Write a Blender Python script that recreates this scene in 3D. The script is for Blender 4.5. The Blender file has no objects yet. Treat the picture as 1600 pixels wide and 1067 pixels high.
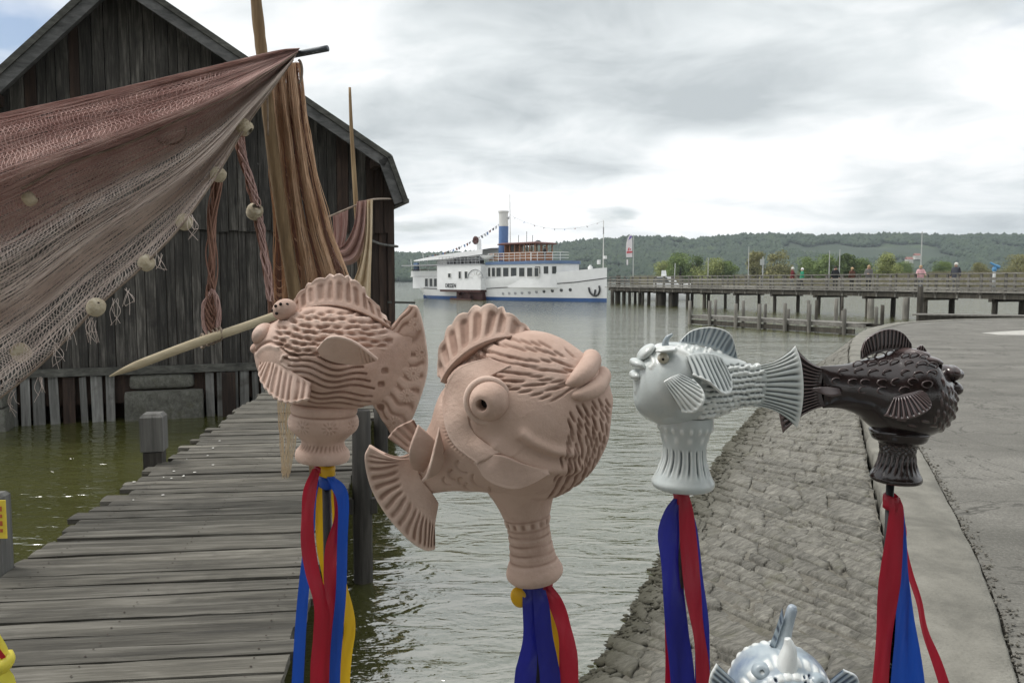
import bpy, math, random
import numpy as np
random.seed(11); np.random.seed(11)
scene = bpy.context.scene
COL = scene.collection
# ------------------------------------------------------------------ camera
F = 1250.; CX = 800.; CY = 533.5; HOR = 439.; CAMZ = 2.4
PITCH = math.atan((CY - HOR) / F)
RT = np.array([1., 0, 0]); FW = np.array([0, math.cos(PITCH), -math.sin(PITCH)])
UPV = np.array([0, math.sin(PITCH), math.cos(PITCH)]); CAM = np.array([0, 0, CAMZ])
cd = bpy.data.cameras.new('camera'); cam = bpy.data.objects.new('camera', cd); COL.objects.link(cam)
cd.sensor_width = 36.; cd.lens = 36. * F / 1600.; cd.clip_start = 0.05; cd.clip_end = 12000.
cam.location = (0, 0, CAMZ); cam.rotation_euler = (math.pi / 2 - PITCH, 0, 0)
scene.camera = cam
# ------------------------------------------------------------------ light
SUN_EL, SUN_AZ = math.radians(60), math.radians(-75)      # azimuth clockwise from +Y
sl = bpy.data.lights.new('sun', 'SUN'); so = bpy.data.objects.new('sun', sl); COL.objects.link(so)
sl.energy = 1.5; sl.angle = math.radians(22); sl.color = (1, .96, .9)
so.rotation_euler = (math.pi / 2 - SUN_EL, 0, math.pi - SUN_AZ)
so.location = (10, 10, 40)
vs = scene.view_settings
vs.view_transform = 'Standard'; vs.look = 'None'; vs.gamma = 1; vs.exposure = .66; vs.use_curve_mapping = False
world = bpy.data.worlds.new('World'); scene.world = world; world.use_nodes = True

# ------------------------------------------------------------------ node helpers
class NT:
    def __init__(s, nt): s.nt = nt
    def n(s, t, **k):
        x = s.nt.nodes.new(t)
        for a, b in k.items():
            if a.startswith('i_'):
                x.inputs[a[2:].replace('_', ' ')].default_value = b
            else: setattr(x, a, b)
        return x
    def l(s, a, b): s.nt.links.new(a, b)
    def val(s, sock, v):
        if hasattr(v, 'is_linked') or isinstance(v, bpy.types.NodeSocket): s.l(v, sock)
        elif v is not None: sock.default_value = v
    def math(s, op, a, b=0., c=0., clamp=False):
        x = s.n('ShaderNodeMath', operation=op, use_clamp=clamp)
        for i, v in enumerate((a, b, c)): s.val(x.inputs[i], v)
        return x.outputs[0]
    def mapping(s, vec, scale=(1, 1, 1), loc=(0, 0, 0), rot=(0, 0, 0)):
        x = s.n('ShaderNodeMapping'); s.l(vec, x.inputs[0])
        s.val(x.inputs['Location'], loc); x.inputs['Scale'].default_value = scale; x.inputs['Rotation'].default_value = rot
        return x.outputs[0]
    def noise(s, vec, scale=5., detail=5., rough=.55, dist=0.):
        x = s.n('ShaderNodeTexNoise'); s.val(x.inputs['Vector'], vec)
        x.inputs['Scale'].default_value = scale; x.inputs['Detail'].default_value = detail
        x.inputs['Roughness'].default_value = rough; x.inputs['Distortion'].default_value = dist
        return x.outputs['Fac']
    def ramp(s, fac, stops):
        x = s.n('ShaderNodeValToRGB'); s.val(x.inputs[0], fac); e = x.color_ramp.elements
        while len(e) < len(stops): e.new(.5)
        for i, (p, c) in enumerate(stops):
            e[i].position = p
            e[i].color = (c, c, c, 1) if isinstance(c, (int, float)) else tuple(c) + (1,)
        return x.outputs[0]
    def mix(s, fac, a, b, mode='MIX'):
        x = s.n('ShaderNodeMix', data_type='RGBA', blend_type=mode)
        s.val(x.inputs[0], fac)
        for i, v in ((6, a), (7, b)):
            if isinstance(v, tuple): v = tuple(v) + (1,) if len(v) == 3 else v
            s.val(x.inputs[i], v)
        return x.outputs[2]
    def bump(s, h, strength=.5, dist=.01, nrm=None):
        x = s.n('ShaderNodeBump'); s.l(h, x.inputs['Height'])
        x.inputs['Strength'].default_value = strength; x.inputs['Distance'].default_value = dist
        if nrm is not None: s.l(nrm, x.inputs['Normal'])
        return x.outputs[0]
def newmat(name, rough=.7, **k):
    m = bpy.data.materials.new(name); m.use_nodes = True
    t = NT(m.node_tree); b = m.node_tree.nodes['Principled BSDF']; b.inputs['Roughness'].default_value = rough
    for a, v in k.items(): b.inputs[a.replace('_', ' ')].default_value = v
    return m, t, b
def plain(name, col, rough=.6, var=.12, scale=20., bmp=.0, **k):
    m, t, b = newmat(name, rough, **k)
    co = t.n('ShaderNodeTexCoord').outputs['Object']
    n = t.noise(co, scale, 4)
    lo = tuple(c * (1 - var) for c in col); hi = tuple(min(1, c * (1 + var)) for c in col)
    t.l(t.ramp(n, [(.3, lo), (.7, hi)]), b.inputs['Base Color'])
    if bmp: t.l(t.bump(n, bmp, .01), b.inputs['Normal'])
    return m
def rndvec(t, amp=40.):
    """object coordinates shifted by the object's own random number"""
    co = t.n('ShaderNodeTexCoord').outputs['Object']; oi = t.n('ShaderNodeObjectInfo')
    r = t.math('MULTIPLY', oi.outputs['Random'], amp)
    v = t.n('ShaderNodeVectorMath', operation='ADD'); t.l(co, v.inputs[0])
    cb = t.n('ShaderNodeCombineXYZ'); t.l(r, cb.inputs[0]); t.l(r, cb.inputs[1]); t.l(r, cb.inputs[2]); t.l(cb.outputs[0], v.inputs[1])
    return v.outputs[0], oi.outputs['Random']
def wood(name, dark, mid, light, axis='x', grain=26., rough=.85, tone=.35, bmp=.5, stain=None, knots=True):
    m, t, b = newmat(name, rough)
    v, rnd = rndvec(t)
    s = {'x': (.05, 1, 1), 'y': (1, .05, 1), 'z': (1, 1, .05)}[axis]
    gv = t.mapping(v, s)
    g1 = t.noise(gv, grain, 6, .65, .4); g2 = t.noise(t.mapping(v, {'x': (.3, 1, 1), 'y': (1, .3, 1), 'z': (1, 1, .3)}[axis]), 4., 5, .6, .6)
    g3 = t.noise(gv, grain * 4, 3, .6)
    f = t.math('ADD', t.math('MULTIPLY', g1, .6), t.math('ADD', t.math('MULTIPLY', g2, .35), t.math('MULTIPLY', g3, .15)))
    col = t.ramp(f, [(.38, dark), (.55, mid), (.72, light)])
    tn = t.math('ADD', t.math('MULTIPLY', rnd, tone * 2), 1 - tone)
    cb = t.n('ShaderNodeCombineColor')
    for i in range(3): t.l(tn, cb.inputs[i])
    col = t.mix(1., col, cb.outputs[0], 'MULTIPLY')
    if stain:
        sn = t.noise(v, 1.7, 5, .65, .3)
        col = t.mix(t.ramp(sn, [(.56, 0.), (.72, .8)]), col, stain)
    if knots:
        vo = t.n('ShaderNodeTexVoronoi'); t.l(t.mapping(v, {'x': (.35, 1, 1), 'y': (1, .35, 1), 'z': (1, 1, .35)}[axis]), vo.inputs['Vector'])
        vo.inputs['Scale'].default_value = 2.6
        k = t.ramp(vo.outputs['Distance'], [(.03, 1.), (.1, 0.)])
        col = t.mix(t.math('MULTIPLY', k, .75), col, tuple(c * .35 for c in dark))
    t.l(col, b.inputs['Base Color'])
    t.l(t.bump(t.math('ADD', g1, t.math('MULTIPLY', g3, .5)), bmp, .012), b.inputs['Normal'])
    return m

# ------------------------------------------------------------------ sky
wt = NT(world.node_tree)
for nd in list(world.node_tree.nodes): world.node_tree.nodes.remove(nd)
sky = wt.n('ShaderNodeTexSky', sky_type='NISHITA', sun_disc=False)
sky.sun_elevation = SUN_EL; sky.sun_rotation = SUN_AZ; sky.air_density = 1.; sky.dust_density = 2.
gen = wt.n('ShaderNodeTexCoord').outputs['Generated']
sp = wt.n('ShaderNodeSeparateXYZ'); wt.l(gen, sp.inputs[0])
SKX, SKY = 15.1, 8.4
zz = wt.math('ADD', wt.math('MAXIMUM', sp.outputs[2], 0.), .2)
cb = wt.n('ShaderNodeCombineXYZ')
wt.l(wt.math('DIVIDE', sp.outputs[0], zz), cb.inputs[0]); wt.l(wt.math('DIVIDE', sp.outputs[1], zz), cb.inputs[1])
cv = cb.outputs[0]
n1 = wt.noise(wt.mapping(cv, (.62, .75, 1), (SKX, SKY, 0)), .85, 8, .5, .4)
n2 = wt.noise(wt.mapping(cv, (1, 1.2, 1), (1.5, 8.2, 2)), 2.6, 7, .55, .5)
nn = wt.math('ADD', wt.math('MULTIPLY', n1, .72), wt.math('MULTIPLY', n2, .28))
ccol = wt.ramp(nn, [(.36, (.36, .39, .405)), (.44, (.525, .555, .565)), (.51, (.69, .70, .705)), (.59, (.84, .84, .835))])
bg1 = wt.n('ShaderNodeBackground'); wt.l(sky.outputs[0], bg1.inputs[0]); bg1.inputs[1].default_value = .08
bg2 = wt.n('ShaderNodeBackground'); wt.l(ccol, bg2.inputs[0]); bg2.inputs[1].default_value = 1.0
GX, GY = 7.995, 4.25
n3 = wt.noise(wt.mapping(cv, (1, 1, 1), (GX, GY, 5)), .8, 6, .5, .2)
gap = wt.ramp(n3, [(.30, .0), (.40, 1.)])
mx = wt.n('ShaderNodeMixShader'); wt.l(gap, mx.inputs[0]); wt.l(bg1.outputs[0], mx.inputs[1]); wt.l(bg2.outputs[0], mx.inputs[2])
wo = wt.n('ShaderNodeOutputWorld'); wt.l(mx.outputs[0], wo.inputs[0])

# ------------------------------------------------------------------ geometry helpers
def ray(px, py): return FW + (px - CX) / F * RT - (py - CY) / F * UPV
def G(px, py, z=0.):
    d = ray(px, py); return CAM + d * (z - CAMZ) / d[2]
def Q(px, py, Y):
    d = ray(px, py); return CAM + d * Y / d[1]
def RP(px, py, P, n):
    d = ray(px, py); return CAM + d * np.dot(P - CAM, n) / np.dot(d, n)
def A3(*p): return np.array(p, float)
ORG = {}
def props(o, label=None, cat=None, group=None, kind=None):
    if label: o['label'] = label
    if cat: o['category'] = cat
    if group: o['group'] = group
    if kind: o['kind'] = kind
    return o
def empty(name, loc, label=None, cat=None, group=None, kind=None):
    o = bpy.data.objects.new(name, None); COL.objects.link(o); o.location = tuple(loc); o.empty_display_size = .1
    ORG[o.name] = np.array(loc, float)
    return props(o, label, cat, group, kind)
def mk(V, Fc, smooth=False):
    me = bpy.data.meshes.new('m')
    V = np.asarray(V, np.float32)
    if isinstance(Fc, np.ndarray):
        q, k = Fc.shape
        me.vertices.add(len(V)); me.vertices.foreach_set('co', V.ravel())
        me.loops.add(q * k); me.polygons.add(q)
        me.polygons.foreach_set('loop_start', np.arange(0, q * k, k, dtype=np.int32))
        me.loops.foreach_set('vertex_index', Fc.astype(np.int32).ravel())
        if smooth: me.polygons.foreach_set('use_smooth', np.ones(q, bool))
        me.update(calc_edges=True); me.validate()
    else:
        me.from_pydata(V.tolist(), [], [list(f) for f in Fc])
        if smooth: me.polygons.foreach_set('use_smooth', np.ones(len(me.polygons), bool))
        me.update()
    return me
def mobj(name, V, Fc, mat, parent=None, smooth=False, label=None, cat=None, group=None, kind=None, org=None, h=None):
    """one mesh object from world-space vertices"""
    V = np.asarray(V, float)
    if parent is not None: org = ORG[parent.name]
    elif org is None: org = np.array([V[:, 0].mean(), V[:, 1].mean(), V[:, 2].min()])
    me = mk(V - org, Fc, smooth); me.name = name
    for m in (mat if isinstance(mat, (list, tuple)) else [mat]): me.materials.append(m)
    if h is not None:
        at = me.attributes.new('h', 'FLOAT', 'POINT'); at.data.foreach_set('value', np.asarray(h, np.float32).ravel())
    o = bpy.data.objects.new(name, me); COL.objects.link(o)
    if parent is not None: o.parent = parent
    else: o.location = tuple(org)
    ORG[o.name] = np.array(org, float)
    return props(o, label, cat, group, kind)
def join(parts):
    V = []; Fc = []; k = 0
    for v, f in parts:
        V.append(np.asarray(v, float)); Fc += [[int(i) + k for i in q] for q in f]; k += len(v)
    return np.concatenate(V), Fc
BF = [(0, 3, 2, 1), (4, 5, 6, 7), (0, 1, 5, 4), (1, 2, 6, 5), (2, 3, 7, 6), (3, 0, 4, 7)]
def box(c, s, rz=0.):
    x, y, z = [q / 2 for q in s]
    V = np.array([(-x, -y, -z), (x, -y, -z), (x, y, -z), (-x, y, -z), (-x, -y, z), (x, -y, z), (x, y, z), (-x, y, z)])
    cz, sz = math.cos(rz), math.sin(rz)
    V = V @ np.array([[cz, sz, 0], [-sz, cz, 0], [0, 0, 1]])
    return V + np.array(c, float), BF
def norm(v):
    v = np.asarray(v, float); return v / max(1e-9, np.linalg.norm(v))
def beam(p0, p1, w, h, up=(0, 0, 1)):
    """box bar from p0 to p1, w sideways, h along up"""
    p0 = np.asarray(p0, float); p1 = np.asarray(p1, float); d = norm(p1 - p0); s = norm(np.cross(d, up)); u = np.cross(s, d)
    V = [p + s * a * w / 2 + u * b * h / 2 for p in (p0, p1) for a, b in ((-1, -1), (1, -1), (1, 1), (-1, 1))]
    return np.array(V), [(0, 1, 2, 3), (7, 6, 5, 4), (0, 4, 5, 1), (1, 5, 6, 2), (2, 6, 7, 3), (3, 7, 4, 0)]
def catmull(P, n):
    P = np.asarray(P, float); k = len(P)
    E = np.vstack([2 * P[0] - P[1], P, 2 * P[-1] - P[-2]])
    t = np.linspace(0, k - 1, n); i = np.minimum(t.astype(int), k - 2); f = (t - i)[:, None]
    a, b, c, d = E[i], E[i + 1], E[i + 2], E[i + 3]
    return .5 * (2 * b + (c - a) * f + (2 * a - 5 * b + 4 * c - d) * f ** 2 + (3 * b - a - 3 * c + d) * f ** 3)
def tube(path, rad, ns=10, cap=True):
    P = np.asarray(path, float); n = len(P); rad = np.broadcast_to(np.asarray(rad, float), (n,))
    T = np.gradient(P, axis=0); V = []
    ref = np.array([0., 1, 0]) if abs(norm(T[0])[1]) < .8 else np.array([1., 0, 0])
    for i in range(n):
        t = norm(T[i]); a = norm(np.cross(t, ref)); b = np.cross(t, a)
        ref = np.cross(a, t) if False else ref
        for j in range(ns):
            q = 2 * math.pi * j / ns; V.append(P[i] + rad[i] * (a * math.cos(q) + b * math.sin(q)))
    Fc = [(i * ns + j, i * ns + (j + 1) % ns, (i + 1) * ns + (j + 1) % ns, (i + 1) * ns + j) for i in range(n - 1) for j in range(ns)]
    if cap: Fc += [tuple(range(ns))[::-1], tuple((n - 1) * ns + j for j in range(ns))]
    return np.array(V), Fc
def strands(P, r):
    """P (N strands, M points, 3): thin three-sided threads as one quad array"""
    P = np.asarray(P, float); N, Mn, _ = P.shape
    T = np.gradient(P, axis=1); T /= np.maximum(np.linalg.norm(T, axis=2, keepdims=True), 1e-9)
    a = np.cross(T, np.array([0, 1., 0])); a /= np.maximum(np.linalg.norm(a, axis=2, keepdims=True), 1e-6); b = np.cross(T, a)
    r = np.broadcast_to(np.asarray(r, float), (N, Mn))[..., None]
    V = np.stack([P + r * (a * math.cos(q) + b * math.sin(q)) for q in (0, 2.094, 4.189)], axis=2)
    base = (np.arange(N)[:, None] * Mn + np.arange(Mn - 1)[None]) * 3
    Qd = [np.stack([base + j, base + (j + 1) % 3, base + 3 + (j + 1) % 3, base + 3 + j], -1).reshape(-1, 4) for j in range(3)]
    return V.reshape(-1, 3), np.concatenate(Qd)
def cat_q(parts):
    V = []; Qs = []; k = 0
    for v, q in parts: V.append(v); Qs.append(q + k); k += len(v)
    return np.concatenate(V), np.concatenate(Qs)
_tab = np.random.RandomState(3).rand(65536)
def vn(x, y, seed=0):
    xi = np.floor(x).astype(int); yi = np.floor(y).astype(int); fx = x - xi; fy = y - yi
    fx = fx * fx * (3 - 2 * fx); fy = fy * fy * (3 - 2 * fy)
    def hsh(a, b): return _tab[(a * 7919 + b * 104729 + seed * 1013) & 65535]
    return (hsh(xi, yi) * (1 - fx) + hsh(xi + 1, yi) * fx) * (1 - fy) + (hsh(xi, yi + 1) * (1 - fx) + hsh(xi + 1, yi + 1) * fx) * fy
def fbm(x, y, o=4, seed=0):
    s = 0; a = .5
    for i in range(o): s = s + a * vn(x * 2 ** i, y * 2 ** i, seed + i); a *= .5
    return s
def gridf(n, m, wrap=False):
    mm = m if wrap else m - 1
    i = np.arange(n - 1)[:, None] * m; j = np.arange(mm)[None]; j2 = (j + 1) % m
    return np.stack([i + j, i + j2, i + m + j2, i + m + j], -1).reshape(-1, 4)
U = random.uniform
# ------------------------------------------------------------------ water
wm, t, b = newmat('lake_water', .035, IOR=3.2)
co = t.n('ShaderNodeTexCoord').outputs['Object']
w1 = t.noise(t.mapping(co, (.55, 1.3, 1), rot=(0, 0, .5)), 3.2, 3, .5, .6)
w2 = t.noise(t.mapping(co, (.6, 1.2, 1), rot=(0, 0, -.25)), 11., 3, .5, .3)
w3 = t.noise(t.mapping(co, (.35, 1.2, 1), rot=(0, 0, .15)), .5, 3, .5)
hh = t.math('ADD', t.math('MULTIPLY', w1, .55), t.math('ADD', t.math('MULTIPLY', w2, .12), t.math('MULTIPLY', w3, .9)))
t.l(t.bump(hh, .75, .15), b.inputs['Normal'])
t.l(t.ramp(t.noise(co, .35, 4), [(.3, (.046, .050, .012)), (.7, (.074, .076, .022))]), b.inputs['Base Color'])
b.inputs['Specular IOR Level'].default_value = .6
mobj('water', [(-3000, -60, 0), (3000, -60, 0), (3000, 1700, 0), (-3000, 1700, 0)], [(0, 1, 2, 3)], wm, kind='structure', org=(0, 0, 0))
lb = plain('lake_bed_mud', (.10, .09, .05), .9)
mobj('ground', [(-3500, -300, -2.5), (3500, -300, -2.5), (3500, 4000, -2.5), (-3500, 4000, -2.5)], [(0, 1, 2, 3)], lb, kind='structure', org=(0, 0, -2.5))
# ------------------------------------------------------------------ hills and far shore
hm, t, b = newmat('hill_meadow_and_woods', .95)
co = t.n('ShaderNodeTexCoord').outputs['Object']
hn = t.noise(co, .006, 5, .5); hn2 = t.noise(co, .05, 4, .6)
col = t.ramp(hn, [(.45, (.022, .040, .02)), (.55, (.035, .058, .026)), (.62, (.075, .115, .042))])
col = t.mix(t.ramp(hn2, [(.4, 0.), (.7, .5)]), col, (.03, .045, .018))
t.l(col, b.inputs['Base Color'])
crest_px = [-400, 300, 500, 615, 700, 780, 850, 900, 1000, 1060, 1080, 1200, 1400, 1600, 1900, 2300]
crest_py = [405, 404, 403, 402, 402, 396, 389, 385, 378, 378, 380, 376, 373, 370, 368, 368]
NA, NB = 260, 60
aa = np.linspace(-500, 2300, NA); hv = np.linspace(0, 1, NB)
D = 1500 + 1500 * hv
HX = (aa[:, None] - CX) / F * D[None]; HY = np.repeat(D[None], NA, 0)
cz = (HOR - np.interp(aa, crest_px, crest_py)) / F * 2350.
rise = np.interp(hv, [0, .02, .12, .3, .57, .75, 1], [0, .03, .12, .45, 1., .8, .3])
HZ = rise[None] * cz[:, None] * (1 + .25 * (fbm(HX / 260, HY / 260, 3, 5) - .45)) + 6 * fbm(HX / 40, HY / 40, 3, 9) * (rise[None] > .05) - .3
def hillz(x, y):
    a = CX + F * x / y; v = (y - 1500) / 1500
    i = np.clip((a + 500) / 2800 * (NA - 1), 0, NA - 1.01); j = np.clip(v * (NB - 1), 0, NB - 1.01)
    i0 = i.astype(int); j0 = j.astype(int); fi = i - i0; fj = j - j0
    return (HZ[i0, j0] * (1 - fi) + HZ[i0 + 1, j0] * fi) * (1 - fj) + (HZ[i0, j0 + 1] * (1 - fi) + HZ[i0 + 1, j0 + 1] * fi) * fj
mobj('hills', np.stack([HX, HY, HZ], -1).reshape(-1, 3), gridf(NA, NB)[:, ::-1], hm, smooth=True, kind='structure', org=(0, 2000, 0))
fm, t, b = newmat('forest_leaves', .95)
geo = t.n('ShaderNodeTexCoord').outputs['Object']
t.l(t.ramp(t.noise(geo, .02, 6, .7), [(.35, (.014, .030, .016)), (.55, (.030, .052, .024)), (.72, (.062, .088, .034))]), b.inputs['Base Color'])
rs = np.random.RandomState(5); NF = 26000
fy = 1500 + 900 * rs.rand(NF) ** .8; fa = 560 + 1120 * rs.rand(NF); fx = (fa - CX) / F * fy
keep = fbm(fx / 170, fy / 300, 3, 21) > .27
keep &= ~((np.abs(CX + F * fx / fy - 1426) < 16) & (fy > 1700) & (fy < 1960))
fx, fy = fx[keep], fy[keep]; fz = hillz(fx, fy); rr = 5.5 + 5 * rs.rand(len(fx)); hh_ = rr * (1.1 + .8 * rs.rand(len(fx)))
oc = np.array([(1, 0, .4), (.31, .95, .4), (-.81, .59, .4), (-.81, -.59, .4), (.31, -.95, .4), (0, 0, 1.), (0, 0, -.3)])
V = oc[None] * np.stack([rr, rr, hh_], -1)[:, None] + np.stack([fx, fy, fz], -1)[:, None] + rs.randn(len(fx), 7, 3) * .9
Ft = np.array([(i, (i + 1) % 5, 5) for i in range(5)] + [((i + 1) % 5, i, 6) for i in range(5)])
mobj('forest', V.reshape(-1, 3), (np.arange(len(fx))[:, None, None] * 7 + Ft[None]).reshape(-1, 3), fm,
     label='dark green woods covering the long hills across the lake', cat='forest', kind='stuff', org=(0, 1500, 0))
# ------------------------------------------------------------------ quay: stone bank, kerb, road
WP = np.array([(-9, 2.6), (-4, 2.7), (-1.5, 3.0), (-.25, 3.6), (.42, 4.62), (.98, 5.96), (1.98, 8.67), (3.5, 12.34), (5.4, 16.5), (8.0, 21.5), (8.6, 22.5), (12.0, 28.0), (15.2, 32.5), (22, 36.0), (40, 38)])
TP = np.array([(-9, 1.2), (-4, 1.25), (-.6, 1.35), (.6, 1.75), (1.13, 2.4), (1.50, 3.12), (2.18, 4.55), (3.52, 7.89), (5.05, 11.7), (6.75, 16.0), (9.6, 22.5), (12.6, 27.9), (16.2, 32.0), (22.2, 34.6), (40, 36.5)])
NQ = 900
Wc = catmull(WP, NQ); Tc = catmull(TP, NQ)
mid = (Wc + Tc) / 2; qd = np.concatenate([[0], np.cumsum(np.linalg.norm(np.diff(mid, axis=0), axis=1))])
def bank(q, r):
    """point on the bank: q metres along it, r 0 at the waterline .. 1 at the kerb"""
    w = A3(np.interp(q, qd, Wc[:, 0]), np.interp(q, qd, Wc[:, 1]), 0); tp = A3(np.interp(q, qd, Tc[:, 0]), np.interp(q, qd, Tc[:, 1]), .74)
    return w + (tp - w) * r
def rock(name, c1, c2, c3, bmp=.9, algae=False):
    m, t, b = newmat(name, .9)
    v, rnd = rndvec(t, 30)
    a = t.noise(t.mapping(v, (1, 1.6, 1), rot=(0, 0, .2)), 9., 9, .72, .6); c = t.noise(t.mapping(v, (1, 2.8, 1), rot=(0, 0, .12)), 14., 8, .75, .5)
    f = t.math('ADD', t.math('MULTIPLY', a, .6), t.math('MULTIPLY', c, .4))
    col = t.ramp(f, [(.36, c1), (.49, c2), (.62, c3)])
    tn = t.math('ADD', t.math('MULTIPLY', rnd, .32), .82)
    cb = t.n('ShaderNodeCombineColor')
    for i in range(3): t.l(tn, cb.inputs[i])
    col = t.mix(1., col, cb.outputs[0], 'MULTIPLY')
    ms = t.noise(v, 3.1, 6, .7); col = t.mix(t.ramp(ms, [(.55, 0.), (.72, .55)]), col, (.085, .085, .045))
    if algae:
        ge = t.n('ShaderNodeNewGeometry'); s = t.n('ShaderNodeSeparateXYZ'); t.l(ge.outputs['Position'], s.inputs[0])
        col = t.mix(t.math('MULTIPLY', t.ramp(s.outputs[2], [(.04, 1.), (.26, 0.)]), .85), col, (.050, .047, .028))
    t.l(col, b.inputs['Base Color'])
    t.l(t.bump(f, bmp, .035), b.inputs['Normal'])
    return m
RK = rock('bank_limestone', (.045, .043, .036), (.132, .127, .109), (.25, .242, .21), .6, algae=True)
MORT = rock('bank_mortar', (.07, .065, .05), (.15, .14, .115), (.25, .24, .2))
qs = np.linspace(0, qd[-1], 320)
V = []
for q in qs:
    V += [bank(q, -1.9), bank(q, 0) - A3(0, 0, .010), bank(q, 1) - A3(0, 0, .010)]
bk = mobj('bank', V, gridf(len(qs), 3)[:, ::-1], MORT, kind='structure', org=(2, 6, 0))
def stone(q0, q1, r0, r1, lift, jit, wl_=2.):
    n, m = 9, 8; P = np.zeros((n, m, 3)); cs = [U(-jit, jit) for _ in range(8)]
    for i in range(n):
        for j in range(m):
            fi, fj = i / (n - 1), j / (m - 1)
            e = min(fi, 1 - fi) * min(fj, 1 - fj)
            q = q0 + (q1 - q0) * fj; r = r0 + (r1 - r0) * fi
            w = 0 if (0 < i < n - 1 and 0 < j < m - 1) else 1
            q += (cs[0] * (1 - fi) + cs[1] * fi) * (1 - fj) + (cs[2] * (1 - fi) + cs[3] * fi) * fj + w * U(-.012, .012)
            r += ((cs[4] * (1 - fj) + cs[5] * fj) * (1 - fi) + (cs[6] * (1 - fj) + cs[7] * fj) * fi) * .3 + w * U(-.006, .006)
            p = bank(q, r); p[2] += lift + .009 * min(1, e * 16) + U(-.004, .004) + .024 * (fbm(np.array(q * 7.), np.array(r * wl_ * 3.2), 4, 3) - .45)
            P[i, j] = p
    V = list(P.reshape(-1, 3)); Fc = [tuple(x) for x in gridf(n, m)]
    ring = [j for j in range(m)] + [i * m + m - 1 for i in range(1, n)] + [(n - 1) * m + j for j in range(m - 2, -1, -1)] + [i * m for i in range(n - 2, 0, -1)]
    k = len(V)
    for x in ring: V.append(V[x] - A3(0, 0, .085))
    L = len(ring)
    for a in range(L): Fc.append((ring[a], k + a, k + (a + 1) % L, ring[(a + 1) % L]))
    return np.array(V), [f[::-1] for f in Fc]
q = float(np.interp(-.8, Wc[40:, 0], qd[40:])); q = max(q, 0); far = []; ns_ = 0
while q < qd[-1] - 9:
    wd = U(.10, .24) if U(0, 1) < .7 else U(.24, .42)
    r = -.34 + U(0, .1); wlen = np.linalg.norm(bank(q, 1) - bank(q, 0)); j = .06
    while r < .985:
        dr = U(.18, .95) / max(wlen, .7) * (1 if wd < .4 else .9); r2 = min(r + dr, .995)
        if .995 - r2 < .1: r2 = .995
        v, f = stone(q, q + wd - .006, r, r2 - .008 / wlen * 1., U(-.012, .016), j, wlen)
        vis = bank(q, r)
        if ns_ < 300: mobj('stone', v, f, RK, bk, smooth=False); ns_ += 1
        else: far.append((v, f))
        r = r2
    q += wd
v, f = join(far); mobj('far_stones', v, f, RK, bk, kind='stuff')
for o in bpy.data.objects:
    if o.name.startswith(('stone', 'far_stones')) and o.type == 'MESH':
        o.data.polygons.foreach_set('use_smooth', np.ones(len(o.data.polygons), bool))
# rubble and pebbles along the waterline
rs = np.random.RandomState(18); N = 2600; q0_ = float(np.interp(.1, Wc[60:, 0], qd[60:])); P_ = []
for k in range(N):
    qq = q0_ + rs.rand() ** 1.4 * 16; P_.append(bank(qq, rs.randn() * .07 + .02) + A3(0, 0, .006))
P_ = np.array(P_); sz = (.008 + .034 * rs.rand(N) ** 2.2)[:, None, None]
ico = np.array([(1, 0, 0), (.5, .87, .1), (-.5, .87, 0), (-1, 0, .1), (-.5, -.87, 0), (.5, -.87, .1), (.2, .1, .65), (-.1, 0, -.6)])
V = P_[:, None] + ico[None] * sz * np.stack([rs.uniform(.7, 1.6, N), rs.uniform(.6, 1.2, N), rs.uniform(.5, .9, N)], -1)[:, None] + rs.randn(N, 8, 3) * sz * .12
fi = np.array([(i, (i + 1) % 6, 6) for i in range(6)] + [((i + 1) % 6, i, 7) for i in range(6)])
mobj('rubble', V.reshape(-1, 3), (np.arange(N)[:, None, None] * 8 + fi[None]).reshape(-1, 3), RK, bk, kind='stuff')
# kerb band with a ragged inner edge
KM, t, b = newmat('kerb_concrete', .9)
co = t.n('ShaderNodeTexCoord').outputs['Object']
n_ = t.noise(co, 2.2, 8, .65, .3); n2_ = t.noise(co, 60, 3)
col = t.ramp(n_, [(.35, (.125, .121, .103)), (.5, (.185, .179, .153)), (.68, (.25, .242, .21))])
col = t.mix(t.ramp(n2_, [(.55, 0.), (.75, .45)]), col, (.11, .105, .088))
t.l(col, b.inputs['Base Color']); t.l(t.bump(t.math('ADD', n2_, n_), .6, .015), b.inputs['Normal'])
Td = np.gradient(Tc, axis=0); Td /= np.linalg.norm(Td, axis=1, keepdims=True); Tn = np.stack([Td[:, 1], -Td[:, 0]], -1)
Tq = np.concatenate([[0], np.cumsum(np.linalg.norm(np.diff(Tc, axis=0), axis=1))])
kq = np.arange(0, Tq[-1], .06); kx = np.stack([np.interp(kq, Tq, Tc[:, 0]), np.interp(kq, Tq, Tc[:, 1])], -1); kn = np.stack([np.interp(kq, Tq, Tn[:, 0]), np.interp(kq, Tq, Tn[:, 1])], -1)
rag = (fbm(kq * 3, kq * 0, 4, 2) - .45) * .07; KW = .44
prof = [(0., .62), (.0, .77), (.012, .80), (.10, .81), (KW - .1, .812), (KW - .012, .81), (KW, .797), (KW, .70)]
V = np.zeros((len(kq), len(prof), 3))
for k, (o_, z_) in enumerate(prof):
    sft = (rag if k < 3 else 0) + (.03 * (fbm(kq * 2.2, kq * 0 + 7, 4, 4) - .45) if k >= 5 else 0)
    V[:, k, :2] = kx + kn * (o_ + .035 + sft)[:, None] if not np.isscalar(sft) else kx + kn * (o_ + .035)
    V[:, k, 2] = z_ + (0 if k in (0, 7) else .006 * fbm(kq * 5, kq * 0 + k, 3, 8))
mobj('kerb', V.reshape(-1, 3), gridf(len(kq), len(prof))[:, ::-1], KM, smooth=True, kind='structure', org=(3, 6, .6))
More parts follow.
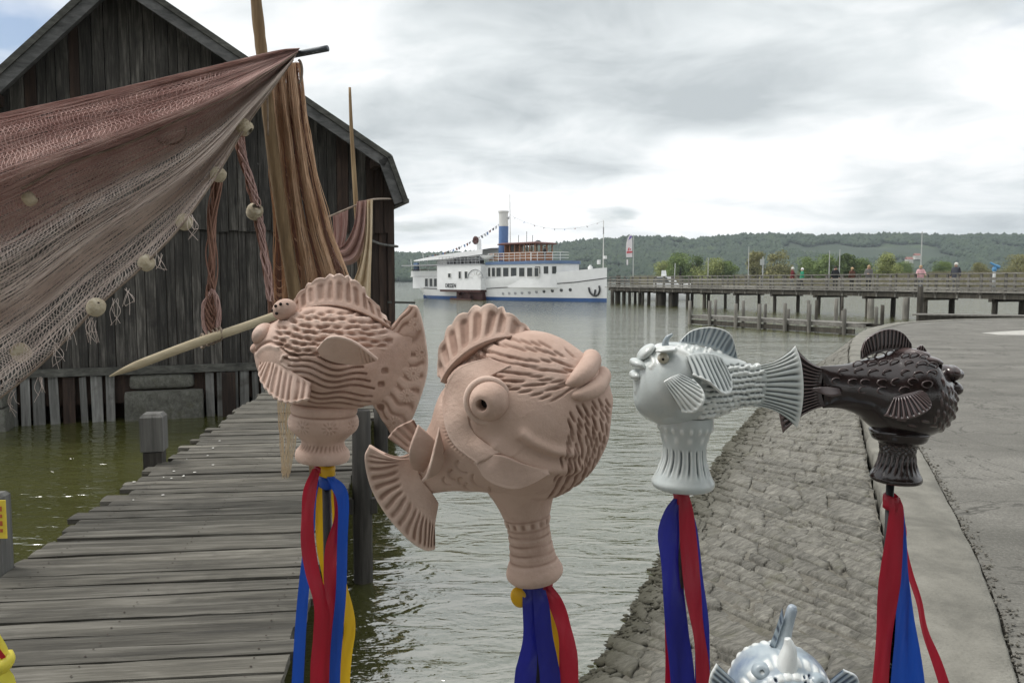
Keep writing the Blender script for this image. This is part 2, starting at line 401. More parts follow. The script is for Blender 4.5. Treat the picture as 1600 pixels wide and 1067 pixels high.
# flat rough stones between slope and kerb
q = 8.
RM, t, b = newmat('old_asphalt', .92)
co = t.n('ShaderNodeTexCoord').outputs['Object']
a1 = t.noise(co, .9, 6, .6, .3); a2 = t.n('ShaderNodeTexVoronoi'); t.l(co, a2.inputs['Vector']); a2.inputs['Scale'].default_value = 42
a3 = t.noise(co, 48, 4, .75); a4 = t.noise(t.mapping(co, (.35, 1, 1), rot=(0, 0, .5)), 1.4, 6, .7, .6)
col = t.ramp(t.math('ADD', t.math('MULTIPLY', a1, .5), t.math('MULTIPLY', a4, .5)), [(.38, (.11, .107, .092)), (.5, (.17, .164, .144)), (.62, (.24, .232, .206))])
col = t.mix(t.ramp(a3, [(.42, .6), (.6, 0.)]), col, (.07, .068, .06))
col = t.mix(t.ramp(a2.outputs['Distance'], [(.0, .4), (.28, 0.)]), col, (.36, .35, .32))
ck = t.noise(t.mapping(co, (1, 1, 1), (4, 7, 0)), .55, 6, .62, .9); cr_ = t.ramp(t.math('ABSOLUTE', t.math('SUBTRACT', ck, .5)), [(.0, .8), (.004, .55), (.008, 0.)])
col = t.mix(cr_, col, (.045, .043, .036))
st_ = t.noise(t.mapping(co, (1, 1, 1), (9, 2, 0)), .32, 5, .6, .5); col = t.mix(t.ramp(st_, [(.54, 0.), (.62, .35)]), col, (.10, .097, .085))
t.l(col, b.inputs['Base Color']); t.l(t.bump(t.math('ADD', a3, a2.outputs['Distance']), .55, .008), b.inputs['Normal'])
ro = kx + kn * (KW + .05 + .025 * (fbm(kq * 3.1, kq * 0 + 3, 4, 6) - .4))[:, None]
n_ = len(ro); V = [(p[0], p[1], .787) for p in ro] + [(p[0] + 60 * (kn[i, 0] if False else 1), p[1] - 0, .787) for i, p in enumerate(ro)]
V = [(p[0], p[1], .787) for p in ro] + [(90., -40. + 75. * i / n_, .787) for i in range(n_)]
mobj('road', V, [(i, i + n_, i + n_ + 1, i + 1) for i in range(n_ - 1)], RM, kind='structure', org=(6, 6, .787))
# dirt bed below the gap between kerb and road, and the quay under the photographer
DM = rock('dirt', (.05, .046, .036), (.10, .093, .075), (.17, .16, .13))
V = [(p[0] - kn[i, 0] * .2, p[1] - kn[i, 1] * .2, .755) for i, p in enumerate(ro)] + [(p[0] + kn[i, 0] * .2, p[1] + kn[i, 1] * .2, .755) for i, p in enumerate(ro)]
mobj('soil', V, [(i, i + n_, i + n_ + 1, i + 1) for i in range(n_ - 1)], DM, kind='structure', org=(6, 6, .755))
# gravel crumbs in that gap
rs = np.random.RandomState(8); N = 3200
qi = np.interp(rs.rand(N) ** 1.3 * 26 + 8, kq, np.arange(len(kq))).astype(int); off = KW + .05 + rs.randn(N) * .028
pc = np.stack([kx[qi, 0] + kn[qi, 0] * off, kx[qi, 1] + kn[qi, 1] * off, .785 + rs.rand(N) * .012], -1) + np.concatenate([rs.randn(N, 2) * .02, np.zeros((N, 1))], 1)
oct_ = np.array([(1, 0, 0), (-1, 0, 0), (0, 1, 0), (0, -1, 0), (0, 0, .7), (0, 0, -.7)]); of = np.array([(0, 2, 4), (2, 1, 4), (1, 3, 4), (3, 0, 4), (2, 0, 5), (1, 2, 5), (3, 1, 5), (0, 3, 5)])
V = pc[:, None] + oct_[None] * (.004 + .011 * rs.rand(N, 1, 1) ** 2) + rs.randn(N, 6, 3) * .002
mobj('gravel', V.reshape(-1, 3), (np.arange(N)[:, None, None] * 6 + of[None]).reshape(-1, 3), rock('gravel', (.09, .085, .07), (.2, .19, .16), (.32, .3, .27)),
     label='loose grit in the seam between kerb and asphalt', cat='gravel', kind='stuff', org=(4, 8, .78))
# faded white paint patch on the far road
wp_ = plain('faded_white_paint', (.40, .39, .36), .8, .2, 6.)
V = [G(x, y, .791) for x, y in ((1533, 520), (1600, 516), (1680, 515), (1680, 523), (1600, 523.5), (1560, 523))]
mobj('road_marking', V, [(0, 5, 4, 3, 2, 1)], wp_, kind='structure')
# ------------------------------------------------------------------ boat house
BW = wood('barn_boards_weathered', (.008, .0075, .0065), (.043, .040, .035), (.14, .131, .117), 'z', 30., tone=.5, stain=(.020, .018, .017))
BB = wood('barn_boards_brown', (.009, .006, .0045), (.030, .018, .013), (.065, .04, .028), 'z', 30., tone=.3)
BR = wood('barn_roof_timber', (.035, .036, .036), (.09, .091, .09), (.16, .161, .16), 'x', 12., tone=.15)
BS = wood('barn_sill_timber', (.025, .025, .022), (.065, .065, .057), (.13, .13, .115), 'x', 14., tone=.2)
SL = wood('pile_slats_grey', (.06, .06, .056), (.15, .15, .142), (.26, .26, .25), 'z', 20., tone=.3, stain=(.05, .045, .035))
CB = rock('block_concrete', (.06, .06, .05), (.115, .115, .098), (.18, .18, .16), .5)
WA = G(90, 662); ww = A3(.946, .326, 0); wn = A3(.326, -.946, 0)
def wpt(t, z, off=0.): return WA * A3(1, 1, 0) + ww * t + wn * off + A3(0, 0, z)
ANG = math.atan2(ww[1], ww[0])
TA, ZA = 1.16, 7.38
def ztop(t): return ZA - 1.07 * (TA - t) if t < TA else (ZA - .622 * (t - TA) if t < 5.58 else 4.63 - 2.75 * (t - 5.58))
barn = empty('boat_house', wpt(2, 0), 'dark weathered wooden boat house with vertical boards standing in the lake', 'boat house')
def bquad(t0, t1, z0, zt0, zt1, off, th, slant=0.):
    V = []
    for o_ in (off, off - th):
        V += [wpt(t0 + slant, z0, o_), wpt(t1 + slant, z0, o_), wpt(t1, zt1, o_), wpt(t0, zt0, o_)]
    return np.array(V), [(0, 1, 2, 3), (7, 6, 5, 4), (0, 4, 5, 1), (1, 5, 6, 2), (2, 6, 7, 3), (3, 7, 4, 0)]
t_ = -2.4
while t_ < 5.6:
    w_ = min(U(.13, .22), 5.66 - t_)
    if w_ < .05: break
    m_ = BB if t_ > 5.2 or U(0, 1) < .12 else BW
    a, b_ = t_ + .004, t_ + w_ - .005
    o_ = U(.0, .022); zt = 3.28 + U(-.02, .02)
    for c0 in [TA]:
        if a < TA < b_: b_ = TA; w_ = TA - t_
    v, f = bquad(a, b_, zt, ztop(a) - .13, ztop(b_) - .13, .05 + o_, .028, U(-.004, .004))
    mobj('board', v, f, m_, barn)
    t_ += w_
t_ = -2.4
while t_ < 5.6:
    w_ = min(U(.12, .2), 5.66 - t_)
    if w_ < .05: break
    v, f = bquad(t_ + .003, t_ + w_ - .006, .90, 3.34, 3.34, U(-.005, .02), .026, U(-.006, .006))
    mobj('board', v, f, BB if t_ > 5.1 else BW, barn)
    t_ += w_
v, f = bquad(-2.4, 5.66, .3, 4.4, 4.4, -.06, .05); mobj('backing', v, f, BB, barn)
v, f = bquad(-2.4, 5.7, .80, .932, .932, .085, .12); mobj('sill', v, f, BS, barn)
v, f = bquad(5.62, 5.74, .2, 4.45, 4.15, .055, .16); mobj('corner_post', v, f, BB, barn)
# slats under the sill, blocks, dark water behind
t_ = -1.2
while t_ < 4.6:
    w_ = U(.10, .21)
    if not (1.02 < t_ + w_ and t_ < 2.34):
        v, f = bquad(t_, t_ + w_, -.35, .80 - U(0, .03), .80 - U(0, .03), U(.02, .05), .03, U(-.02, .02))
        mobj('slat', v, f, BB if abs(t_ - .02) < .1 else SL, barn)
    t_ += w_ + U(.025, .075)
v, f = bquad(-2.4, 5.66, -.6, .78, .78, -.5, .05); mobj('inner_wall', v, f, BB, barn)
def roundbox(t0, t1, z0, z1, off, th, rr_=.05):
    c = wpt((t0 + t1) / 2, (z0 + z1) / 2, off - th / 2); n = 9; V = []; Fc = []
    sx, sy, sz = (t1 - t0) / 2, th / 2, (z1 - z0) / 2
    me_ = []
    for ax, sg in ((0, 1), (0, -1), (1, 1), (1, -1), (2, 1), (2, -1)):
        k = len(V)
        for i in range(n):
            for j in range(n):
                a, b_ = -1 + 2 * i / (n - 1), -1 + 2 * j / (n - 1)
                p = [0, 0, 0]; p[ax] = sg; p[(ax + 1) % 3] = a; p[(ax + 2) % 3] = b_
                e = A3(p[0] * sx, p[1] * sy, p[2] * sz); inner = np.array([max(-s_ + rr_, min(s_ - rr_, e_)) for s_, e_ in zip((sx, sy, sz), e)])
                d = e - inner; l = np.linalg.norm(d)
                if l > 1e-6: e = inner + d / l * rr_
                e = e + .012 * (fbm(np.array(e[0] * 5 + 3), np.array(e[2] * 6 + e[1] * 3), 3, 6) - .45)
                V.append(c + ww * e[0] - wn * e[1] + A3(0, 0, e[2]))
        fc = [tuple(x) for x in gridf(n, n) + k]
        Fc += fc if sg > 0 else [x[::-1] for x in fc]
    return np.array(V), Fc
v, f = roundbox(1.12, 2.16, .52, .795, .06, .4, .08); mobj('concrete_block', v, f, CB, barn, smooth=True)
v, f = roundbox(1.04, 2.31, -.3, .50, .14, .5, .04); mobj('concrete_block', v, f, CB, barn, smooth=True)
v, f = roundbox(-1.6, -.62, -.4, .36, .55, .6, .05); mobj('concrete_block', v, f, CB, barn, smooth=True)
v, f = roundbox(-1.55, -.66, .36, .62, .5, .5, .05); mobj('concrete_block', v, f, CB, barn, smooth=True)
v, f = bquad(2.62, 2.85, -.5, .78, .78, .16, .2); mobj('pile', v, f, BB, barn)
v, f = bquad(4.3, 4.55, -.8, .8, .8, .1, .25); mobj('pile', v, f, BB, barn)
v, f = bquad(5.45, 5.68, -.8, .8, .8, .06, .22); mobj('pile', v, f, BB, barn)
# walls behind, roof with barge boards
for nm, a, c in (('side_wall', wpt(5.64, 2.2, -.12), wpt(5.64, 2.2, -9)), ('side_wall', wpt(-2.3, 1.9, -.12), wpt(-2.3, 1.9, -9))):
    v, f = beam(a, c, .06, 3.6 if 'x' else 0); mobj(nm, v, f, BW, barn)
V = [wpt(t, z, -9) for t, z in ((-2.4, .2), (5.66, .2), (5.66, 4.4), (TA, 7.2), (-2.4, 3.5))] + [wpt(t, z, -9.06) for t, z in ((-2.4, .2), (5.66, .2), (5.66, 4.4), (TA, 7.2), (-2.4, 3.5))]
mobj('back_wall', V, [(0, 1, 2, 3, 4), (9, 8, 7, 6, 5)] + [(i, i + 5, (i + 1) % 5 + 5, (i + 1) % 5) for i in range(5)], BW, barn)
RPF = [(-3.0, ztop(-3.0)), (TA, ZA), (5.58, 4.63), (5.86, 3.86)]
roof = None
for i in range(3):
    (ta, za), (tb, zb) = RPF[i], RPF[i + 1]
    d = norm(A3(tb - ta, 0, zb - za)); nx, nz = -d[2], d[0]
    V = []
    for o_ in (.60, -9.4):
        for (tt, zz_) in ((ta, za), (tb, zb)):
            V += [wpt(tt, zz_, o_), wpt(tt + nx * -.10 * (0 if tt == TA else 1), zz_ - (.10 / max(.5, d[0]) if tt == TA else .10 * nz), o_)]
    V = np.array(V)
    ro_ = mobj('roof_slope', V, [(0, 1, 3, 2), (4, 6, 7, 5), (0, 2, 6, 4), (1, 5, 7, 3), (0, 4, 5, 1), (2, 3, 7, 6)], BR, barn)
    # barge board below the edge, and a thin cover board above it
    def strip(o0, th, dz0, dz1):
        V = []; ix, iz = d[2], -d[0]
        if d[2] > 0: ix, iz = d[2], -d[0]
        def cp(tt, zz_, q): return (tt, zz_ - q / d[0]) if tt == TA else (tt + ix * q, zz_ + iz * q)
        for oo in (o0, o0 - th):
            V += [wpt(*cp(ta, za, dz0), oo), wpt(*cp(tb, zb, dz0), oo), wpt(*cp(tb, zb, dz1), oo), wpt(*cp(ta, za, dz1), oo)]
        return np.array(V), [(3, 2, 1, 0), (4, 5, 6, 7), (0, 1, 5, 4), (1, 2, 6, 5), (2, 3, 7, 6), (3, 0, 4, 7)]
    k = 1.
    v, f = strip(.66, .05, .075 * k, .235 * k); mobj('barge_board', v, f, BR, ro_)
    v, f = strip(.70, .12, -.02, .072 * k); mobj('cover_board', v, f, BS, ro_)
    for g in range(7):          # rafters and purlin ends under the overhang
        pass
v, f = beam(wpt(5.84, 3.84, .72), wpt(5.84, 3.84, -9.4), .1, .07); mobj('gutter', v, f, BS, barn)
for tt in (-.6, 3.2, 5.35):
    v, f = beam(wpt(tt, ztop(tt) - .24, .58), wpt(tt, ztop(tt) - .24, -.05), .12, .16); mobj('purlin', v, f, BB, barn)
# ------------------------------------------------------------------ plank jetty
DK = wood('jetty_planks', (.026, .024, .019), (.098, .092, .076), (.225, .214, .185), 'x', 20., tone=.28, stain=(.030, .028, .022), bmp=1.)
DP = wood('jetty_posts', (.012, .011, .010), (.035, .032, .028), (.085, .08, .07), 'z', 16., tone=.25)
dv = norm(A3(-.1144, 1, 0)); dp = A3(dv[1], -dv[0], 0); DANG = math.atan2(dp[1], dp[0])
CL, CR, DZ = -2.27, -.575, .80
def dpt(a, c, z=DZ): return dv * a + dp * c + A3(0, 0, z)
jet = empty('plank_jetty', dpt(8, (CL + CR) / 2, 0), 'grey weathered plank jetty leading from the lower left towards the boat house', 'jetty')
a_ = 2.05
while a_ < 14.6:
    w_ = U(.135, .175); ln = CR - CL + U(-.02, .03); th = .045
    n, m = 12, 4; V = []
    cup = U(-.004, .006); tw = U(-.006, .006); lz = U(-.003, .005); el = U(-.055, .05) if U(0, 1) < .7 else U(-.1, .08); er = U(-.02, .02)
    if a_ + w_ > 4.8: tlim = 1
    for s_ in (1, -1):
        for i in range(n):
            for j in range(m):
                fx_ = i / (n - 1); fy_ = j / (m - 1)
                x = -ln / 2 + ln * fx_ + (el if i == 0 else 0) + (er if i == n - 1 else 0)
                y = (fy_ - .5) * (w_ - .011) + (U(-.0035, .0035) if j in (0, m - 1) else 0) + (U(-.01, .01) if i == 0 else 0)
                z = (0 if s_ > 0 else -th) + cup * (2 * fy_ - 1) ** 2 + tw * (fx_ - .5) * (fy_ - .5) * 4 + (U(-.002, .002) if s_ > 0 else 0) - (.006 if s_ > 0 and j in (0, m - 1) else 0)
                V.append((x, y, z))
    k = n * m; Fc = [tuple(x)[::-1] for x in gridf(n, m)] + [tuple(x + k) for x in gridf(n, m)]
    ring = list(range(m)) + [i * m + m - 1 for i in range(1, n)] + [(n - 1) * m + j for j in range(m - 2, -1, -1)] + [i * m for i in range(n - 2, 0, -1)]
    for q_ in range(len(ring)):
        a0, a1 = ring[q_], ring[(q_ + 1) % len(ring)]; Fc.append((a0, a1, a1 + k, a0 + k))
    me = mk(V, Fc); me.materials.append(DK)
    o = bpy.data.objects.new('plank', me); COL.objects.link(o); o.parent = jet
    o.location = tuple(dpt(a_ + w_ / 2, (CL + CR) / 2, DZ + lz) - ORG[jet.name]); o.rotation_euler = (0, 0, DANG + U(-.004, .004))
    a_ += w_
for c in (CL + .16, CR - .14, (CL + CR) / 2):
    v, f = beam(dpt(2.0, c, .66), dpt(14.4, c, .66), .14, .18); mobj('stringer', v, f, DP, jet)
def post(name, c, z0, z1, w, mat_, parent, d=None, lean=(0, 0), rz=0., n=8, label=None, cat=None, group=None):
    P = [A3(c[0], c[1], z0) + A3(lean[0], lean[1], 0) * (q / 7) + A3(U(-.004, .004), U(-.004, .004), (z1 - z0) * q / 7) for q in range(8)]
    v, f = tube(P, [w / 2 * (1 + U(-.03, .03)) for _ in P[:-1]] + [w / 2 * .93], n)
    return mobj(name, v, f, mat_, parent, smooth=True, label=label, cat=cat, group=group)
for a_, c, z1, w in ((6.35, CR + .10, 1.38, .155), (9.4, CR + .1, 1.2, .16), (3.0, CR - .1, .62, .16), (12.5, CR + .1, 1.0, .16), (3.2, CL + .1, .62, .16), (9.6, CL + .15, .62, .16), (12.6, CL + .15, .62, .16)):
    post('post', dpt(a_, c), -2.5, z1, w, DP, jet)
v, f = beam(dpt(6.33, CR - .25, .62), dpt(6.35, CR + .22, .62), .07, .12); mobj('cross_beam', v, f, DP, jet)
# posts beside the jetty
GP = wood('post_grey_top', (.06, .06, .056), (.125, .125, .118), (.21, .21, .2), 'z', 16., tone=.1)
mp = empty('mooring_post', A3(-3.17, 7.0, -2.5), 'short square mooring post with grey cap rising beside the jetty edge', 'post')
v, f = box((-3.17, 7.0, -.80), (.155, .17, 3.4), .2); mobj('shaft', v, f, DP, mp)
def chambox(c, s, ch, rz):
    v, f = box(c, s, rz); v2, _ = box(A3(*c) + A3(0, 0, s[2] / 2 + ch / 2), (s[0] - ch * 1.6, s[1] - ch * 1.6, ch), rz)
    V = np.vstack([v, v2[4:]]); return V, [x for x in f if x != (4, 5, 6, 7)] + [(4, 5, 9, 8), (5, 6, 10, 9), (6, 7, 11, 10), (7, 4, 8, 11), (8, 9, 10, 11)]
v, f = chambox((-3.17, 7.0, 1.06), (.19, .20, .30), .03, .2); mobj('cap', v, f, GP, mp)
sp_ = empty('sign_post', A3(-2.85, 4.32, -2.5), 'weathered post carrying a small yellow notice at the left edge', 'sign')
v, f = chambox((-2.85, 4.32, -.63), (.12, .12, 3.7), .02, .1); mobj('shaft', v, f, DP if False else GP, sp_)
YS = plain('sign_yellow', (.72, .55, .05), .5, .08, 30.)
ST = plain('sign_print_red', (.45, .10, .03), .6)
v, f = box((-2.80, 4.245, 1.115), (.125, .008, .21), .0); sg = mobj('notice', v, f, YS, sp_)
for i in range(4):
    for k in range(2):
        v, f = box((-2.762 + .022 * (k - .5) - .012, 4.2395, 1.17 - .04 * i + .004 * k), (.014, .003, .018 + .008 * ((i + k) % 2)), 0); mobj('print_mark', v, f, ST, sg)
bd = plain('bird_droppings', (.7, .7, .66), .8)
rq = np.random.RandomState(77); pp = []
for k in range(14):
    c = dpt(7.0 + rq.randn() * .45, CL + .35 + rq.randn() * .18, DZ + .010); r = .005 + .010 * rq.rand()
    pp.append((np.array([c + A3(r * math.cos(a) * rq.uniform(.6, 1.3), r * math.sin(a) * rq.uniform(.6, 1.3), 0) for a in np.linspace(0, 6.28, 8)[:-1]] + [c + A3(0, 0, .003)]), [(i, (i + 1) % 7, 7) for i in range(7)]))
v, f = join(pp); mobj('droppings', v, f, bd, jet, kind='stuff')
pp = []
for o in [q_ for q_ in bpy.data.objects if q_.name.startswith('plank') and q_.parent == jet]:
    base_ = ORG[jet.name] + np.array(o.location)
    for c in (CL + .16, CR - .14, (CL + CR) / 2):
        for g in (-.04, .04):
            p = base_ + dp * (c - (CL + CR) / 2 + U(-.012, .012)) + dv * (g + U(-.008, .008)) + A3(0, 0, .0035)
            pp.append((np.array([p + A3(.0055 * math.cos(a), .0055 * math.sin(a), 0) for a in np.linspace(0, 6.28, 7)[:-1]] + [p + A3(0, 0, .002)]), [(i, (i + 1) % 6, 6) for i in range(6)]))
v, f = join(pp); mobj('nails', v, f, plain('rusty_nails', (.03, .018, .012), .8), jet, kind='stuff')
# ------------------------------------------------------------------ net poles
PW = wood('peeled_pole', (.07, .045, .022), (.22, .145, .075), (.38, .28, .16), 'z', 18., tone=.1, knots=True)
PY = 6.45
pth = catmull([Q(*p, PY) for p in ((392, -90), (402, 20), (412, 110), (428, 250), (447, 380), (464, 480), (485, 650), (497, 752))], 40)
pth[-1][2] = .80
rad = np.linspace(.042, .062, 40) * (1 + .06 * np.array([U(-1, 1) for _ in range(40)]))
v, f = tube(pth, rad, 12)
mobj('net_pole', v, f, PW, smooth=True, label='tall leaning peeled wooden pole holding up the fishing nets', cat='pole')
GM = plain('grey_painted_steel', (.07, .08, .09), .45, .15, 40., Metallic=.3)
v, f = tube(catmull([Q(398, 100, 6.42), Q(440, 90, 6.36), Q(512, 76, 6.22)], 12), .024, 12)
mobj('cross_bar', v, f, GM, smooth=True, label='dark steel bar at the pole top over which nets hang', cat='bar')
TPY = 10.2
v, f = tube(catmull([Q(546.5, 137, TPY), Q(549, 200, TPY), Q(555, 300, TPY), Q(566, 480, TPY), A3(*(Q(574, 600, TPY)[:2]), -1.5)], 20), np.linspace(.016, .045, 20), 8)
mobj('thin_pole', v, f, PW, smooth=True, label='thin slanting pole in front of the boat house right end', cat='pole')
# ------------------------------------------------------------------ big spread net
def netmat(name, c1, c2, sc=3.):
    m, t, b = newmat(name, .9)
    co = t.n('ShaderNodeTexCoord').outputs['Object']
    t.l(t.ramp(t.noise(co, sc, 5, .6), [(.35, c1), (.65, c2)]), b.inputs['Base Color'])
    return m
NR = netmat('net_red_brown', (.40, .24, .215), (.62, .44, .40))
NP = netmat('net_beige_pink', (.54, .44, .395), (.74, .64, .58))
NO = netmat('net_tan', (.50, .31, .19), (.68, .47, .32)); ND = netmat('net_dark_brown', (.22, .115, .085), (.33, .19, .14)); NC = netmat('net_cream', (.60, .46, .30), (.74, .62, .46)); NK = netmat('net_pink', (.42, .27, .24), (.55, .38, .35))
RO = netmat('rope_grey_brown', (.16, .12, .09), (.30, .24, .19), 8.)
NE = 80
E0 = catmull([(468, 76), (430, 81), (330, 106), (150, 149), (0, 182), (-180, 225), (-420, 280)], NE)
E1 = catmull([(458, 94), (425, 140), (383, 200), (340, 272), (288, 347), (229, 411), (150, 482), (72, 562), (0, 622), (-110, 705), (-300, 830)], NE)
def netp(u, v, dd=0.):
    """point of the net: u 0 at the bar .. 1 far left, v 0 top edge .. 1 float line"""
    u = np.clip(u, 0, 1); x = u * (NE - 1)
    ax = np.interp(x, np.arange(NE), E0[:, 0]); ay = np.interp(x, np.arange(NE), E0[:, 1])
    bx = np.interp(x, np.arange(NE), E1[:, 0]); by = np.interp(x, np.arange(NE), E1[:, 1])
    sag = 10 * np.sin(np.pi * v) * u
    px = ax + (bx - ax) * v; py = ay + (by - ay) * v + sag
    Y = 6.28 - 1.1 * u + .13 * np.sin(v * 17 + u * 2.) * np.minimum(1, u * 2.5) + .05 * np.sin(v * 41 + 3 * u) * np.minimum(1, u * 3) + dd
    d = FW[None] + ((px - CX) / F)[:, None] * RT[None] - ((py - CY) / F)[:, None] * UPV[None]
    return CAM + d * (Y / d[:, 1])[:, None]
def netlines(us, vs_, dd=0.):
    s = us.shape; return netp(us.ravel(), vs_.ravel(), (dd + 0 * us).ravel() if not np.isscalar(dd) else dd).reshape(s + (3,))
net = empty('fishing_net', Q(200, 600, 5.9) * A3(1, 1, 0), 'huge reddish brown fishing net spread from the pole top to the left', 'fishing net')
rs = np.random.RandomState(2); uu = np.linspace(0, 1, 70)[None]
def wander(N, amp): 
    c = rs.randn(N, 12).cumsum(1) * amp; c -= c[:, :1]
    return np.array([np.interp(np.linspace(0, 11, 70), np.arange(12), r) for r in c])
parts = []
v0 = rs.rand(230) * .30; parts.append(strands(netlines(np.repeat(uu, 230, 0), np.clip(v0[:, None] + wander(230, .012), 0, .36), rs.randn(230, 1) * .03), .0024))
v0 = .22 + rs.rand(120) * .24; parts.append(strands(netlines(np.repeat(uu, 120, 0), v0[:, None] + wander(120, .014), .12 + rs.randn(120, 1) * .03), .0024))
v0 = np.concatenate([np.full(26, .005), np.full(30, .30)]) + rs.randn(56) * .008; parts.append(strands(netlines(np.repeat(uu, 56, 0), np.clip(v0[:, None] + wander(56, .006), -.01, .5), -.04 + rs.randn(56, 1) * .02), .003))
vv = np.linspace(0, .42, 24)[None]; u0 = .02 + .96 * rs.rand(260) ** .9; parts.append(strands(netlines(np.clip(u0[:, None] + .05 * (vv - .2) * rs.choice([-1, 1], (260, 1)), 0, 1), np.repeat(vv, 260, 0), .05 + rs.randn(260, 1) * .03), .0011))
vv = np.linspace(.0, .46, 30)[None]
for sgn in (-1, 1):
    u0 = np.linspace(-.1, 1.1, 150)[:, None]; uq = u0 + sgn * .16 * (vv - .2) + .004 * np.sin(vv * 60 + u0 * 50); ok = (uq > .0).mean(1) > .7
    parts.append(strands(netlines(np.clip(uq, 0, 1)[ok], np.repeat(vv, ok.sum(), 0) + 0 * uq[ok], -.05), .0014))
v, q = cat_q(parts); mobj('red_netting', v, q, NR, net, kind='stuff')
parts = []
vv = np.linspace(.30, 1, 44)[None]
for sgn in (-1, 1):
    u0 = np.linspace(-.2, 1.2, 200)[:, None]
    uq = u0 + sgn * .22 * (vv - .65) + .006 * np.sin(vv * 40 + u0 * 60); ok = (uq > 0).mean(1) > .6
    parts.append(strands(netlines(np.clip(uq, .0, 1)[ok], np.repeat(vv, ok.sum(), 0) + 0 * uq[ok], 0.), .0017))
for c, wd_, n_, dd in ((.70, .045, 80, -.03), (.80, .02, 26, -.02), (.50, .03, 30, .05), (.60, .10, 22, .06), (.93, .04, 18, .03), (.40, .05, 24, .08)):
    v0 = c + rs.randn(n_) * wd_; parts.append(strands(netlines(np.repeat(uu, n_, 0), np.clip(v0[:, None] + wander(n_, .012), .26, 1.), dd + rs.randn(n_, 1) * .03), .0021))
v, q = cat_q(parts); mobj('pale_netting', v, q, NP, net, kind='stuff')
# rope edge, floats
u1 = np.linspace(0, 1, 90); pe = netp(u1, np.full(90, 1.0), -.01)
v, f = tube(pe, .007, 6); mobj('edge_rope', v, f, RO, net, smooth=True)
pe = netp(u1[:60], .30 + .01 * np.sin(u1[:60] * 30), -.09); v, f = tube(pe, .008, 6); mobj('edge_rope', v, f, RO, net, smooth=True)
for (bx, by, br, bY) in ((265, 205, 26, 5.95), (410, 108, 16, 6.2)):
    lp = catmull([Q(bx + br * math.cos(a), by + br * .8 * math.sin(a), bY) for a in np.linspace(-.4, 3.4, 9)], 24)
    v, f = tube(lp, .008, 6); mobj('edge_rope', v, f, RO, net, smooth=True)
CK = rock('cork_float', (.26, .21, .13), (.50, .43, .31), (.66, .60, .48), .35)
def lathe_w(c, axis, prof, ns=20):
    """prof (t, r) along a world axis"""
    ax = norm(axis); a = norm(np.cross(ax, A3(.3, .9, .2))); b_ = np.cross(ax, a); V = []
    for tt, r in prof:
        for j in range(ns):
            q = 2 * math.pi * j / ns; V.append(c + ax * tt + r * (a * math.cos(q) + b_ * math.sin(q)))
    n = len(prof); Fc = [tuple(x) for x in gridf(n, ns, True)] + [tuple(range(ns)), tuple((n - 1) * ns + j for j in range(ns))[::-1]]
    return np.array(V), Fc
for (fx_, fy_, r, Yd, ax) in ((382, 199, 13, 6.0, (.6, 0, -.5)), (341, 273, 12, 5.9, (.5, -.3, .8)), (288, 347, 12.5, 5.75, (.6, -.5, .6)), (229, 411, 12.5, 5.6, (.7, -.4, .5)), (150, 480, 14, 5.4, (.6, -.5, .6)), (33, 551, 15, 5.45, (.7, .2, .5)), (46, 311, 11, 5.6, (.7, .2, .5)), (398, 331, 13, 6.3, (.4, -.5, .6))):
    r = r / F * Yd; c = Q(fx_, fy_, Yd); k = .85
    pr = [(-r * k, r * .12), (-r * k * .95, r * .62), (-r * .6, r * .9), (-r * .15, r * 1.0), (r * .15, r * 1.0), (r * .6, r * .9), (r * k * .95, r * .62), (r * k, r * .12)]
    if fx_ in (382, 398): pr = [(-r * .8, r * .5), (-r * .7, r * .8), (-r * .35, r * .95), (-r * .25, r * .8), (-r * .1, r * .95), (r * .1, r * .98), (r * .25, r * .82), (r * .35, r * .95), (r * .7, r * .8), (r * .8, r * .5)]
    v, f = lathe_w(c, ax, pr); mobj('float', v, f, CK, net, smooth=True)
# frayed ends under the float line
fr = []
for (x0, y0) in ((110, 512), (140, 500), (180, 470), (200, 455), (250, 400), (60, 590), (20, 612), (146, 500), (300, 340), (90, 540)):
    for k in range(5):
        fr.append(catmull([Q(x0 + U(-6, 6), y0 + U(-6, 2), 5.4), Q(x0 + U(-8, 10), y0 + U(10, 18), 5.38), Q(x0 + U(-10, 12), y0 + U(16, 40), 5.4)], 10))
v, q = strands(np.array(fr), .0016); mobj('frayed_ends', v, q, NP, net, kind='stuff')
# ------------------------------------------------------------------ rope hanks and stick
def hank(path, r, n, turns, thick, seed):
    R_ = np.random.RandomState(seed); P = catmull(path, 60); out = []
    for k in range(n):
        ph = R_.rand() * 6.28; rr_ = r * (.35 + .65 * R_.rand()); a = ph + np.linspace(0, turns * 6.28, 60) * (1 if k % 3 else -.7)
        rad_ = rr_ * (1 + .35 * np.sin(np.linspace(0, 9, 60) + ph))
        out.append(P + np.stack([np.cos(a) * rad_, np.sin(a) * rad_, .3 * rad_ * np.sin(2 * a)], -1))
    return strands(np.array(out), thick)
HY = 6.0
h1 = empty('rope_hank', Q(332, 520, HY), 'twisted brown rope hank hanging down to the pointed stick', 'rope')
v, q = hank([Q(x, y, HY) for x, y in ((341, 255), (334, 330), (331, 420), (330, 470), (328, 500), (333, 528))], .034, 26, 2.2, .006, 1); mobj('strands', v, q, ND, h1, kind='stuff')
v, q = hank([Q(x, y, HY - .02) for x, y in ((330, 455), (318, 480), (322, 515), (335, 530), (343, 500), (340, 470), (332, 452))], .016, 12, 2, .006, 3); mobj('loop', v, q, NR, h1, kind='stuff')
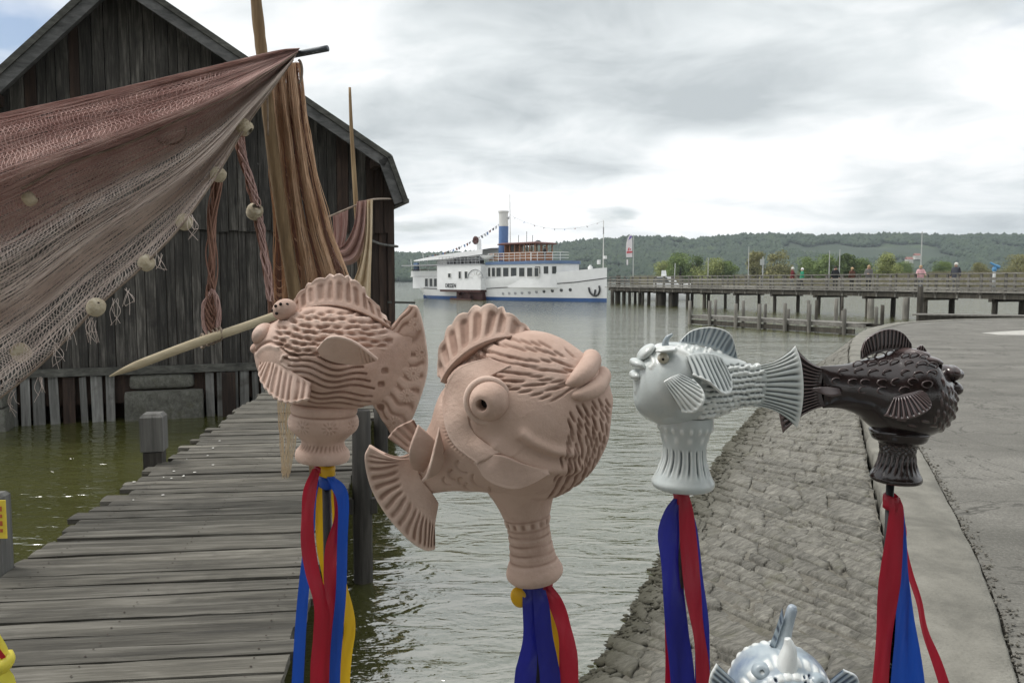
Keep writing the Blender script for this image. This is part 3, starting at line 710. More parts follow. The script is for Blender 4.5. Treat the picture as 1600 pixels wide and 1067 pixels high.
for k, (cx_, cy_) in enumerate(((325, 529), (331, 527), (337, 524), (343, 522), (316, 533))):
    lp = [Q(cx_ + 4 * math.cos(a) + U(-1, 1), cy_ + 11 * math.sin(a), HY - .02 - .055 * math.cos(a)) for a in np.linspace(0, 6.28, 14)]
    v, f = tube(lp, .009, 6); mobj('lashing', v, f, RO, h1, smooth=True)
h2 = empty('rope_hank', Q(420, 470, 6.35), 'dark pinkish rope hank hanging beside the tan net', 'rope')
v, q = hank([Q(x, y, 6.34) for x, y in ((372, 205), (378, 240), (392, 290), (400, 330), (410, 390), (421, 450), (428, 520))], .03, 24, 2.5, .006, 5); mobj('strands', v, q, ND, h2, kind='stuff')
v, q = hank([Q(x, y, 6.30) for x, y in ((376, 215), (383, 250), (396, 300), (406, 345), (414, 400), (423, 470))], .026, 14, 3, .005, 6); mobj('strands', v, q, NK, h2, kind='stuff')
SW = wood('whittled_stick', (.34, .28, .18), (.50, .43, .30), (.62, .55, .42), 'x', 8., tone=.05, knots=False, bmp=.2)
pth = catmull([Q(171, 588, 5.75), Q(215, 570, 5.8), Q(300, 538, 5.9), Q(380, 511, 5.98), Q(470, 479, 6.05)], 30)
v, f = tube(pth, np.interp(np.linspace(0, 1, 30), [0, .1, .25, .5, 1], [.005, .017, .031, .034, .030]), 12)
mobj('pointed_stick', v, f, SW, smooth=True, label='pale whittled pointed stick hanging slanted from the rope hank', cat='stick')
# ------------------------------------------------------------------ tan hanging net
tn = empty('hanging_net', Q(450, 745, 6.3), 'tan net hanging in long folds from the bar beside the pole', 'fishing net')
lv = np.array([(98, 412, 470), (180, 417, 478), (280, 423, 497), (370, 429, 520), (430, 428, 545), (475, 428, 548), (560, 431, 520), (640, 434, 468), (748, 440, 452)], float)
def curtain(ss, y1, n=54, dd=0., y0=98):
    ys = np.linspace(y0, y1, n); l = np.interp(ys, lv[:, 0], lv[:, 1]); r = np.interp(ys, lv[:, 0], lv[:, 2]); out = []
    for s in ss:
        fold = .10 * math.sin(s * 23) + .03 * math.sin(s * 61)
        jx = np.interp(ys, np.linspace(y0, y1, 9), rs.randn(9) * 1.6); x = l + (r - l) * (s + .012 * np.sin(ys / 40 + s * 30)) + jx; Y = PY + .14 + rs.randn() * .022 + fold * np.clip((ys - 98) / 90, .2, 1) + dd + 0 * ys
        d = FW[None] + ((x - CX) / F)[:, None] * RT[None] - ((ys - CY) / F)[:, None] * UPV[None]
        out.append(CAM + d * (Y / d[:, 1])[:, None])
    return np.array(out)
ss = np.sort(rs.rand(330)); cl = np.sin(ss * 23) < .62
v, q = strands(curtain(ss[cl], 560), .0030); mobj('tan_folds', v, q, NO, tn, kind='stuff')
v, q = strands(curtain(ss[~cl], 560, dd=.03), .0030); mobj('brown_folds', v, q, ND, tn, kind='stuff')
v, q = strands(curtain(np.linspace(.04, .96, 44), 750, 40, -.05, 520), .0026); mobj('pale_tail', v, q, NC, tn, kind='stuff')
yy = np.linspace(0, 1, 40)
cr = []
for k in range(36):
    y0 = U(100, 540); c = curtain([0.], 560)  # cross threads
    s = np.linspace(0, 1, 40); l = np.interp(y0, lv[:, 0], lv[:, 1]); r = np.interp(y0, lv[:, 0], lv[:, 2])
    cr.append([Q(l + (r - l) * a, y0 + 10 * math.sin(a * 20), PY + .13 + (.10 * math.sin(a * 23) + .03 * math.sin(a * 61)) * min(1, max(.2, (y0 - 98) / 90))) for a in s])
v, q = strands(np.array(cr), .0018); mobj('cross_threads', v, q, NO, tn, kind='stuff')
lp = catmull([Q(466 + 6 * math.cos(a), 112 + 18 * math.sin(a), 6.25) for a in np.linspace(-1.5, 1.6, 8)], 16); v, f = tube(lp, .010, 6); mobj('loop', v, f, RO, tn, smooth=True)
cord = catmull([Q(416, 118, 6.28), Q(418, 160, 6.27), Q(419, 212, 6.28)], 14); v, f = tube(cord, .007, 6); mobj('cord', v, f, RO, tn, smooth=True)
# ------------------------------------------------------------------ pale net draped over the far rope
dn = empty('draped_net', Q(545, 450, 9.9), 'cream and pink net draped over the rope by the thin pole', 'fishing net')
rp = catmull([Q(490, 352, 9.4), Q(512, 340, 9.7), Q(554, 322, 10.1), Q(582, 312, 10.5), wpt(5.7, 3.93, .09)], 30)
v, f = tube(rp, .013, 6); mobj('line', v, f, RO, dn, smooth=True)
def ucurve(a, b_, c, d, N, jit, Y, mat_, nm, thick=.0042):
    out = []
    for k in range(N):
        s = k / (N - 1) + U(-jit, jit)
        pts = [(p[0][0] + (p[1][0] - p[0][0]) * s, p[0][1] + (p[1][1] - p[0][1]) * s) for p in (a, b_, c, d)]
        out.append(catmull([Q(x, y, Y + .09 * math.sin(s * 14) + .03 * i) for i, (x, y) in enumerate(pts)], 26))
    v, q = strands(np.array(out), thick); mobj(nm, v, q, mat_, dn, kind='stuff')
ucurve(((571, 313), (582, 312)), ((570, 370), (581, 370)), ((558, 425), (579, 430)), ((535, 470), (578, 500)), 80, .02, 9.9, NC, 'cream_folds')
ucurve(((558, 315), (576, 312)), ((552, 355), (571, 370)), ((536, 383), (556, 408)), ((519, 385), (520, 417)), 90, .02, 9.95, NK, 'pink_folds')
ucurve(((520, 336), (544, 327)), ((521, 352), (543, 350)), ((522, 368), (540, 372)), ((520, 390), (536, 388)), 70, .02, 10.05, NK, 'pink_folds')
# loose boom and rope at the corner of the boat house
v, f = beam(wpt(5.6, 2.0, .05), wpt(6.15, 1.98, -.1), .05, .04); mobj('boom', v, f, BS, barn)
v, f = tube(catmull([wpt(5.3, 3.15, .1), wpt(5.5, 3.08, .12), wpt(5.78, 3.05, .08), wpt(5.78, 3.05, -.1)], 16), .022, 8); mobj('rope_ring', v, f, GP, barn, smooth=True)
# ------------------------------------------------------------------ ceramic fish
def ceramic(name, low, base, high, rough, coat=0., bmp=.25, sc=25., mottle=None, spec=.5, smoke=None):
    """low = colour in grooves (pooled in the glazes, painted shade on the clay), high = colour on ridges (the stored relief height 'h' picks it)"""
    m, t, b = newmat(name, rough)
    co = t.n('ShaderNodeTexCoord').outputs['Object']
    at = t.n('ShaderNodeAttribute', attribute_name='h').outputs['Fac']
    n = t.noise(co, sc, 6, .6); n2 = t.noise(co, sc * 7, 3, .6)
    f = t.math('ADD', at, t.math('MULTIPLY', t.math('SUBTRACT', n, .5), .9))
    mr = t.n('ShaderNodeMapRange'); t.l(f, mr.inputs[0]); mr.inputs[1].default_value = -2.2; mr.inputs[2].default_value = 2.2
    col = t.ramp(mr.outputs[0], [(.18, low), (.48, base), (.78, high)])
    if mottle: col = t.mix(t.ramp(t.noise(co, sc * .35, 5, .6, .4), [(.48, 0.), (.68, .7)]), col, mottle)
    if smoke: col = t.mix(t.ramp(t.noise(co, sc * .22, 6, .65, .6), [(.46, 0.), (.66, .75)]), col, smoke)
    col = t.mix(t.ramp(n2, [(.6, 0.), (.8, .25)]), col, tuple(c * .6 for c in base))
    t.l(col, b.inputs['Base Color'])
    n4 = t.noise(co, sc * 18, 4, .7)
    if bmp: t.l(t.bump(t.math('ADD', n, t.math('ADD', t.math('MULTIPLY', n2, .5), t.math('MULTIPLY', n4, .25))), bmp, .003), b.inputs['Normal'])
    b.inputs['Coat Weight'].default_value = coat; b.inputs['Coat Roughness'].default_value = .06; b.inputs['Specular IOR Level'].default_value = spec
    return m
CLAY = ceramic('terracotta_pink', (.34, .222, .172), (.59, .428, .352), (.70, .55, .47), .8, sc=34., spec=.3, bmp=.5, mottle=(.66, .50, .43), smoke=(.40, .265, .21))  # low tone paints shade into the grooves of the bare clay
CLAY2 = ceramic('terracotta_brown', (.31, .20, .154), (.54, .388, .315), (.66, .51, .43), .8, sc=30., spec=.3, bmp=.5, mottle=(.61, .455, .385), smoke=(.36, .235, .185))  # same groove shade painted into the browner clay
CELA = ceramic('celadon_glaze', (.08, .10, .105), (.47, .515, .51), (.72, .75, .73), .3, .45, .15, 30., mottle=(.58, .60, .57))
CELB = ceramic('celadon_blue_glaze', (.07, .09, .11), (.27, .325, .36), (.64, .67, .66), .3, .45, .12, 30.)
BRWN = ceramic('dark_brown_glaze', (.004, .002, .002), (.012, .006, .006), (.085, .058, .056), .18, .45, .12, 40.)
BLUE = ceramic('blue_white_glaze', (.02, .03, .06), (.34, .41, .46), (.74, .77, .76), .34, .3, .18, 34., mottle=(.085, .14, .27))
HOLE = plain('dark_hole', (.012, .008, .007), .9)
ROD = plain('rod_dark_steel', (.02, .02, .022), .5, .2, 60.)
def ellip_d(PX, PY, x, y, ang, ln, wd):
    c, s = math.cos(ang), math.sin(ang); dx, dy = PX - x, PY - y
    return ((dx * c + dy * s) / ln) ** 2, ((-dx * s + dy * c) / wd) ** 2
def strokes(PX, PY, lst, sharp=True):
    out = np.zeros_like(PX)
    for x, y, ang, ln, wd, dep in lst:
        a, b_ = ellip_d(PX, PY, x, y, ang, ln, wd); out += dep * (np.exp(-a * a - b_ ** 1.5) if sharp else np.exp(-a - b_))
    return out
def polyline_ridge(PX, PY, pts, wd, dep):
    P = catmull(pts, 40); d = np.full(PX.shape, 1e9)
    for p in P: d = np.minimum(d, (PX - p[0]) ** 2 + (PY - p[1]) ** 2)
    return dep * np.exp(-d / wd ** 2)
def polymask(PX, PY, pts, soft):
    P = catmull(list(pts) + [pts[0]], 90)[:-1]; n = len(P); inside = np.zeros(PX.shape, bool); d = np.full(PX.shape, 1e9)
    for i in range(n):
        (x0, y0), (x1, y1) = P[i], P[(i + 1) % n]
        c = ((y0 > PY) != (y1 > PY)) & (PX < (x1 - x0) * (PY - y0) / (y1 - y0 + 1e-9) + x0); inside ^= c
        ex, ey = x1 - x0, y1 - y0; tt = np.clip(((PX - x0) * ex + (PY - y0) * ey) / (ex * ex + ey * ey + 1e-9), 0, 1)
        d = np.minimum(d, np.hypot(PX - x0 - tt * ex, PY - y0 - tt * ey))
    sd = np.where(inside, d, -d); x = np.clip(sd / soft + .5, 0, 1); return x * x * (3 - 2 * x)
class Fish:
    def __init__(s, name, cx, cy, D, label, group, basey):
        s.cx, s.cy, s.k = cx, cy, D / F * 1.0
        s.O = CAM + ray(cx, cy) * D
        s.base = s.w([(cx, basey, 0)])[0]
        s.e = empty(name, s.base, label, 'fish sculpture', group)
    def w(s, P):
        P = np.asarray(P, float).reshape(-1, 3)
        return s.O + s.k * np.stack([P[:, 0] - s.cx, P[:, 2], -(P[:, 1] - s.cy)], -1)
    def add(s, name, P, Fc, mat_, parent=None, h=None, label=None, smooth=True):
        return mobj(name, s.w(P), Fc, mat_, parent or s.e, smooth=smooth, h=h if h is not None else np.zeros(np.asarray(P).reshape(-1, 3).shape[0]), label=label)
    def body(s, st, mat_, disp=None, nu=260, nv=220, name='body', parent=None, up=-1):
        S = catmull(st, nu); T = np.gradient(S[:, :2], axis=0); T /= np.linalg.norm(T, axis=1, keepdims=True)
        # smooth the tangent
        for _ in range(12): T[1:-1] = (T[:-2] + T[1:-1] * 2 + T[2:]) / 4
        N = np.stack([-T[:, 1], T[:, 0]], -1); N *= np.where(N[:, 1:2] * up > 0, 1, -1)
        a = np.maximum(S[:, 2], .3); b_ = np.maximum(S[:, 3], .3); nf = int(nv * .78); v = np.concatenate([np.linspace(0, np.pi, nf, endpoint=False), np.linspace(np.pi, 2 * np.pi, nv - nf, endpoint=False)])
        PX = S[:, :1] + N[:, :1] * a[:, None] * np.cos(v); PY = S[:, 1:2] + N[:, 1:2] * a[:, None] * np.cos(v); PD = -b_[:, None] * np.sin(v) + 0 * PX
        P = np.stack([PX, PY, PD], -1)
        du = np.gradient(P, axis=0); dvv = np.roll(P, -1, 1) - np.roll(P, 1, 1); n = np.cross(du, dvv); l = np.linalg.norm(n, axis=2, keepdims=True); n /= np.maximum(l, 1e-6)
        cen = np.stack([S[:, 0], S[:, 1], 0 * S[:, 0]], -1)[:, None]; sg = np.sign((n * (P - cen)).sum(2)); n *= np.where(sg == 0, 1, sg)[..., None]
        s.S, s.N = S, N
        lump = 1.3 * (fbm(PX / 28 + 40, PY / 28 + PD / 30 + 40, 3, 12) - .45)
        d = disp(PX, PY, PD, np.linspace(0, 1, nu)[:, None] + 0 * PX, v[None] + 0 * PX) if disp else 0 * PX
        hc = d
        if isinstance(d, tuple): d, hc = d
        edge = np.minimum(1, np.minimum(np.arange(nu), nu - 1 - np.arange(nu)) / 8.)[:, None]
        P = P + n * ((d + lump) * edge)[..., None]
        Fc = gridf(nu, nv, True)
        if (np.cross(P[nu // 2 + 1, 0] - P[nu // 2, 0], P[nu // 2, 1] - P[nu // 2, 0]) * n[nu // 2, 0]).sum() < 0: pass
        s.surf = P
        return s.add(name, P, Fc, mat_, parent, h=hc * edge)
    def front(s, x, y):
        """depth of the body's camera side at pixel (x, y)"""
        P = s.surf.reshape(-1, 3); m = P[:, 2] < 0; Pm = P[m]; i = ((Pm[:, 0] - x) ** 2 + (Pm[:, 1] - y) ** 2).argmin(); return Pm[i, 2]
    def sheet(s, name, base, outer, mat_, ns=40, nt=90, th=(5, 2.5), ribs=0, depth=1.2, bulge=0., scal=0., nscal=0, parent=None, curve=None, groove=None, rim=0., sm=0., seed=1, label=None):
        B = catmull(base, nt); O_ = catmull(outer, nt); sv = np.linspace(0, 1, ns); tv = np.linspace(0, 1, nt)
        Sg, Tg = np.meshgrid(sv, tv, indexing='ij')
        sc = 1 + (scal * (np.abs(np.sin(np.pi * nscal * tv)) - .5) if nscal else 0) * np.ones(nt)
        P = B[None] + (O_ - B)[None] * (Sg * (1 + (sc[None] - 1) * Sg ** 2))[..., None]
        P[..., 2] += bulge * np.sin(np.pi * np.clip(Sg, 0, 1) * .5) * np.sin(np.pi * Tg)
        if curve is not None: P = P + curve(Sg, Tg)
        du = np.gradient(P, axis=0); dvv = np.gradient(P, axis=1); n = np.cross(du, dvv); n /= np.maximum(np.linalg.norm(n, axis=2, keepdims=True), 1e-6)
        if n[ns // 2, nt // 2, 2] > 0: n = -n
        R_ = np.random.RandomState(seed)
        wob = np.interp(tv, np.linspace(0, 1, 14), R_.randn(14)) * .012
        g = 0 * Sg
        if ribs:
            ph = ribs * (Tg + wob[None] * np.sin(3 * Sg))
            g = -depth * (np.cos(2 * np.pi * ph) * .5 + .5) ** 1.6 * np.clip(Sg * 6 - .3, 0, 1) * np.clip((1.0 - Sg) * 9 + .1, 0, 1)
        if groove is not None: g = g + groove(P[..., 0], P[..., 1], Sg, Tg)
        if rim: g = g + rim * np.exp(-((1 - Sg) / .06) ** 2)
        thk = (th[0] + (th[1] - th[0]) * Sg) / 2
        ed = np.minimum(1, np.minimum(np.minimum((1 - Sg) * (ns - 1) / 2.5, Tg * (nt - 1) / 2.5), (1 - Tg) * (nt - 1) / 2.5)); ed = np.sqrt(1 - (1 - np.clip(ed, 0, 1)) ** 2)
        Fp = P + n * (thk * ed + g)[..., None]; Bp = P - n * (thk * ed + g * .8)[..., None]
        V = np.concatenate([Fp.reshape(-1, 3), Bp.reshape(-1, 3)]); k = ns * nt
        fq = gridf(ns, nt); Fc = np.concatenate([fq, fq[:, ::-1] + k])
        ring = np.concatenate([np.arange(nt), np.arange(1, ns) * nt + nt - 1, (ns - 1) * nt + np.arange(nt - 2, -1, -1), np.arange(ns - 2, 0, -1) * nt])
        r2 = np.roll(ring, -1); Fc = np.concatenate([Fc, np.stack([ring, ring + k, r2 + k, r2], -1)])
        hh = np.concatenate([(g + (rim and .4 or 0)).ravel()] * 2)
        return s.add(name, V, Fc, mat_, parent, h=hh, label=label)
    def lathe(s, name, p0, p1, prof, mat_, disp=None, nt=90, ns=160, parent=None, d=0.):
        p0 = np.array(p0, float); p1 = np.array(p1, float); L = np.hypot(*(p1 - p0)); ax = (p1 - p0) / L; sd = np.array([-ax[1], ax[0]]); 
        if sd[0] < 0: sd = -sd
        pr = catmull(prof, nt); q = np.linspace(0, 2 * np.pi, ns, endpoint=False)
        R0 = pr[:, 1:2] + 0 * q[None]; TT = pr[:, :1] + 0 * q[None]; QQ = q[None] + 0 * R0
        g = disp(TT, QQ) if disp else 0 * R0
        g = g + .5 * (fbm(QQ * 2 + 9, TT / 16 + 5, 3, 17) - .45)
        R1 = np.maximum(R0 + g, .2)
        PX = p0[0] + ax[0] * TT + sd[0] * R1 * np.sin(QQ); PY = p0[1] + ax[1] * TT + sd[1] * R1 * np.sin(QQ); PD = d - R1 * np.cos(QQ)
        V = np.stack([PX, PY, PD], -1).reshape(-1, 3)
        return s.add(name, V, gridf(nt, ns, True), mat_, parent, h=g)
    def blob(s, name, c, r, mat_, rot=0., parent=None, n=28, disp=None, h0=0.):
        u = np.linspace(0.02, np.pi - .02, n); v = np.linspace(0, 2 * np.pi, 2 * n, endpoint=False)
        X = np.cos(u)[:, None] + 0 * v; Yv = np.sin(u)[:, None] * np.cos(v); Zv = np.sin(u)[:, None] * np.sin(v)
        g = disp(X, Yv, Zv) if disp else 0 * X
        k = 1 + g
        X, Yv, Zv = X * r[0] * k, Yv * r[1] * k, Zv * r[2] * k
        cr_, sr = math.cos(rot), math.sin(rot)
        P = np.stack([c[0] + X * cr_ - Yv * sr, c[1] + X * sr + Yv * cr_, c[2] + Zv], -1)
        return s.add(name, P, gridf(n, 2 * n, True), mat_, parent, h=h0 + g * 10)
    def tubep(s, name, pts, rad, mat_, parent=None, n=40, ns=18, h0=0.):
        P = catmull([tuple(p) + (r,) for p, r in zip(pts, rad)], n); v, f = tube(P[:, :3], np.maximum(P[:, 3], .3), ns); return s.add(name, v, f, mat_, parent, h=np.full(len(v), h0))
    def eye(s, name, c, r, tilt, mat_, parent=None, hole=.4, out=1.):
        """round eye: dome with a rim and a hole, axis towards the camera turned by tilt"""
        ax = norm(A3(tilt[0], tilt[1], -1)); a = norm(np.cross(ax, A3(0, 1, 0))); b_ = np.cross(ax, a)
        pr = [(-r * .9, r * .85), (-r * .3, r * 1.02), (.0, r * 1.03), (r * .25 * out, r * .98), (r * .55 * out, r * .8), (r * .72 * out, r * .6), (r * .76 * out, r * (hole + .12)), (r * .70 * out, r * hole), (r * .2 * out, r * hole * .8), (r * .1, r * .02)]
        pr = catmull(pr, 40); q = np.linspace(0, 2 * np.pi, 48, endpoint=False)
        V = (A3(*c)[None, None] + pr[:, 0][:, None, None] * ax + (pr[:, 1][:, None] * np.cos(q))[..., None] * a + (pr[:, 1][:, None] * np.sin(q))[..., None] * b_)
        o = s.add(name, V, gridf(40, 48, True), mat_, parent)
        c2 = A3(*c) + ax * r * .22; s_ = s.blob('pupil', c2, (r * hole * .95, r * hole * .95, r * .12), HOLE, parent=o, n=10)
        return o
    def disc(s, x, y, r, d, mat_, parent):
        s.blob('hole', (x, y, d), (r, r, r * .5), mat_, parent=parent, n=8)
    def rod(s, px, py, r, label):
        top = s.w([(px, py - 12, 0)])[0]; P = [A3(top[0], top[1], top[2] + (.70 - top[2]) * q) for q in np.linspace(0, 1, 6)]
        v, f = tube(P, r * s.k, 12); mobj('support_rod', v, f, ROD, smooth=True, label=label, cat='rod', group='rods under the fish')
def ringp(s, c, r, w_, mat_, ang, name='ring', parent=None, sq=.7, ns=18):
    pts = [(c[0] + r * math.cos(a) * sq, c[1] + r * math.sin(a), c[2]) for a in np.linspace(0, 2 * np.pi, ns, endpoint=False)]
    V = []
    for i, p in enumerate(pts):
        a = 2 * np.pi * i / ns
        for j in range(7):
            b_ = 2 * np.pi * j / 7; V.append((p[0] + w_ * math.cos(b_) * math.cos(a) * sq, p[1] + w_ * math.cos(b_) * math.sin(a), p[2] - w_ * math.sin(b_)))
    V = np.array(V); d = V[:, :2] - np.array(c[:2]); V[:, 0] = c[0] + d[:, 0] * math.cos(ang) - d[:, 1] * math.sin(ang); V[:, 1] = c[1] + d[:, 0] * math.sin(ang) + d[:, 1] * math.cos(ang)
    fq = [(i * 7 + j, i * 7 + (j + 1) % 7, ((i + 1) % ns) * 7 + (j + 1) % 7, ((i + 1) % ns) * 7 + j) for i in range(ns) for j in range(7)]
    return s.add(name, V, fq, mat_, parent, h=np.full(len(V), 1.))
GF = 'ceramic fish on rods'
# ---- fish 1: pink clay fish with ruffled fins, facing left
f1 = Fish('clay_fish', 512, 575, 1.42, 'pink unglazed clay fish with scalloped back fin and flower stamped bowl foot', GF, 722)
R1 = np.random.RandomState(4)
st1 = [(401, 533, 3, 3), (404, 534, 17, 16), (413, 537, 32, 30), (436, 545, 59, 54), (470, 553, 76, 72), (510, 559, 83, 80), (550, 564, 79, 70), (578, 569, 69, 50), (602, 574, 59, 25), (620, 578, 56, 9), (640, 580, 54, 1.5)]
def d1(PX, PY, PD, Ug, Vg):
    sc = []
    for i in range(8):
        for j in range(13):
            x = 448 + j * 13.2 + (i % 2) * 7 + R1.uniform(-3, 3); y = 482 + i * 9.4 + j * .9 + R1.uniform(-2.4, 2.4) + (6 if j < 2 else 0)
            if x < 610 and y < 548 - max(0, (470 - x)) * .7: sc.append((x, y, R1.uniform(-.2, .3), 5.2, 2.3, -4.6)); sc.append((x + 1, y + 4.4, R1.uniform(-.1, .3), 5.0, 1.8, 1.7))
    d = strokes(PX, PY, sc, False)
    up = np.clip((PY - 545) / 8, 0, 1)
    for k in range(8):
        y0 = 541 + k * 11; x0 = 458 + k * 7 - (12 if k > 4 else 0); x1 = 588 - abs(k - 4) * 4
        pts = [(x, y0 + (x - x0) * .20 + 3.6 * math.sin((x - x0) / 11. + k) - .0009 * (x - 520) ** 2) for x in np.linspace(x0, x1, 12)]
        d += polyline_ridge(PX, PY, pts, 1.6, -4.8)
    d += polyline_ridge(PX, PY, [(409, 546), (420, 536), (436, 530), (452, 533), (464, 530)], 2.3, -3.2)
    d += polyline_ridge(PX, PY, [(412, 550), (424, 541), (438, 536), (452, 538)], 4, 1.8)
    d += polyline_ridge(PX, PY, [(459, 556), (464, 549), (474, 552), (478, 562), (470, 566), (462, 562)], 2, 1.8)
    d += polyline_ridge(PX, PY, [(466, 552), (478, 547), (490, 553)], 2, -2)
    for k, (x, y) in enumerate(((612, 532), (605, 577), (599, 598), (596, 632))): d += strokes(PX, PY, [(x, y, 0, 4.2, 4.2, -4)])
    return d
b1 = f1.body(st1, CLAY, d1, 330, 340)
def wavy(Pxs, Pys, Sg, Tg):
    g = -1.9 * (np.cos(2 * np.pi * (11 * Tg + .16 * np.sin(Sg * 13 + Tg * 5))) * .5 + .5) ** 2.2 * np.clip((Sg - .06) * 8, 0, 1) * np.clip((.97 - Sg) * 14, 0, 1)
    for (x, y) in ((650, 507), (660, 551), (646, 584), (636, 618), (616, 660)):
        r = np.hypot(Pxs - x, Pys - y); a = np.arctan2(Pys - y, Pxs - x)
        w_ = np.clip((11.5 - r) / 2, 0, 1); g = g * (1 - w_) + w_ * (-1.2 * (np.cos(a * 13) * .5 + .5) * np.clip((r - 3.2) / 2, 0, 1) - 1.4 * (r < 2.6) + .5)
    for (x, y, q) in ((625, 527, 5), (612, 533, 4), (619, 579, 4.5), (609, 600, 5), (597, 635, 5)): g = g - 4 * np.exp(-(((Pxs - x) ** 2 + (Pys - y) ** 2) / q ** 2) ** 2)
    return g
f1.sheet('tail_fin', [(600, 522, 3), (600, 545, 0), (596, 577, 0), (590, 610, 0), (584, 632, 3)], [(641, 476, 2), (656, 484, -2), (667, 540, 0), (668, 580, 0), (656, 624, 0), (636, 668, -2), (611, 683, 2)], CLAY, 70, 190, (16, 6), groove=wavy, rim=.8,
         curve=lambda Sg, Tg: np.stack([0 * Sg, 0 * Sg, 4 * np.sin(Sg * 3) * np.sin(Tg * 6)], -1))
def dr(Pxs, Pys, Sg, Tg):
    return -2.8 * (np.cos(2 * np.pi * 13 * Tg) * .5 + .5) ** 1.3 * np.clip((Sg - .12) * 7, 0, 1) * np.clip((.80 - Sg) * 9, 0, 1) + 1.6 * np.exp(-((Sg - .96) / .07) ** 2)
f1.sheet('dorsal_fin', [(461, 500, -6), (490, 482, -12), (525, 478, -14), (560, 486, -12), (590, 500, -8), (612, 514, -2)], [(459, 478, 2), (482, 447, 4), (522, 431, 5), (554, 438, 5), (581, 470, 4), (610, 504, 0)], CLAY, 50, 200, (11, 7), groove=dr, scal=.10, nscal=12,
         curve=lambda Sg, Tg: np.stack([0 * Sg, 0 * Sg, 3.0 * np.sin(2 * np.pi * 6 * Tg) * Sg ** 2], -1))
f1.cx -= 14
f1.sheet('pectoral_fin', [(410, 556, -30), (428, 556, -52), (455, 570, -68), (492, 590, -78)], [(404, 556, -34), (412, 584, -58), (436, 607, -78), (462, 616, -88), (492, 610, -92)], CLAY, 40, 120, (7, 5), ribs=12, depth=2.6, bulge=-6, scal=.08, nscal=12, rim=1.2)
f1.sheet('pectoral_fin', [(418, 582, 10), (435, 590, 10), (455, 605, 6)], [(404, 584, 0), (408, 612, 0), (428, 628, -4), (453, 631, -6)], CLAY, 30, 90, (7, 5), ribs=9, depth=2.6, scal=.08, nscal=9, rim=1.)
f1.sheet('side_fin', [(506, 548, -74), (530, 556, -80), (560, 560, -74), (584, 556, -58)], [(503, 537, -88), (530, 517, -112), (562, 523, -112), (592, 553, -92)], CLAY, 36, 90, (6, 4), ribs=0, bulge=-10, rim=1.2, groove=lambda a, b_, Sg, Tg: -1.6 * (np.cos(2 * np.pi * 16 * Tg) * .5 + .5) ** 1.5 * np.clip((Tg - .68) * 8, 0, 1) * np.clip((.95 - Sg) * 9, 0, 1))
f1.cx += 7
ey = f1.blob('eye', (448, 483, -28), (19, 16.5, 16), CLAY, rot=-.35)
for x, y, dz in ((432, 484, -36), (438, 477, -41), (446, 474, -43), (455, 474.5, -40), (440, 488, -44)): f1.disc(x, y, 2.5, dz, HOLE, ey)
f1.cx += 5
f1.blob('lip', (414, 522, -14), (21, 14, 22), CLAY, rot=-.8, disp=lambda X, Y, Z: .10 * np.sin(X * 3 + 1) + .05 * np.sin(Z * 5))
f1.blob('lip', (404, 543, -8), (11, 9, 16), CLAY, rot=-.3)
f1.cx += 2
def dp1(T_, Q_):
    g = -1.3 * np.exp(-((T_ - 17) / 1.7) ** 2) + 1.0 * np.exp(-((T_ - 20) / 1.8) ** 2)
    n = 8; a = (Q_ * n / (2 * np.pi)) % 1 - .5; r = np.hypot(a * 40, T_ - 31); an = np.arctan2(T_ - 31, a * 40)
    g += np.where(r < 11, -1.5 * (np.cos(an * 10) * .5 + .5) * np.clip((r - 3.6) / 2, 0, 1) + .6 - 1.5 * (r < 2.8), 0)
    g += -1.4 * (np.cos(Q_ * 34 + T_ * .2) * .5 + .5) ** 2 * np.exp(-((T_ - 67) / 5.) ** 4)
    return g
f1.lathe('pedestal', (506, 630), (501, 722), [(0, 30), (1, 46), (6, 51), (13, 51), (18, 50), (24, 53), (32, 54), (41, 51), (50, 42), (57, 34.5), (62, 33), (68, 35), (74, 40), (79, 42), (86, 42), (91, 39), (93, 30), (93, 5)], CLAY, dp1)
f1.rod(507, 722, 7, 'dark steel rod below the ruffled pink clay fish')
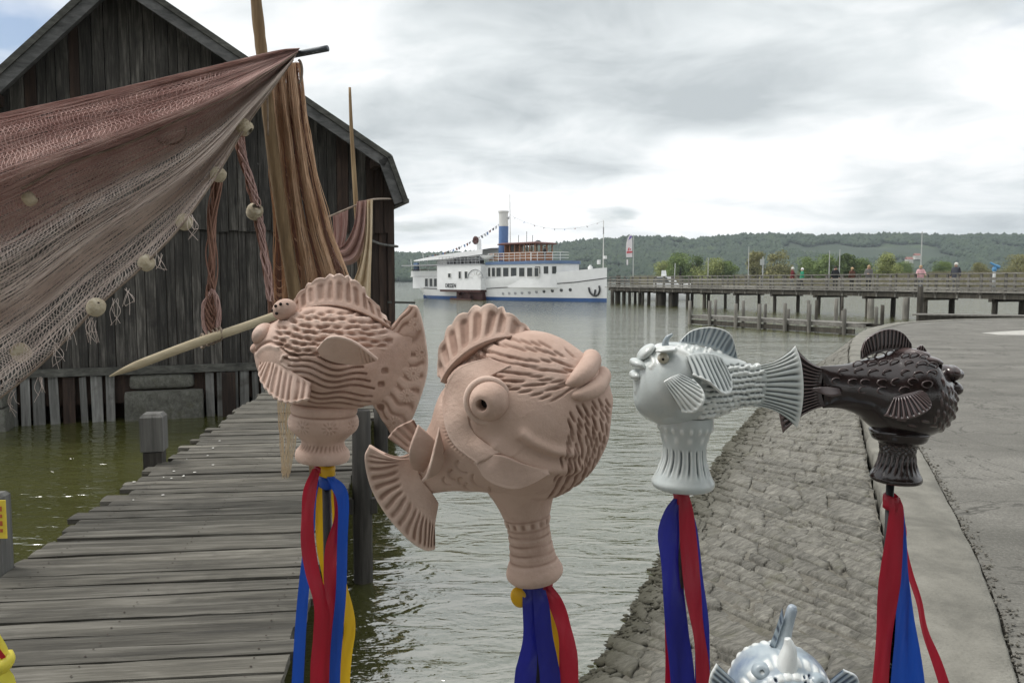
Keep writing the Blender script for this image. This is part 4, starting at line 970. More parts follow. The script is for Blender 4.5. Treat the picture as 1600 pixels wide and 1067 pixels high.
# ---- fish 2: big round brown clay fish looking up right
f2 = Fish('clay_fish', 800, 660, 1.15, 'big round clay fish with pursed lips and crescent tail, nearest of the row', GF, 917)
R2 = np.random.RandomState(6)
st2 = [(945, 589, 3, 3), (942, 591, 24, 23), (933, 596, 50, 48), (908, 608, 92, 88), (872, 625, 121, 115), (826, 648, 133, 126), (782, 668, 125, 116), (742, 690, 97, 88), (708, 711, 66, 55), (684, 724, 49, 33), (664, 733, 42, 17), (652, 738, 40, 6)]
plate = [(758, 557), (722, 572), (702, 602), (702, 640), (715, 674), (749, 698), (790, 690), (830, 660), (850, 600), (812, 560)]
def d2(PX, PY, PD, Ug, Vg):
    frontm = np.clip(-PD / 20, 0, 1)
    d = polymask(PX, PY, plate, 4.5) * np.clip((845 - PX) / 120, 0, 1) * 5
    d += polyline_ridge(PX, PY, [(752, 560), (722, 574), (704, 604), (704, 640), (716, 672), (748, 696)], 6, 3.0)
    d += polyline_ridge(PX, PY, [(748, 553), (716, 568), (697, 602), (697, 642), (709, 678), (744, 704)], 3.5, -3.5)
    sc = []
    for i in range(7):        # drop marks on the forehead running to the lips
        for j in range(10):
            x = 744 + j * 15 + (i % 2) * 7 + R2.uniform(-2.5, 2.5); y = 526 + i * 11.5 + (j - 4) * 2.2 + R2.uniform(-2, 2)
            if y > 606 - max(0, 800 - x) * .9 or x > 893 or y < 521 + (x - 820) * .33: continue
            sc.append((x, y, math.atan2(577 - y, 905 - x) * .75, R2.uniform(8, 12.5), 1.5, -3.8))
    for i in range(16):
        for j in range(8):
            y = 622 + i * 9.3 + R2.uniform(-3, 3); x = 945 - j * 12 - (max(0, abs(y - 645) - 20) * .42) + R2.uniform(-3, 3)
            if x > 885 - (i * 2.2): sc.append((x, y, 1.45 + (i - 6) * .07, 8.5, 1.6, -4.2))
    for i in range(60):       # light scratches along the back
        t_ = R2.rand(); x = 702 + t_ * 60; y = 600 - t_ * 62 + R2.uniform(0, 14); sc.append((x, y, -.75 + R2.uniform(-.9, .9), 6, 1.3, -2.))
    st_ = strokes(PX, PY, sc); d += st_; hc = st_ * .7
    for (x, y, r, a0) in ((727, 714, 11, 0), (712, 732, 9, .3), (755, 735, 15, -.2), (735, 752, 8, .2), (702, 745, 8, 0), (778, 752, 12, -.4), (796, 762, 10, -.3), (725, 742, 7, .5)):
        d += polyline_ridge(PX, PY, [(x + r * math.cos(q), y + r * math.sin(q)) for q in np.linspace(1.2 + a0, 3.9 + a0, 7)], 1.7, -4.0) * frontm
    d += polyline_ridge(PX, PY, [(816, 655), (835, 668), (862, 680), (890, 686)], 7.5, 6.5) * frontm
    d += polyline_ridge(PX, PY, [(782, 672), (810, 690), (845, 706), (895, 709)], 10, 9) * frontm
    d += polyline_ridge(PX, PY, [(812, 664), (832, 678), (862, 691), (886, 696)], 5, -3) * frontm
    d += polyline_ridge(PX, PY, [(888, 594), (902, 590), (920, 582)], 9, 6)
    d += strokes(PX, PY, [(766, 616, 0, 33, 33, 4), (748, 571, -.6, 8, 3, -2.5), (735, 600, 1.2, 5, 3, -2.5), (730, 634, 1.2, 5, 3, -2.5)])
    return d, hc
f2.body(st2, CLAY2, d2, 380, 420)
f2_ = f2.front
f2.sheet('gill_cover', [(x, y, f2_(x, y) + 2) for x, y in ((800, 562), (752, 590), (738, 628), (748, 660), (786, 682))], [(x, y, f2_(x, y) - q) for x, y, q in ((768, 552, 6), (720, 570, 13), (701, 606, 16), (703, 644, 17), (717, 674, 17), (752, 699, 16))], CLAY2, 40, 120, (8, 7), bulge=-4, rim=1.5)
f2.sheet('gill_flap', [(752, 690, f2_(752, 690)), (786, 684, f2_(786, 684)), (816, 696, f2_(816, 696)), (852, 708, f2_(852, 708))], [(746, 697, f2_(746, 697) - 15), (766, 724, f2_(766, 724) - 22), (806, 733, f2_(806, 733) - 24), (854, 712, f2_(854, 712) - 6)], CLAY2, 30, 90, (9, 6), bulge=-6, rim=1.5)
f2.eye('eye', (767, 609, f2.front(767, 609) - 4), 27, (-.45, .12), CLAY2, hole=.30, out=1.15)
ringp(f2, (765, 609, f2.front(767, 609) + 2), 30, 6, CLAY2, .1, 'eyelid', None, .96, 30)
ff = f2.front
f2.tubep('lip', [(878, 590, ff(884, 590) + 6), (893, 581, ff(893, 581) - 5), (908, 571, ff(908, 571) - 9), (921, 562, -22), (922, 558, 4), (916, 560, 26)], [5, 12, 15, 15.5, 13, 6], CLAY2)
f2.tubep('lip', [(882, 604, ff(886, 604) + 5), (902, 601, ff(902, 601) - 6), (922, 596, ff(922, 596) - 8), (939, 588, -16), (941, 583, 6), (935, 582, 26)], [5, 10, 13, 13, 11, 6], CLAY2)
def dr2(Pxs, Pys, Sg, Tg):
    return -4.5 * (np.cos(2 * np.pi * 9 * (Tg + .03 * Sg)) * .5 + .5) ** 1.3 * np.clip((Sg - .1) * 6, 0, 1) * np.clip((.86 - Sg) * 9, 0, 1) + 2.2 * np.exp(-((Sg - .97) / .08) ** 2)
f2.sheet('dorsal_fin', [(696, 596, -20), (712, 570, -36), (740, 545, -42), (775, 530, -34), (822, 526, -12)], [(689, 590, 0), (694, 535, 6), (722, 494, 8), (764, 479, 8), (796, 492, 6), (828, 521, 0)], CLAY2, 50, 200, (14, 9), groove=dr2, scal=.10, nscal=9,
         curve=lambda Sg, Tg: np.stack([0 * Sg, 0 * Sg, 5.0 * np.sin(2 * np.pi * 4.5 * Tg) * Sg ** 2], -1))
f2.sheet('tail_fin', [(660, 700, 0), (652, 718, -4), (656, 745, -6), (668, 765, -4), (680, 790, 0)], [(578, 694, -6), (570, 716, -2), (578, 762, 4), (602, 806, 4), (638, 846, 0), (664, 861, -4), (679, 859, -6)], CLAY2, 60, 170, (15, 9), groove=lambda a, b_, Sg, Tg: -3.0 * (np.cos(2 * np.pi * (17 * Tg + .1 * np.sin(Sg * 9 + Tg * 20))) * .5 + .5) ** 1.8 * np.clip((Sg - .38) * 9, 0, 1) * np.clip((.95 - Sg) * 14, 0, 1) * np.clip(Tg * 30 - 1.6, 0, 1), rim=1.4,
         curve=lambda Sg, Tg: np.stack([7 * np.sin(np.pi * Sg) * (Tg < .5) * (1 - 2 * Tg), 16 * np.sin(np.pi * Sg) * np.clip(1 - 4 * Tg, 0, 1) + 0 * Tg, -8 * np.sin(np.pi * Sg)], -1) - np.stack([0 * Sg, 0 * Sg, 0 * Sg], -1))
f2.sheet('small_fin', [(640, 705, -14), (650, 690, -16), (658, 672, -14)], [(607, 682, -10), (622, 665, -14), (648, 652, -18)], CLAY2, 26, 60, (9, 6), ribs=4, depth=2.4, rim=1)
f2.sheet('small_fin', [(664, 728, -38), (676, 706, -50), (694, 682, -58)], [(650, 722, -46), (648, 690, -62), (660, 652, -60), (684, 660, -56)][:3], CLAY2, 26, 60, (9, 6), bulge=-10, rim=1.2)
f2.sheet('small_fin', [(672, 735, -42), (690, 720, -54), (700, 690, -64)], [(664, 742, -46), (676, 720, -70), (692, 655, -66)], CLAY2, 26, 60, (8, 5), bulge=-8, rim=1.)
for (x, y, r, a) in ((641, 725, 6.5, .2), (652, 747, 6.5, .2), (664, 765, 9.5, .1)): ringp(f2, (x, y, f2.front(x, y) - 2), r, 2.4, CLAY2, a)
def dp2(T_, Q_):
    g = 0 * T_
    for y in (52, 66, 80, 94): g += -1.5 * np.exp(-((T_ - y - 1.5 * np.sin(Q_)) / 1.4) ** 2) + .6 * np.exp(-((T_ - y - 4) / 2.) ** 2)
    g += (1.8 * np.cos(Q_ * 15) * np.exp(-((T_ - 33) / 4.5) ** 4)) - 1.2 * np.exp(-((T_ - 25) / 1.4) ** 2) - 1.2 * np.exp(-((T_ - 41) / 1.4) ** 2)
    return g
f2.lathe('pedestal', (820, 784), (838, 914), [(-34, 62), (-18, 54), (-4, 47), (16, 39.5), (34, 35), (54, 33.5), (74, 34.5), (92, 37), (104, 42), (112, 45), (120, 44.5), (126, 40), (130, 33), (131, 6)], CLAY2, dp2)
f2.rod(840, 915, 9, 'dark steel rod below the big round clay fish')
# ---- fish 3: pale celadon fish facing left
f3 = Fish('glazed_fish', 1095, 610, 1.5, 'pale grey green glazed fish with fluted foot and round back fin', GF, 766)
R3 = np.random.RandomState(8)
st3 = [(991, 590, 3, 3), (993, 590, 22, 21), (1000, 591, 40, 38), (1022, 596, 60, 58), (1052, 600, 66, 66), (1085, 601, 63, 60), (1115, 599, 53, 47), (1140, 599, 43, 33), (1162, 600, 35, 22), (1184, 602, 32, 12), (1196, 603, 33, 6)]
def d3(PX, PY, PD, Ug, Vg):
    sc = []
    for i in range(9):
        for j in range(12):
            x = 1086 + j * 9.6 + (i % 2) * 5; y = 572 + i * 9.0 + R3.uniform(-1.5, 1.5)
            if x < 1190: sc.append((x, y, R3.uniform(-.3, .3), 4.4, 2.6, 2.6)); sc.append((x + 3, y - 4, R3.uniform(-.3, .3), 4, 1.5, -2.0))
    for i in range(6):
        for j in range(3): sc.append((1078 + i * 13 + j * 5, 620 + j * 11 + R3.uniform(-2, 2), 0, 5, 3, 2.2))
    for i in range(16): sc.append((1046 + i * 6.2 + R3.uniform(-2, 2), 541 + R3.uniform(-4, 8), R3.uniform(-.6, .6), 4, 2, 2.3))
    d = strokes(PX, PY, sc)
    d += polyline_ridge(PX, PY, [(1024, 545), (1040, 542), (1060, 548), (1070, 556)], 3.5, 4)
    d += polyline_ridge(PX, PY, [(1011, 552), (1015, 562), (1010, 570)], 2.5, 2.5)
    return d
f3.body(st3, CELA, d3, 320, 300)
fg3 = lambda n, dep: (lambda a, b_, Sg, Tg: -dep * (np.cos(2 * np.pi * (n * Tg + .05 * np.sin(Sg * 7 + Tg * 9))) * .5 + .5) ** 2 * np.clip((Sg - .04) * 6, 0, 1) * np.clip((.97 - Sg) * 12, 0, 1))
f3.sheet('tail_fin', [(1176, 569, 0), (1170, 585, 0), (1170, 603, 0), (1172, 620, 0), (1178, 635, 0)], [(1241, 540, 0), (1248, 566, -3), (1252, 605, -3), (1251, 640, -2), (1247, 669, 0)], CELA, 60, 150, (10, 4.5), groove=fg3(14, 2.0), rim=1.0, bulge=-6,
         curve=lambda Sg, Tg: np.stack([0 * Sg, (10 * (1 - 2 * Tg)) * np.sin(np.pi * Sg) * np.abs(1 - 2 * Tg), 0 * Sg], -1))
f3.sheet('dorsal_fin', [(1060, 534, 0), (1085, 538, 0), (1115, 546, 0), (1150, 566, 0)], [(1062, 532, 0), (1080, 516, 0), (1112, 511, 0), (1140, 523, 0), (1151, 560, 0)], CELB, 40, 110, (8, 4.5), ribs=15, depth=1.4, rim=1.4)
f3.tubep('horn', [(1036, 545, -18), (1035, 534, -20), (1038, 526, -22), (1045, 520, -24)], [6.5, 5.0, 3.8, 1.5], CELB)
f3.cx += 10
f3.blob('brow', (1040, 543, -46), (15, 4, 12), CELA, rot=-.08, h0=1)
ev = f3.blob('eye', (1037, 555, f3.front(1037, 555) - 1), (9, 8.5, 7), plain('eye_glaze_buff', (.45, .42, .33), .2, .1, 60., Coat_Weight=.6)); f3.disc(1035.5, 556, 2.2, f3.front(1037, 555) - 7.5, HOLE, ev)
f3.cx -= 7
f3.blob('nose', (1010, 549, -8), (17, 8.5, 20), CELA, rot=-.75, h0=.4)
f3.blob('lip', (999, 568, -8), (15, 8.5, 26), CELA, rot=.45, h0=.4); f3.blob('lip', (995, 585, -6), (10, 8, 24), CELA, rot=.1, h0=.4)
f3.cx += 9
f3.sheet('pectoral_fin', [(1036, 588, -66), (1046, 582, -67), (1060, 577, -66)], [(1062, 632, -78), (1078, 630, -84), (1090, 616, -84), (1091, 600, -78), (1078, 584, -70)], CELA, 36, 100, (6, 4), groove=fg3(9, 1.9), bulge=-8, rim=1)
f3.sheet('ruff_fin', [(1072, 552, -52), (1090, 548, -50), (1110, 549, -46), (1128, 556, -40)], [(1078, 578, -70), (1100, 588, -72), (1122, 606, -64), (1139, 604, -50), (1142, 580, -40)], CELA, 36, 110, (6, 4), groove=fg3(9, 2.0), bulge=-8, rim=1.2)
f3.cx -= 12
def dp3(T_, Q_):
    n = 17; a = ((Q_ * n / (2 * np.pi) + .1 * np.sin(T_ / 12.)) % 1) - .5
    w_ = np.clip((T_ - 38) / 5, 0, 1) * np.clip((84 - T_) / 12, 0, 1)
    g = w_ * (1.5 * np.exp(-(np.abs(np.abs(a) - .26) / .09) ** 2) - 1.9 * np.exp(-((np.abs(a) - .5) / .12) ** 2))
    g += 2.2 * np.clip(np.cos(Q_ * 19), 0, 1) * np.exp(-((T_ - 9) / 4) ** 2) + 1.4 * np.clip(np.cos(Q_ * 11), 0, 1) * np.exp(-((T_ - 24) / 5) ** 2)
    return g
f3.lathe('pedestal', (1072, 660), (1069, 766), [(-10, 42), (0, 43), (8, 42), (18, 38), (32, 34.5), (46, 33), (60, 34.5), (74, 39), (86, 45), (94, 49), (100, 48), (104, 44), (106, 34), (106, 4)], CELA, dp3)
f3.rod(1068, 766, 6, 'dark steel rod below the pale glazed fish')
# ---- fish 4: dark brown glazed fish facing right
f4 = Fish('glazed_fish', 1385, 615, 1.64, 'dark brown glossy fish with raised ring scales, facing right above the kerb', GF, 755)
R4 = np.random.RandomState(10)
st4 = [(1481, 596, 3, 3), (1478, 598, 24, 22), (1470, 602, 42, 38), (1450, 609, 64, 60), (1420, 614, 71, 68), (1386, 612, 64, 60), (1352, 606, 47, 42), (1322, 604, 36, 28), (1297, 604, 33, 16), (1284, 605, 33, 7)]
def d4(PX, PY, PD, Ug, Vg):
    sc = [(1440 + i * 9 - j * 2 + R4.uniform(-2, 2), 592 + i * 6 + j * 14 + R4.uniform(-3, 3), 1.35 - i * .06, 5.5, 1.7, 2.6) for i in range(5) for j in range(5)]
    sc += [(1385 + i * 16, 648 + (i % 2) * 8, .2, 6, 1.6, 1.8) for i in range(4)]
    return strokes(PX, PY, sc) + polyline_ridge(PX, PY, [(1340, 556), (1370, 548), (1405, 545), (1435, 552)], 3, 3)
bd4 = f4.body(st4, BRWN, d4, 260, 260)
k = 0
for row, (y0, x0, x1, n) in enumerate(((553, 1360, 1425, 6), (564, 1335, 1430, 7), (577, 1312, 1426, 7), (590, 1300, 1416, 7), (603, 1335, 1385, 3))):
    for i in range(n):
        x = x0 + (x1 - x0) * i / (n - 1) + R4.uniform(-2, 2); y = y0 + R4.uniform(-2, 2) + (8 * ((1400 - x) / 90) ** 2 if row < 2 else 0) + abs(x - 1390) * .03
        z = f4.front(x, y); ringp(f4, (x, y, z - .3), R4.uniform(6.5, 8.5), 1.35, BRWN, 1.45 + R4.uniform(-.2, .2), 'scale', bd4, .68, 14)
fg4 = lambda n, dep: (lambda a, b_, Sg, Tg: dep * (1 - 2 * (np.cos(2 * np.pi * (n * Tg)) * .5 + .5) ** 1.2) * np.clip((Sg - .08) * 6, 0, 1) * np.clip((.98 - Sg) * 12, 0, 1))
f4.sheet('tail_fin', [(1290, 575, 0), (1284, 590, 0), (1282, 605, 0), (1284, 620, 0), (1290, 634, 0)], [(1240, 540, 4), (1226, 575, 6), (1222, 612, 6), (1220, 645, 6), (1226, 678, 4)], BRWN, 50, 150, (9, 5), groove=fg4(15, 1.5), rim=1.2,
         curve=lambda Sg, Tg: np.stack([0 * Sg, (8 * (1 - 2 * Tg)) * np.sin(np.pi * Sg) * np.abs(1 - 2 * Tg), 0 * Sg], -1))
f4.sheet('dorsal_fin', [(1343, 561, 0), (1365, 551, 0), (1395, 546, 0), (1422, 546, 0)], [(1343, 548, 0), (1352, 528, 0), (1380, 514, 0), (1405, 519, 0), (1421, 538, 0)], BRWN, 40, 150, (8, 5), groove=fg4(17, 1.5), rim=1.6)
f4.sheet('dorsal_fin', [(1418, 554, -14), (1428, 556, -14), (1440, 564, -14)], [(1421, 545, -12), (1431, 538, -12), (1441, 553, -12)], BRWN, 24, 60, (7, 5), groove=fg4(6, 1.4), rim=1.2)
f4.cx += 27
f4.sheet('pectoral_fin', [(1392, 612, -66), (1410, 606, -70), (1432, 602, -64)], [(1374, 637, -74), (1396, 641, -84), (1420, 632, -88), (1438, 622, -80), (1439, 608, -70)], BRWN, 36, 120, (6, 4), groove=fg4(13, 1.6), rim=1.2, bulge=-6)
f4.cx -= 15
f4.sheet('side_fin', [(1273, 606, -14), (1290, 602, -24), (1312, 604, -30)], [(1274, 607, -15), (1294, 614, -34), (1313, 612, -34)], BRWN, 16, 50, (5, 4), rim=1.)
f4.cx += 4
f4.eye('eye', (1457, 568, -34), 11, (.55, .1), BRWN, hole=.35); f4.blob('brow', (1454, 560, -30), (17, 6, 14), BRWN, rot=.25, h0=1.2)
f4.cx -= 10
f4.blob('lip', (1482, 581, -12), (18, 12.5, 22), BRWN, rot=.15, disp=lambda X, Y, Z: .04 * np.sin(X * 9), h0=.5); f4.blob('lip', (1487, 604, -12), (14, 11, 20), BRWN, rot=.5, h0=.3); f4.blob('lip', (1474, 595, -20), (12, 4, 14), BRWN, rot=.5)
f4.cx -= 6
def dp4(T_, Q_):
    g = 1.5 * np.cos(Q_ * 22 + T_ * .09) * np.clip((T_ - 30) / 6, 0, 1) * np.clip((62 - T_) / 14, 0, 1)
    g += 1.3 * np.cos(Q_ * 17) * np.cos(T_ * .9) * np.exp(-((T_ - 21) / 6) ** 4); return g
f4.lathe('pedestal', (1407, 678), (1404, 755), [(-18, 20), (-12, 36), (-4, 44), (1, 42.5), (6, 41), (10, 38), (13, 31), (18, 27.5), (28, 26.5), (38, 26.5), (48, 28.5), (58, 33), (66, 37.5), (71, 38.5), (75, 36), (77, 28), (77, 4)], BRWN, dp4)
f4.rod(1396, 757, 6, 'dark steel rod below the brown glossy fish')
# ---- fish 5: blue and white fish at the lower edge, facing the camera
f5 = Fish('glazed_fish', 1217, 1095, 1.32, 'blue and white glazed fish facing the camera at the lower picture edge', GF, 1225)
R5 = np.random.RandomState(12)
def d5(PX, PY, PD, Ug, Vg):
    sc = []
    for i in range(5):
        for j in range(17):
            a = math.pi * (j + .5 * (i % 2)) / 16; r = 79 - i * 13; sc.append((1217 - r * math.cos(a) * .96, 1092 - r * math.sin(a) * .98, a, 3.6, 5.0, 2.6 if i < 3 else 0))
    for i in range(22): sc.append((1217 + R5.uniform(-34, 34), 1040 + R5.uniform(-12, 26), 0, 2.0, 1.9, -4.5))
    return strokes(PX, PY, sc)
f5.body([(1217, 1010, 3, 3), (1217, 1012, 22, 22), (1217, 1019, 43, 43), (1217, 1038, 65, 66), (1217, 1070, 78, 80), (1217, 1100, 79, 80), (1217, 1135, 68, 68), (1217, 1160, 48, 48), (1217, 1176, 30, 30)], BLUE, d5, 240, 300)
f5.tubep('dorsal_fin', [(1219, 1040, 10), (1224, 1006, 8), (1230, 975, 6), (1235, 950, 4), (1237, 943, 3)], [22, 12, 8.5, 8, 5], BLUE, h0=.2)
f5.sheet('dorsal_fin', [(1209, 1012, 6), (1216, 985, 4), (1222, 962, 2)], [(1202, 1008, 6), (1212, 975, 4), (1219, 945, 2)], BLUE, 16, 50, (8, 4), ribs=4, depth=1.2)
f5.tubep('horn', [(1213, 1036, -34), (1216, 1012, -36), (1218, 992, -36), (1215, 977, -36)], [21, 15, 10, 4.5], BLUE, h0=1.6)
f5.sheet('pectoral_fin', [(1150, 1062, -10), (1146, 1080, -12), (1146, 1100, -10)], [(1113, 1024, -20), (1102, 1045, -24), (1101, 1090, -20)], BLUE, 36, 70, (9, 5), ribs=6, depth=1.6, rim=1.2)
f5.sheet('pectoral_fin', [(1284, 1062, -10), (1290, 1080, -12), (1292, 1100, -10)], [(1308, 1033, -20), (1329, 1046, -24), (1332, 1090, -20)], BLUE, 36, 70, (9, 5), ribs=6, depth=1.6, rim=1.2)
f5.eye('eye', (1178, 1031, -34), 15, (-.25, -.5), BLUE, hole=.24); f5.eye('eye', (1257, 1042, -48), 16, (.35, -.4), BLUE, hole=.24)
f5.tubep('lip', [(1192, 1108, -74), (1217, 1100, -88), (1242, 1108, -74)], [5, 9, 5], BLUE); f5.tubep('lip', [(1194, 1114, -72), (1217, 1120, -84), (1240, 1114, -72)], [4, 8, 4], BLUE)
f5.lathe('pedestal', (1217, 1160), (1217, 1225), [(-4, 50), (4, 40), (14, 32), (28, 29), (44, 33), (56, 41), (62, 41), (65, 34), (65, 4)], BLUE)
f5.rod(1217, 1226, 7, 'dark steel rod below the blue and white fish')
# ------------------------------------------------------------------ satin ribbons
def satin(name, col, lo):
    m, t, b = newmat(name, .34)
    co = t.n('ShaderNodeTexCoord').outputs['Object']
    n = t.noise(t.mapping(co, (1, 1, .15)), 30, 4, .5)
    t.l(t.ramp(n, [(.3, lo), (.7, col)]), b.inputs['Base Color'])
    b.inputs['Specular IOR Level'].default_value = .55; b.inputs['Anisotropic'].default_value = .5
    w = t.noise(co, 420., 2); w2 = t.noise(t.mapping(co, (1, 1, .35)), 60., 4, .6); t.l(t.bump(t.math('ADD', w2, t.math('MULTIPLY', w, .3)), .35, .002), b.inputs['Normal'])
    tr = t.n('ShaderNodeBsdfTranslucent'); tr.inputs['Color'].default_value = tuple(min(1, c * 1.3) for c in col) + (1,)
    mxs = t.n('ShaderNodeMixShader'); mxs.inputs[0].default_value = .22; t.l(b.outputs[0], mxs.inputs[1]); t.l(tr.outputs[0], mxs.inputs[2])
    t.l(mxs.outputs[0], m.node_tree.nodes['Material Output'].inputs['Surface'])
    return m
SR = satin('ribbon_red', (.44, .012, .035), (.33, .008, .025)); SB = satin('ribbon_blue', (.008, .085, .50), (.005, .055, .38)); SV = satin('ribbon_deep_blue', (.016, .022, .30), (.010, .012, .20)); SY = satin('ribbon_yellow', (.80, .50, .02), (.70, .40, .01))
def ribbon(fs, parent, mat_, pts, label=None, n=110, m=11, seed=1, name='ribbon'):
    """pts: (px, py, depth, width, twist) down the ribbon's middle"""
    P = catmull(pts, n); R_ = np.random.RandomState(seed); ph = R_.rand(4) * 6
    s = np.linspace(0, 1, n); V = []
    for k, sg in enumerate((1,)):
        for i in range(n):
            x, y, d, w_, tw = P[i]; tw = tw + .22 * math.sin(s[i] * 7 + ph[0]) + .1 * math.sin(s[i] * 15 + ph[1])
            for j in range(m):
                q = (j / (m - 1) - .5); cup = .8 * math.sin(q * 3 + ph[2] + s[i] * 3) * min(1, s[i] * 6) + (1.6 * math.sin(q * 9 + s[i] * 5 + ph[3]) + 2.0 * math.exp(-((q - .25 * math.sin(s[i] * 9 + ph[0])) / .09) ** 2)) * (.25 + max(0, .9 - s[i] * 5)) + 3.2 * (float(fbm(np.array(q * 2.2 + seed * 7.1), np.array(s[i] * 9. + q * 3), 3, seed)) - .45)
                V.append((x + q * w_ * 1.03 * math.cos(tw), y + 1.6 * q * math.sin(s[i] * 5 + ph[1]), d + q * w_ * math.sin(tw) + cup * w_ / 28. * (1 - 0) + sg * -.18))
    Fc = gridf(n, m)
    return fs.add(name, V, Fc, mat_, parent, label=label)
def knot(fs, parent, mat_, x, y, rx, h, lab=None):
    q = np.linspace(0, 2 * np.pi, 30, endpoint=False); pr = [(-h / 2, rx * .8), (-h * .42, rx), (-h * .1, rx * 1.06), (h * .15, rx), (h * .42, rx * 1.04), (h / 2, rx * .8)]
    V = np.array([[(x + (r + .8 * math.sin(3 * a)) * math.sin(a), y + t_ + 2.2 * math.sin(a + 1), -(r) * math.cos(a)) for a in q] for t_, r in pr])
    return fs.add('knot', V, gridf(len(pr), 30, True), mat_, parent, label=lab)
GR = 'ribbon bunches on the rods'
def bunch(fs, x, y, label):
    return empty('ribbon_bunch', fs.w([(x, y, 0)])[0], label, 'ribbons', GR)
r1 = bunch(f1, 507, 740, 'red, blue and yellow ribbons tied below the ruffled pink clay fish')
knot(f1, r1, SY, 508, 736, 13, 18); knot(f1, r1, SB, 508, 754, 12, 20); knot(f1, r1, SR, 500, 733, 11, 10)
ribbon(f1, r1, SR, [(494, 732, -9, 12, .2), (485, 762, -14, 19, .2), (480, 800, -14, 21, 0), (479, 850, -12, 22, .2), (486, 900, -12, 22, .4), (499, 948, -12, 24, .2), (500, 1000, -12, 30, 0), (495, 1070, -12, 32, .2), (492, 1250, -12, 30, .1)], 'red satin ribbon', seed=2)
ribbon(f1, r1, SR, [(521, 770, -4, 6, 1.0), (524, 810, -6, 10, .9), (517, 850, -10, 19, .4), (513, 890, -12, 20, .1), (515, 930, -12, 21, .3), (519, 975, -12, 18, .5), (514, 1070, -11, 18, .3), (510, 1250, -12, 20, .1)], 'red satin ribbon', seed=3)
ribbon(f1, r1, SB, [(516, 744, -14, 10, .4), (528, 758, -16, 20, .2), (536, 785, -14, 18, .2), (533, 850, -12, 16, .3), (530, 930, -14, 16, .2), (523, 1000, -15, 17, .2), (518, 1070, -15, 18, 0), (512, 1250, -14, 20, .1)], 'blue satin ribbon', seed=4)
ribbon(f1, r1, SB, [(494, 752, 2, 6, .6), (484, 800, 4, 10, .5), (474, 870, 4, 16, .2), (464, 960, 2, 17, .1), (456, 1067, 0, 18, .2), (444, 1250, 0, 20, .1)], 'blue satin ribbon', seed=5)
ribbon(f1, r1, SY, [(500, 746, 5, 6, .3), (496, 790, 6, 14, .2), (495, 860, 8, 15, .3), (503, 930, 8, 13, .6), (497, 1000, 8, 22, .3), (486, 1067, 6, 16, .1), (480, 1250, 5, 16, .1)], 'golden yellow satin ribbon', seed=6)
ribbon(f1, r1, SY, [(512, 746, 6, 6, .3), (517, 790, 8, 9, .2), (519, 850, 9, 9, .3), (528, 920, 8, 12, .6), (536, 965, 6, 18, .3), (539, 1000, 4, 18, .1), (530, 1067, 4, 18, .3), (520, 1250, 5, 16, .1)], 'golden yellow satin ribbon', seed=7)
r2_ = bunch(f2, 838, 925, 'blue and red ribbons tied below the big round clay fish')
knot(f2, r2_, SV, 836, 920, 20, 16); knot(f2, r2_, SR, 850, 918, 15, 16)
f2.blob('loop', (811, 933, -18), (13, 17, 6), SY, rot=-.3, parent=r2_)
ribbon(f2, r2_, SV, [(828, 918, -20, 22, .1), (830, 945, -22, 27, .1), (831, 990, -20, 28, .2), (825, 1030, -19, 30, .2), (820, 1080, -18, 34, .1), (812, 1250, -18, 36, 0)], 'deep blue satin ribbon', seed=8)
ribbon(f2, r2_, SV, [(842, 918, -24, 20, -.1), (846, 945, -26, 24, -.2), (850, 990, -25, 26, -.1), (856, 1030, -23, 30, .1), (861, 1080, -22, 32, .1), (866, 1250, -20, 34, 0)], 'deep blue satin ribbon', seed=9)
ribbon(f2, r2_, SR, [(855, 916, -16, 16, .2), (866, 936, -18, 24, .2), (878, 970, -14, 26, .3), (887, 1010, -13, 27, .2), (890, 1067, -14, 30, 0), (890, 1250, -14, 32, 0)], 'red satin ribbon', seed=10)
ribbon(f2, r2_, SY, [(845, 925, 4, 10, .2), (858, 970, 6, 16, .1), (868, 1010, 4, 18, .2), (872, 1070, 4, 18, .2), (874, 1250, 4, 20, 0)], 'golden yellow satin ribbon', seed=11)
ribbon(f2, r2_, SY, [(836, 940, 6, 8, .2), (838, 1000, 6, 12, .1), (839, 1067, 6, 14, .2), (840, 1250, 4, 20, 0)], 'golden yellow satin ribbon', seed=12)
r3_ = bunch(f3, 1067, 780, 'deep blue and red ribbons tied below the pale glazed fish')
knot(f3, r3_, SR, 1068, 779, 12, 22)
ribbon(f3, r3_, SV, [(1058, 780, -8, 10, .3), (1050, 800, -10, 22, .2), (1046, 835, -10, 34, .1), (1049, 880, -10, 33, .1), (1055, 930, -10, 34, .1), (1063, 1000, -8, 36, .1), (1072, 1070, -8, 38, .1), (1086, 1250, -8, 38, .1)], 'wide deep blue satin ribbon', seed=13)
ribbon(f3, r3_, SR, [(1069, 776, -13, 16, .2), (1072, 800, -15, 22, .1), (1077, 850, -14, 26, .1), (1083, 910, -13, 27, .2), (1090, 960, -12, 26, .2), (1098, 1010, -12, 24, .3), (1104, 1070, -12, 24, .3), (1112, 1250, -12, 26, .1)], 'red satin ribbon', seed=14)
ribbon(f3, r3_, SV, [(1076, 785, 4, 8, .3), (1086, 830, 4, 16, .2), (1094, 900, 2, 20, .1), (1101, 960, 2, 22, .2), (1105, 1030, 0, 22, .1), (1108, 1250, 0, 26, .1)], 'deep blue satin ribbon', seed=15)
ribbon(f3, r3_, SR, [(1060, 790, 6, 8, .2), (1052, 860, 6, 16, .1), (1054, 950, 6, 18, .1), (1056, 1067, 6, 20, .2), (1052, 1250, 6, 20, .1)], 'red satin ribbon', seed=16)
r4_ = bunch(f4, 1396, 790, 'red and bright blue ribbons tied below the brown glossy fish')
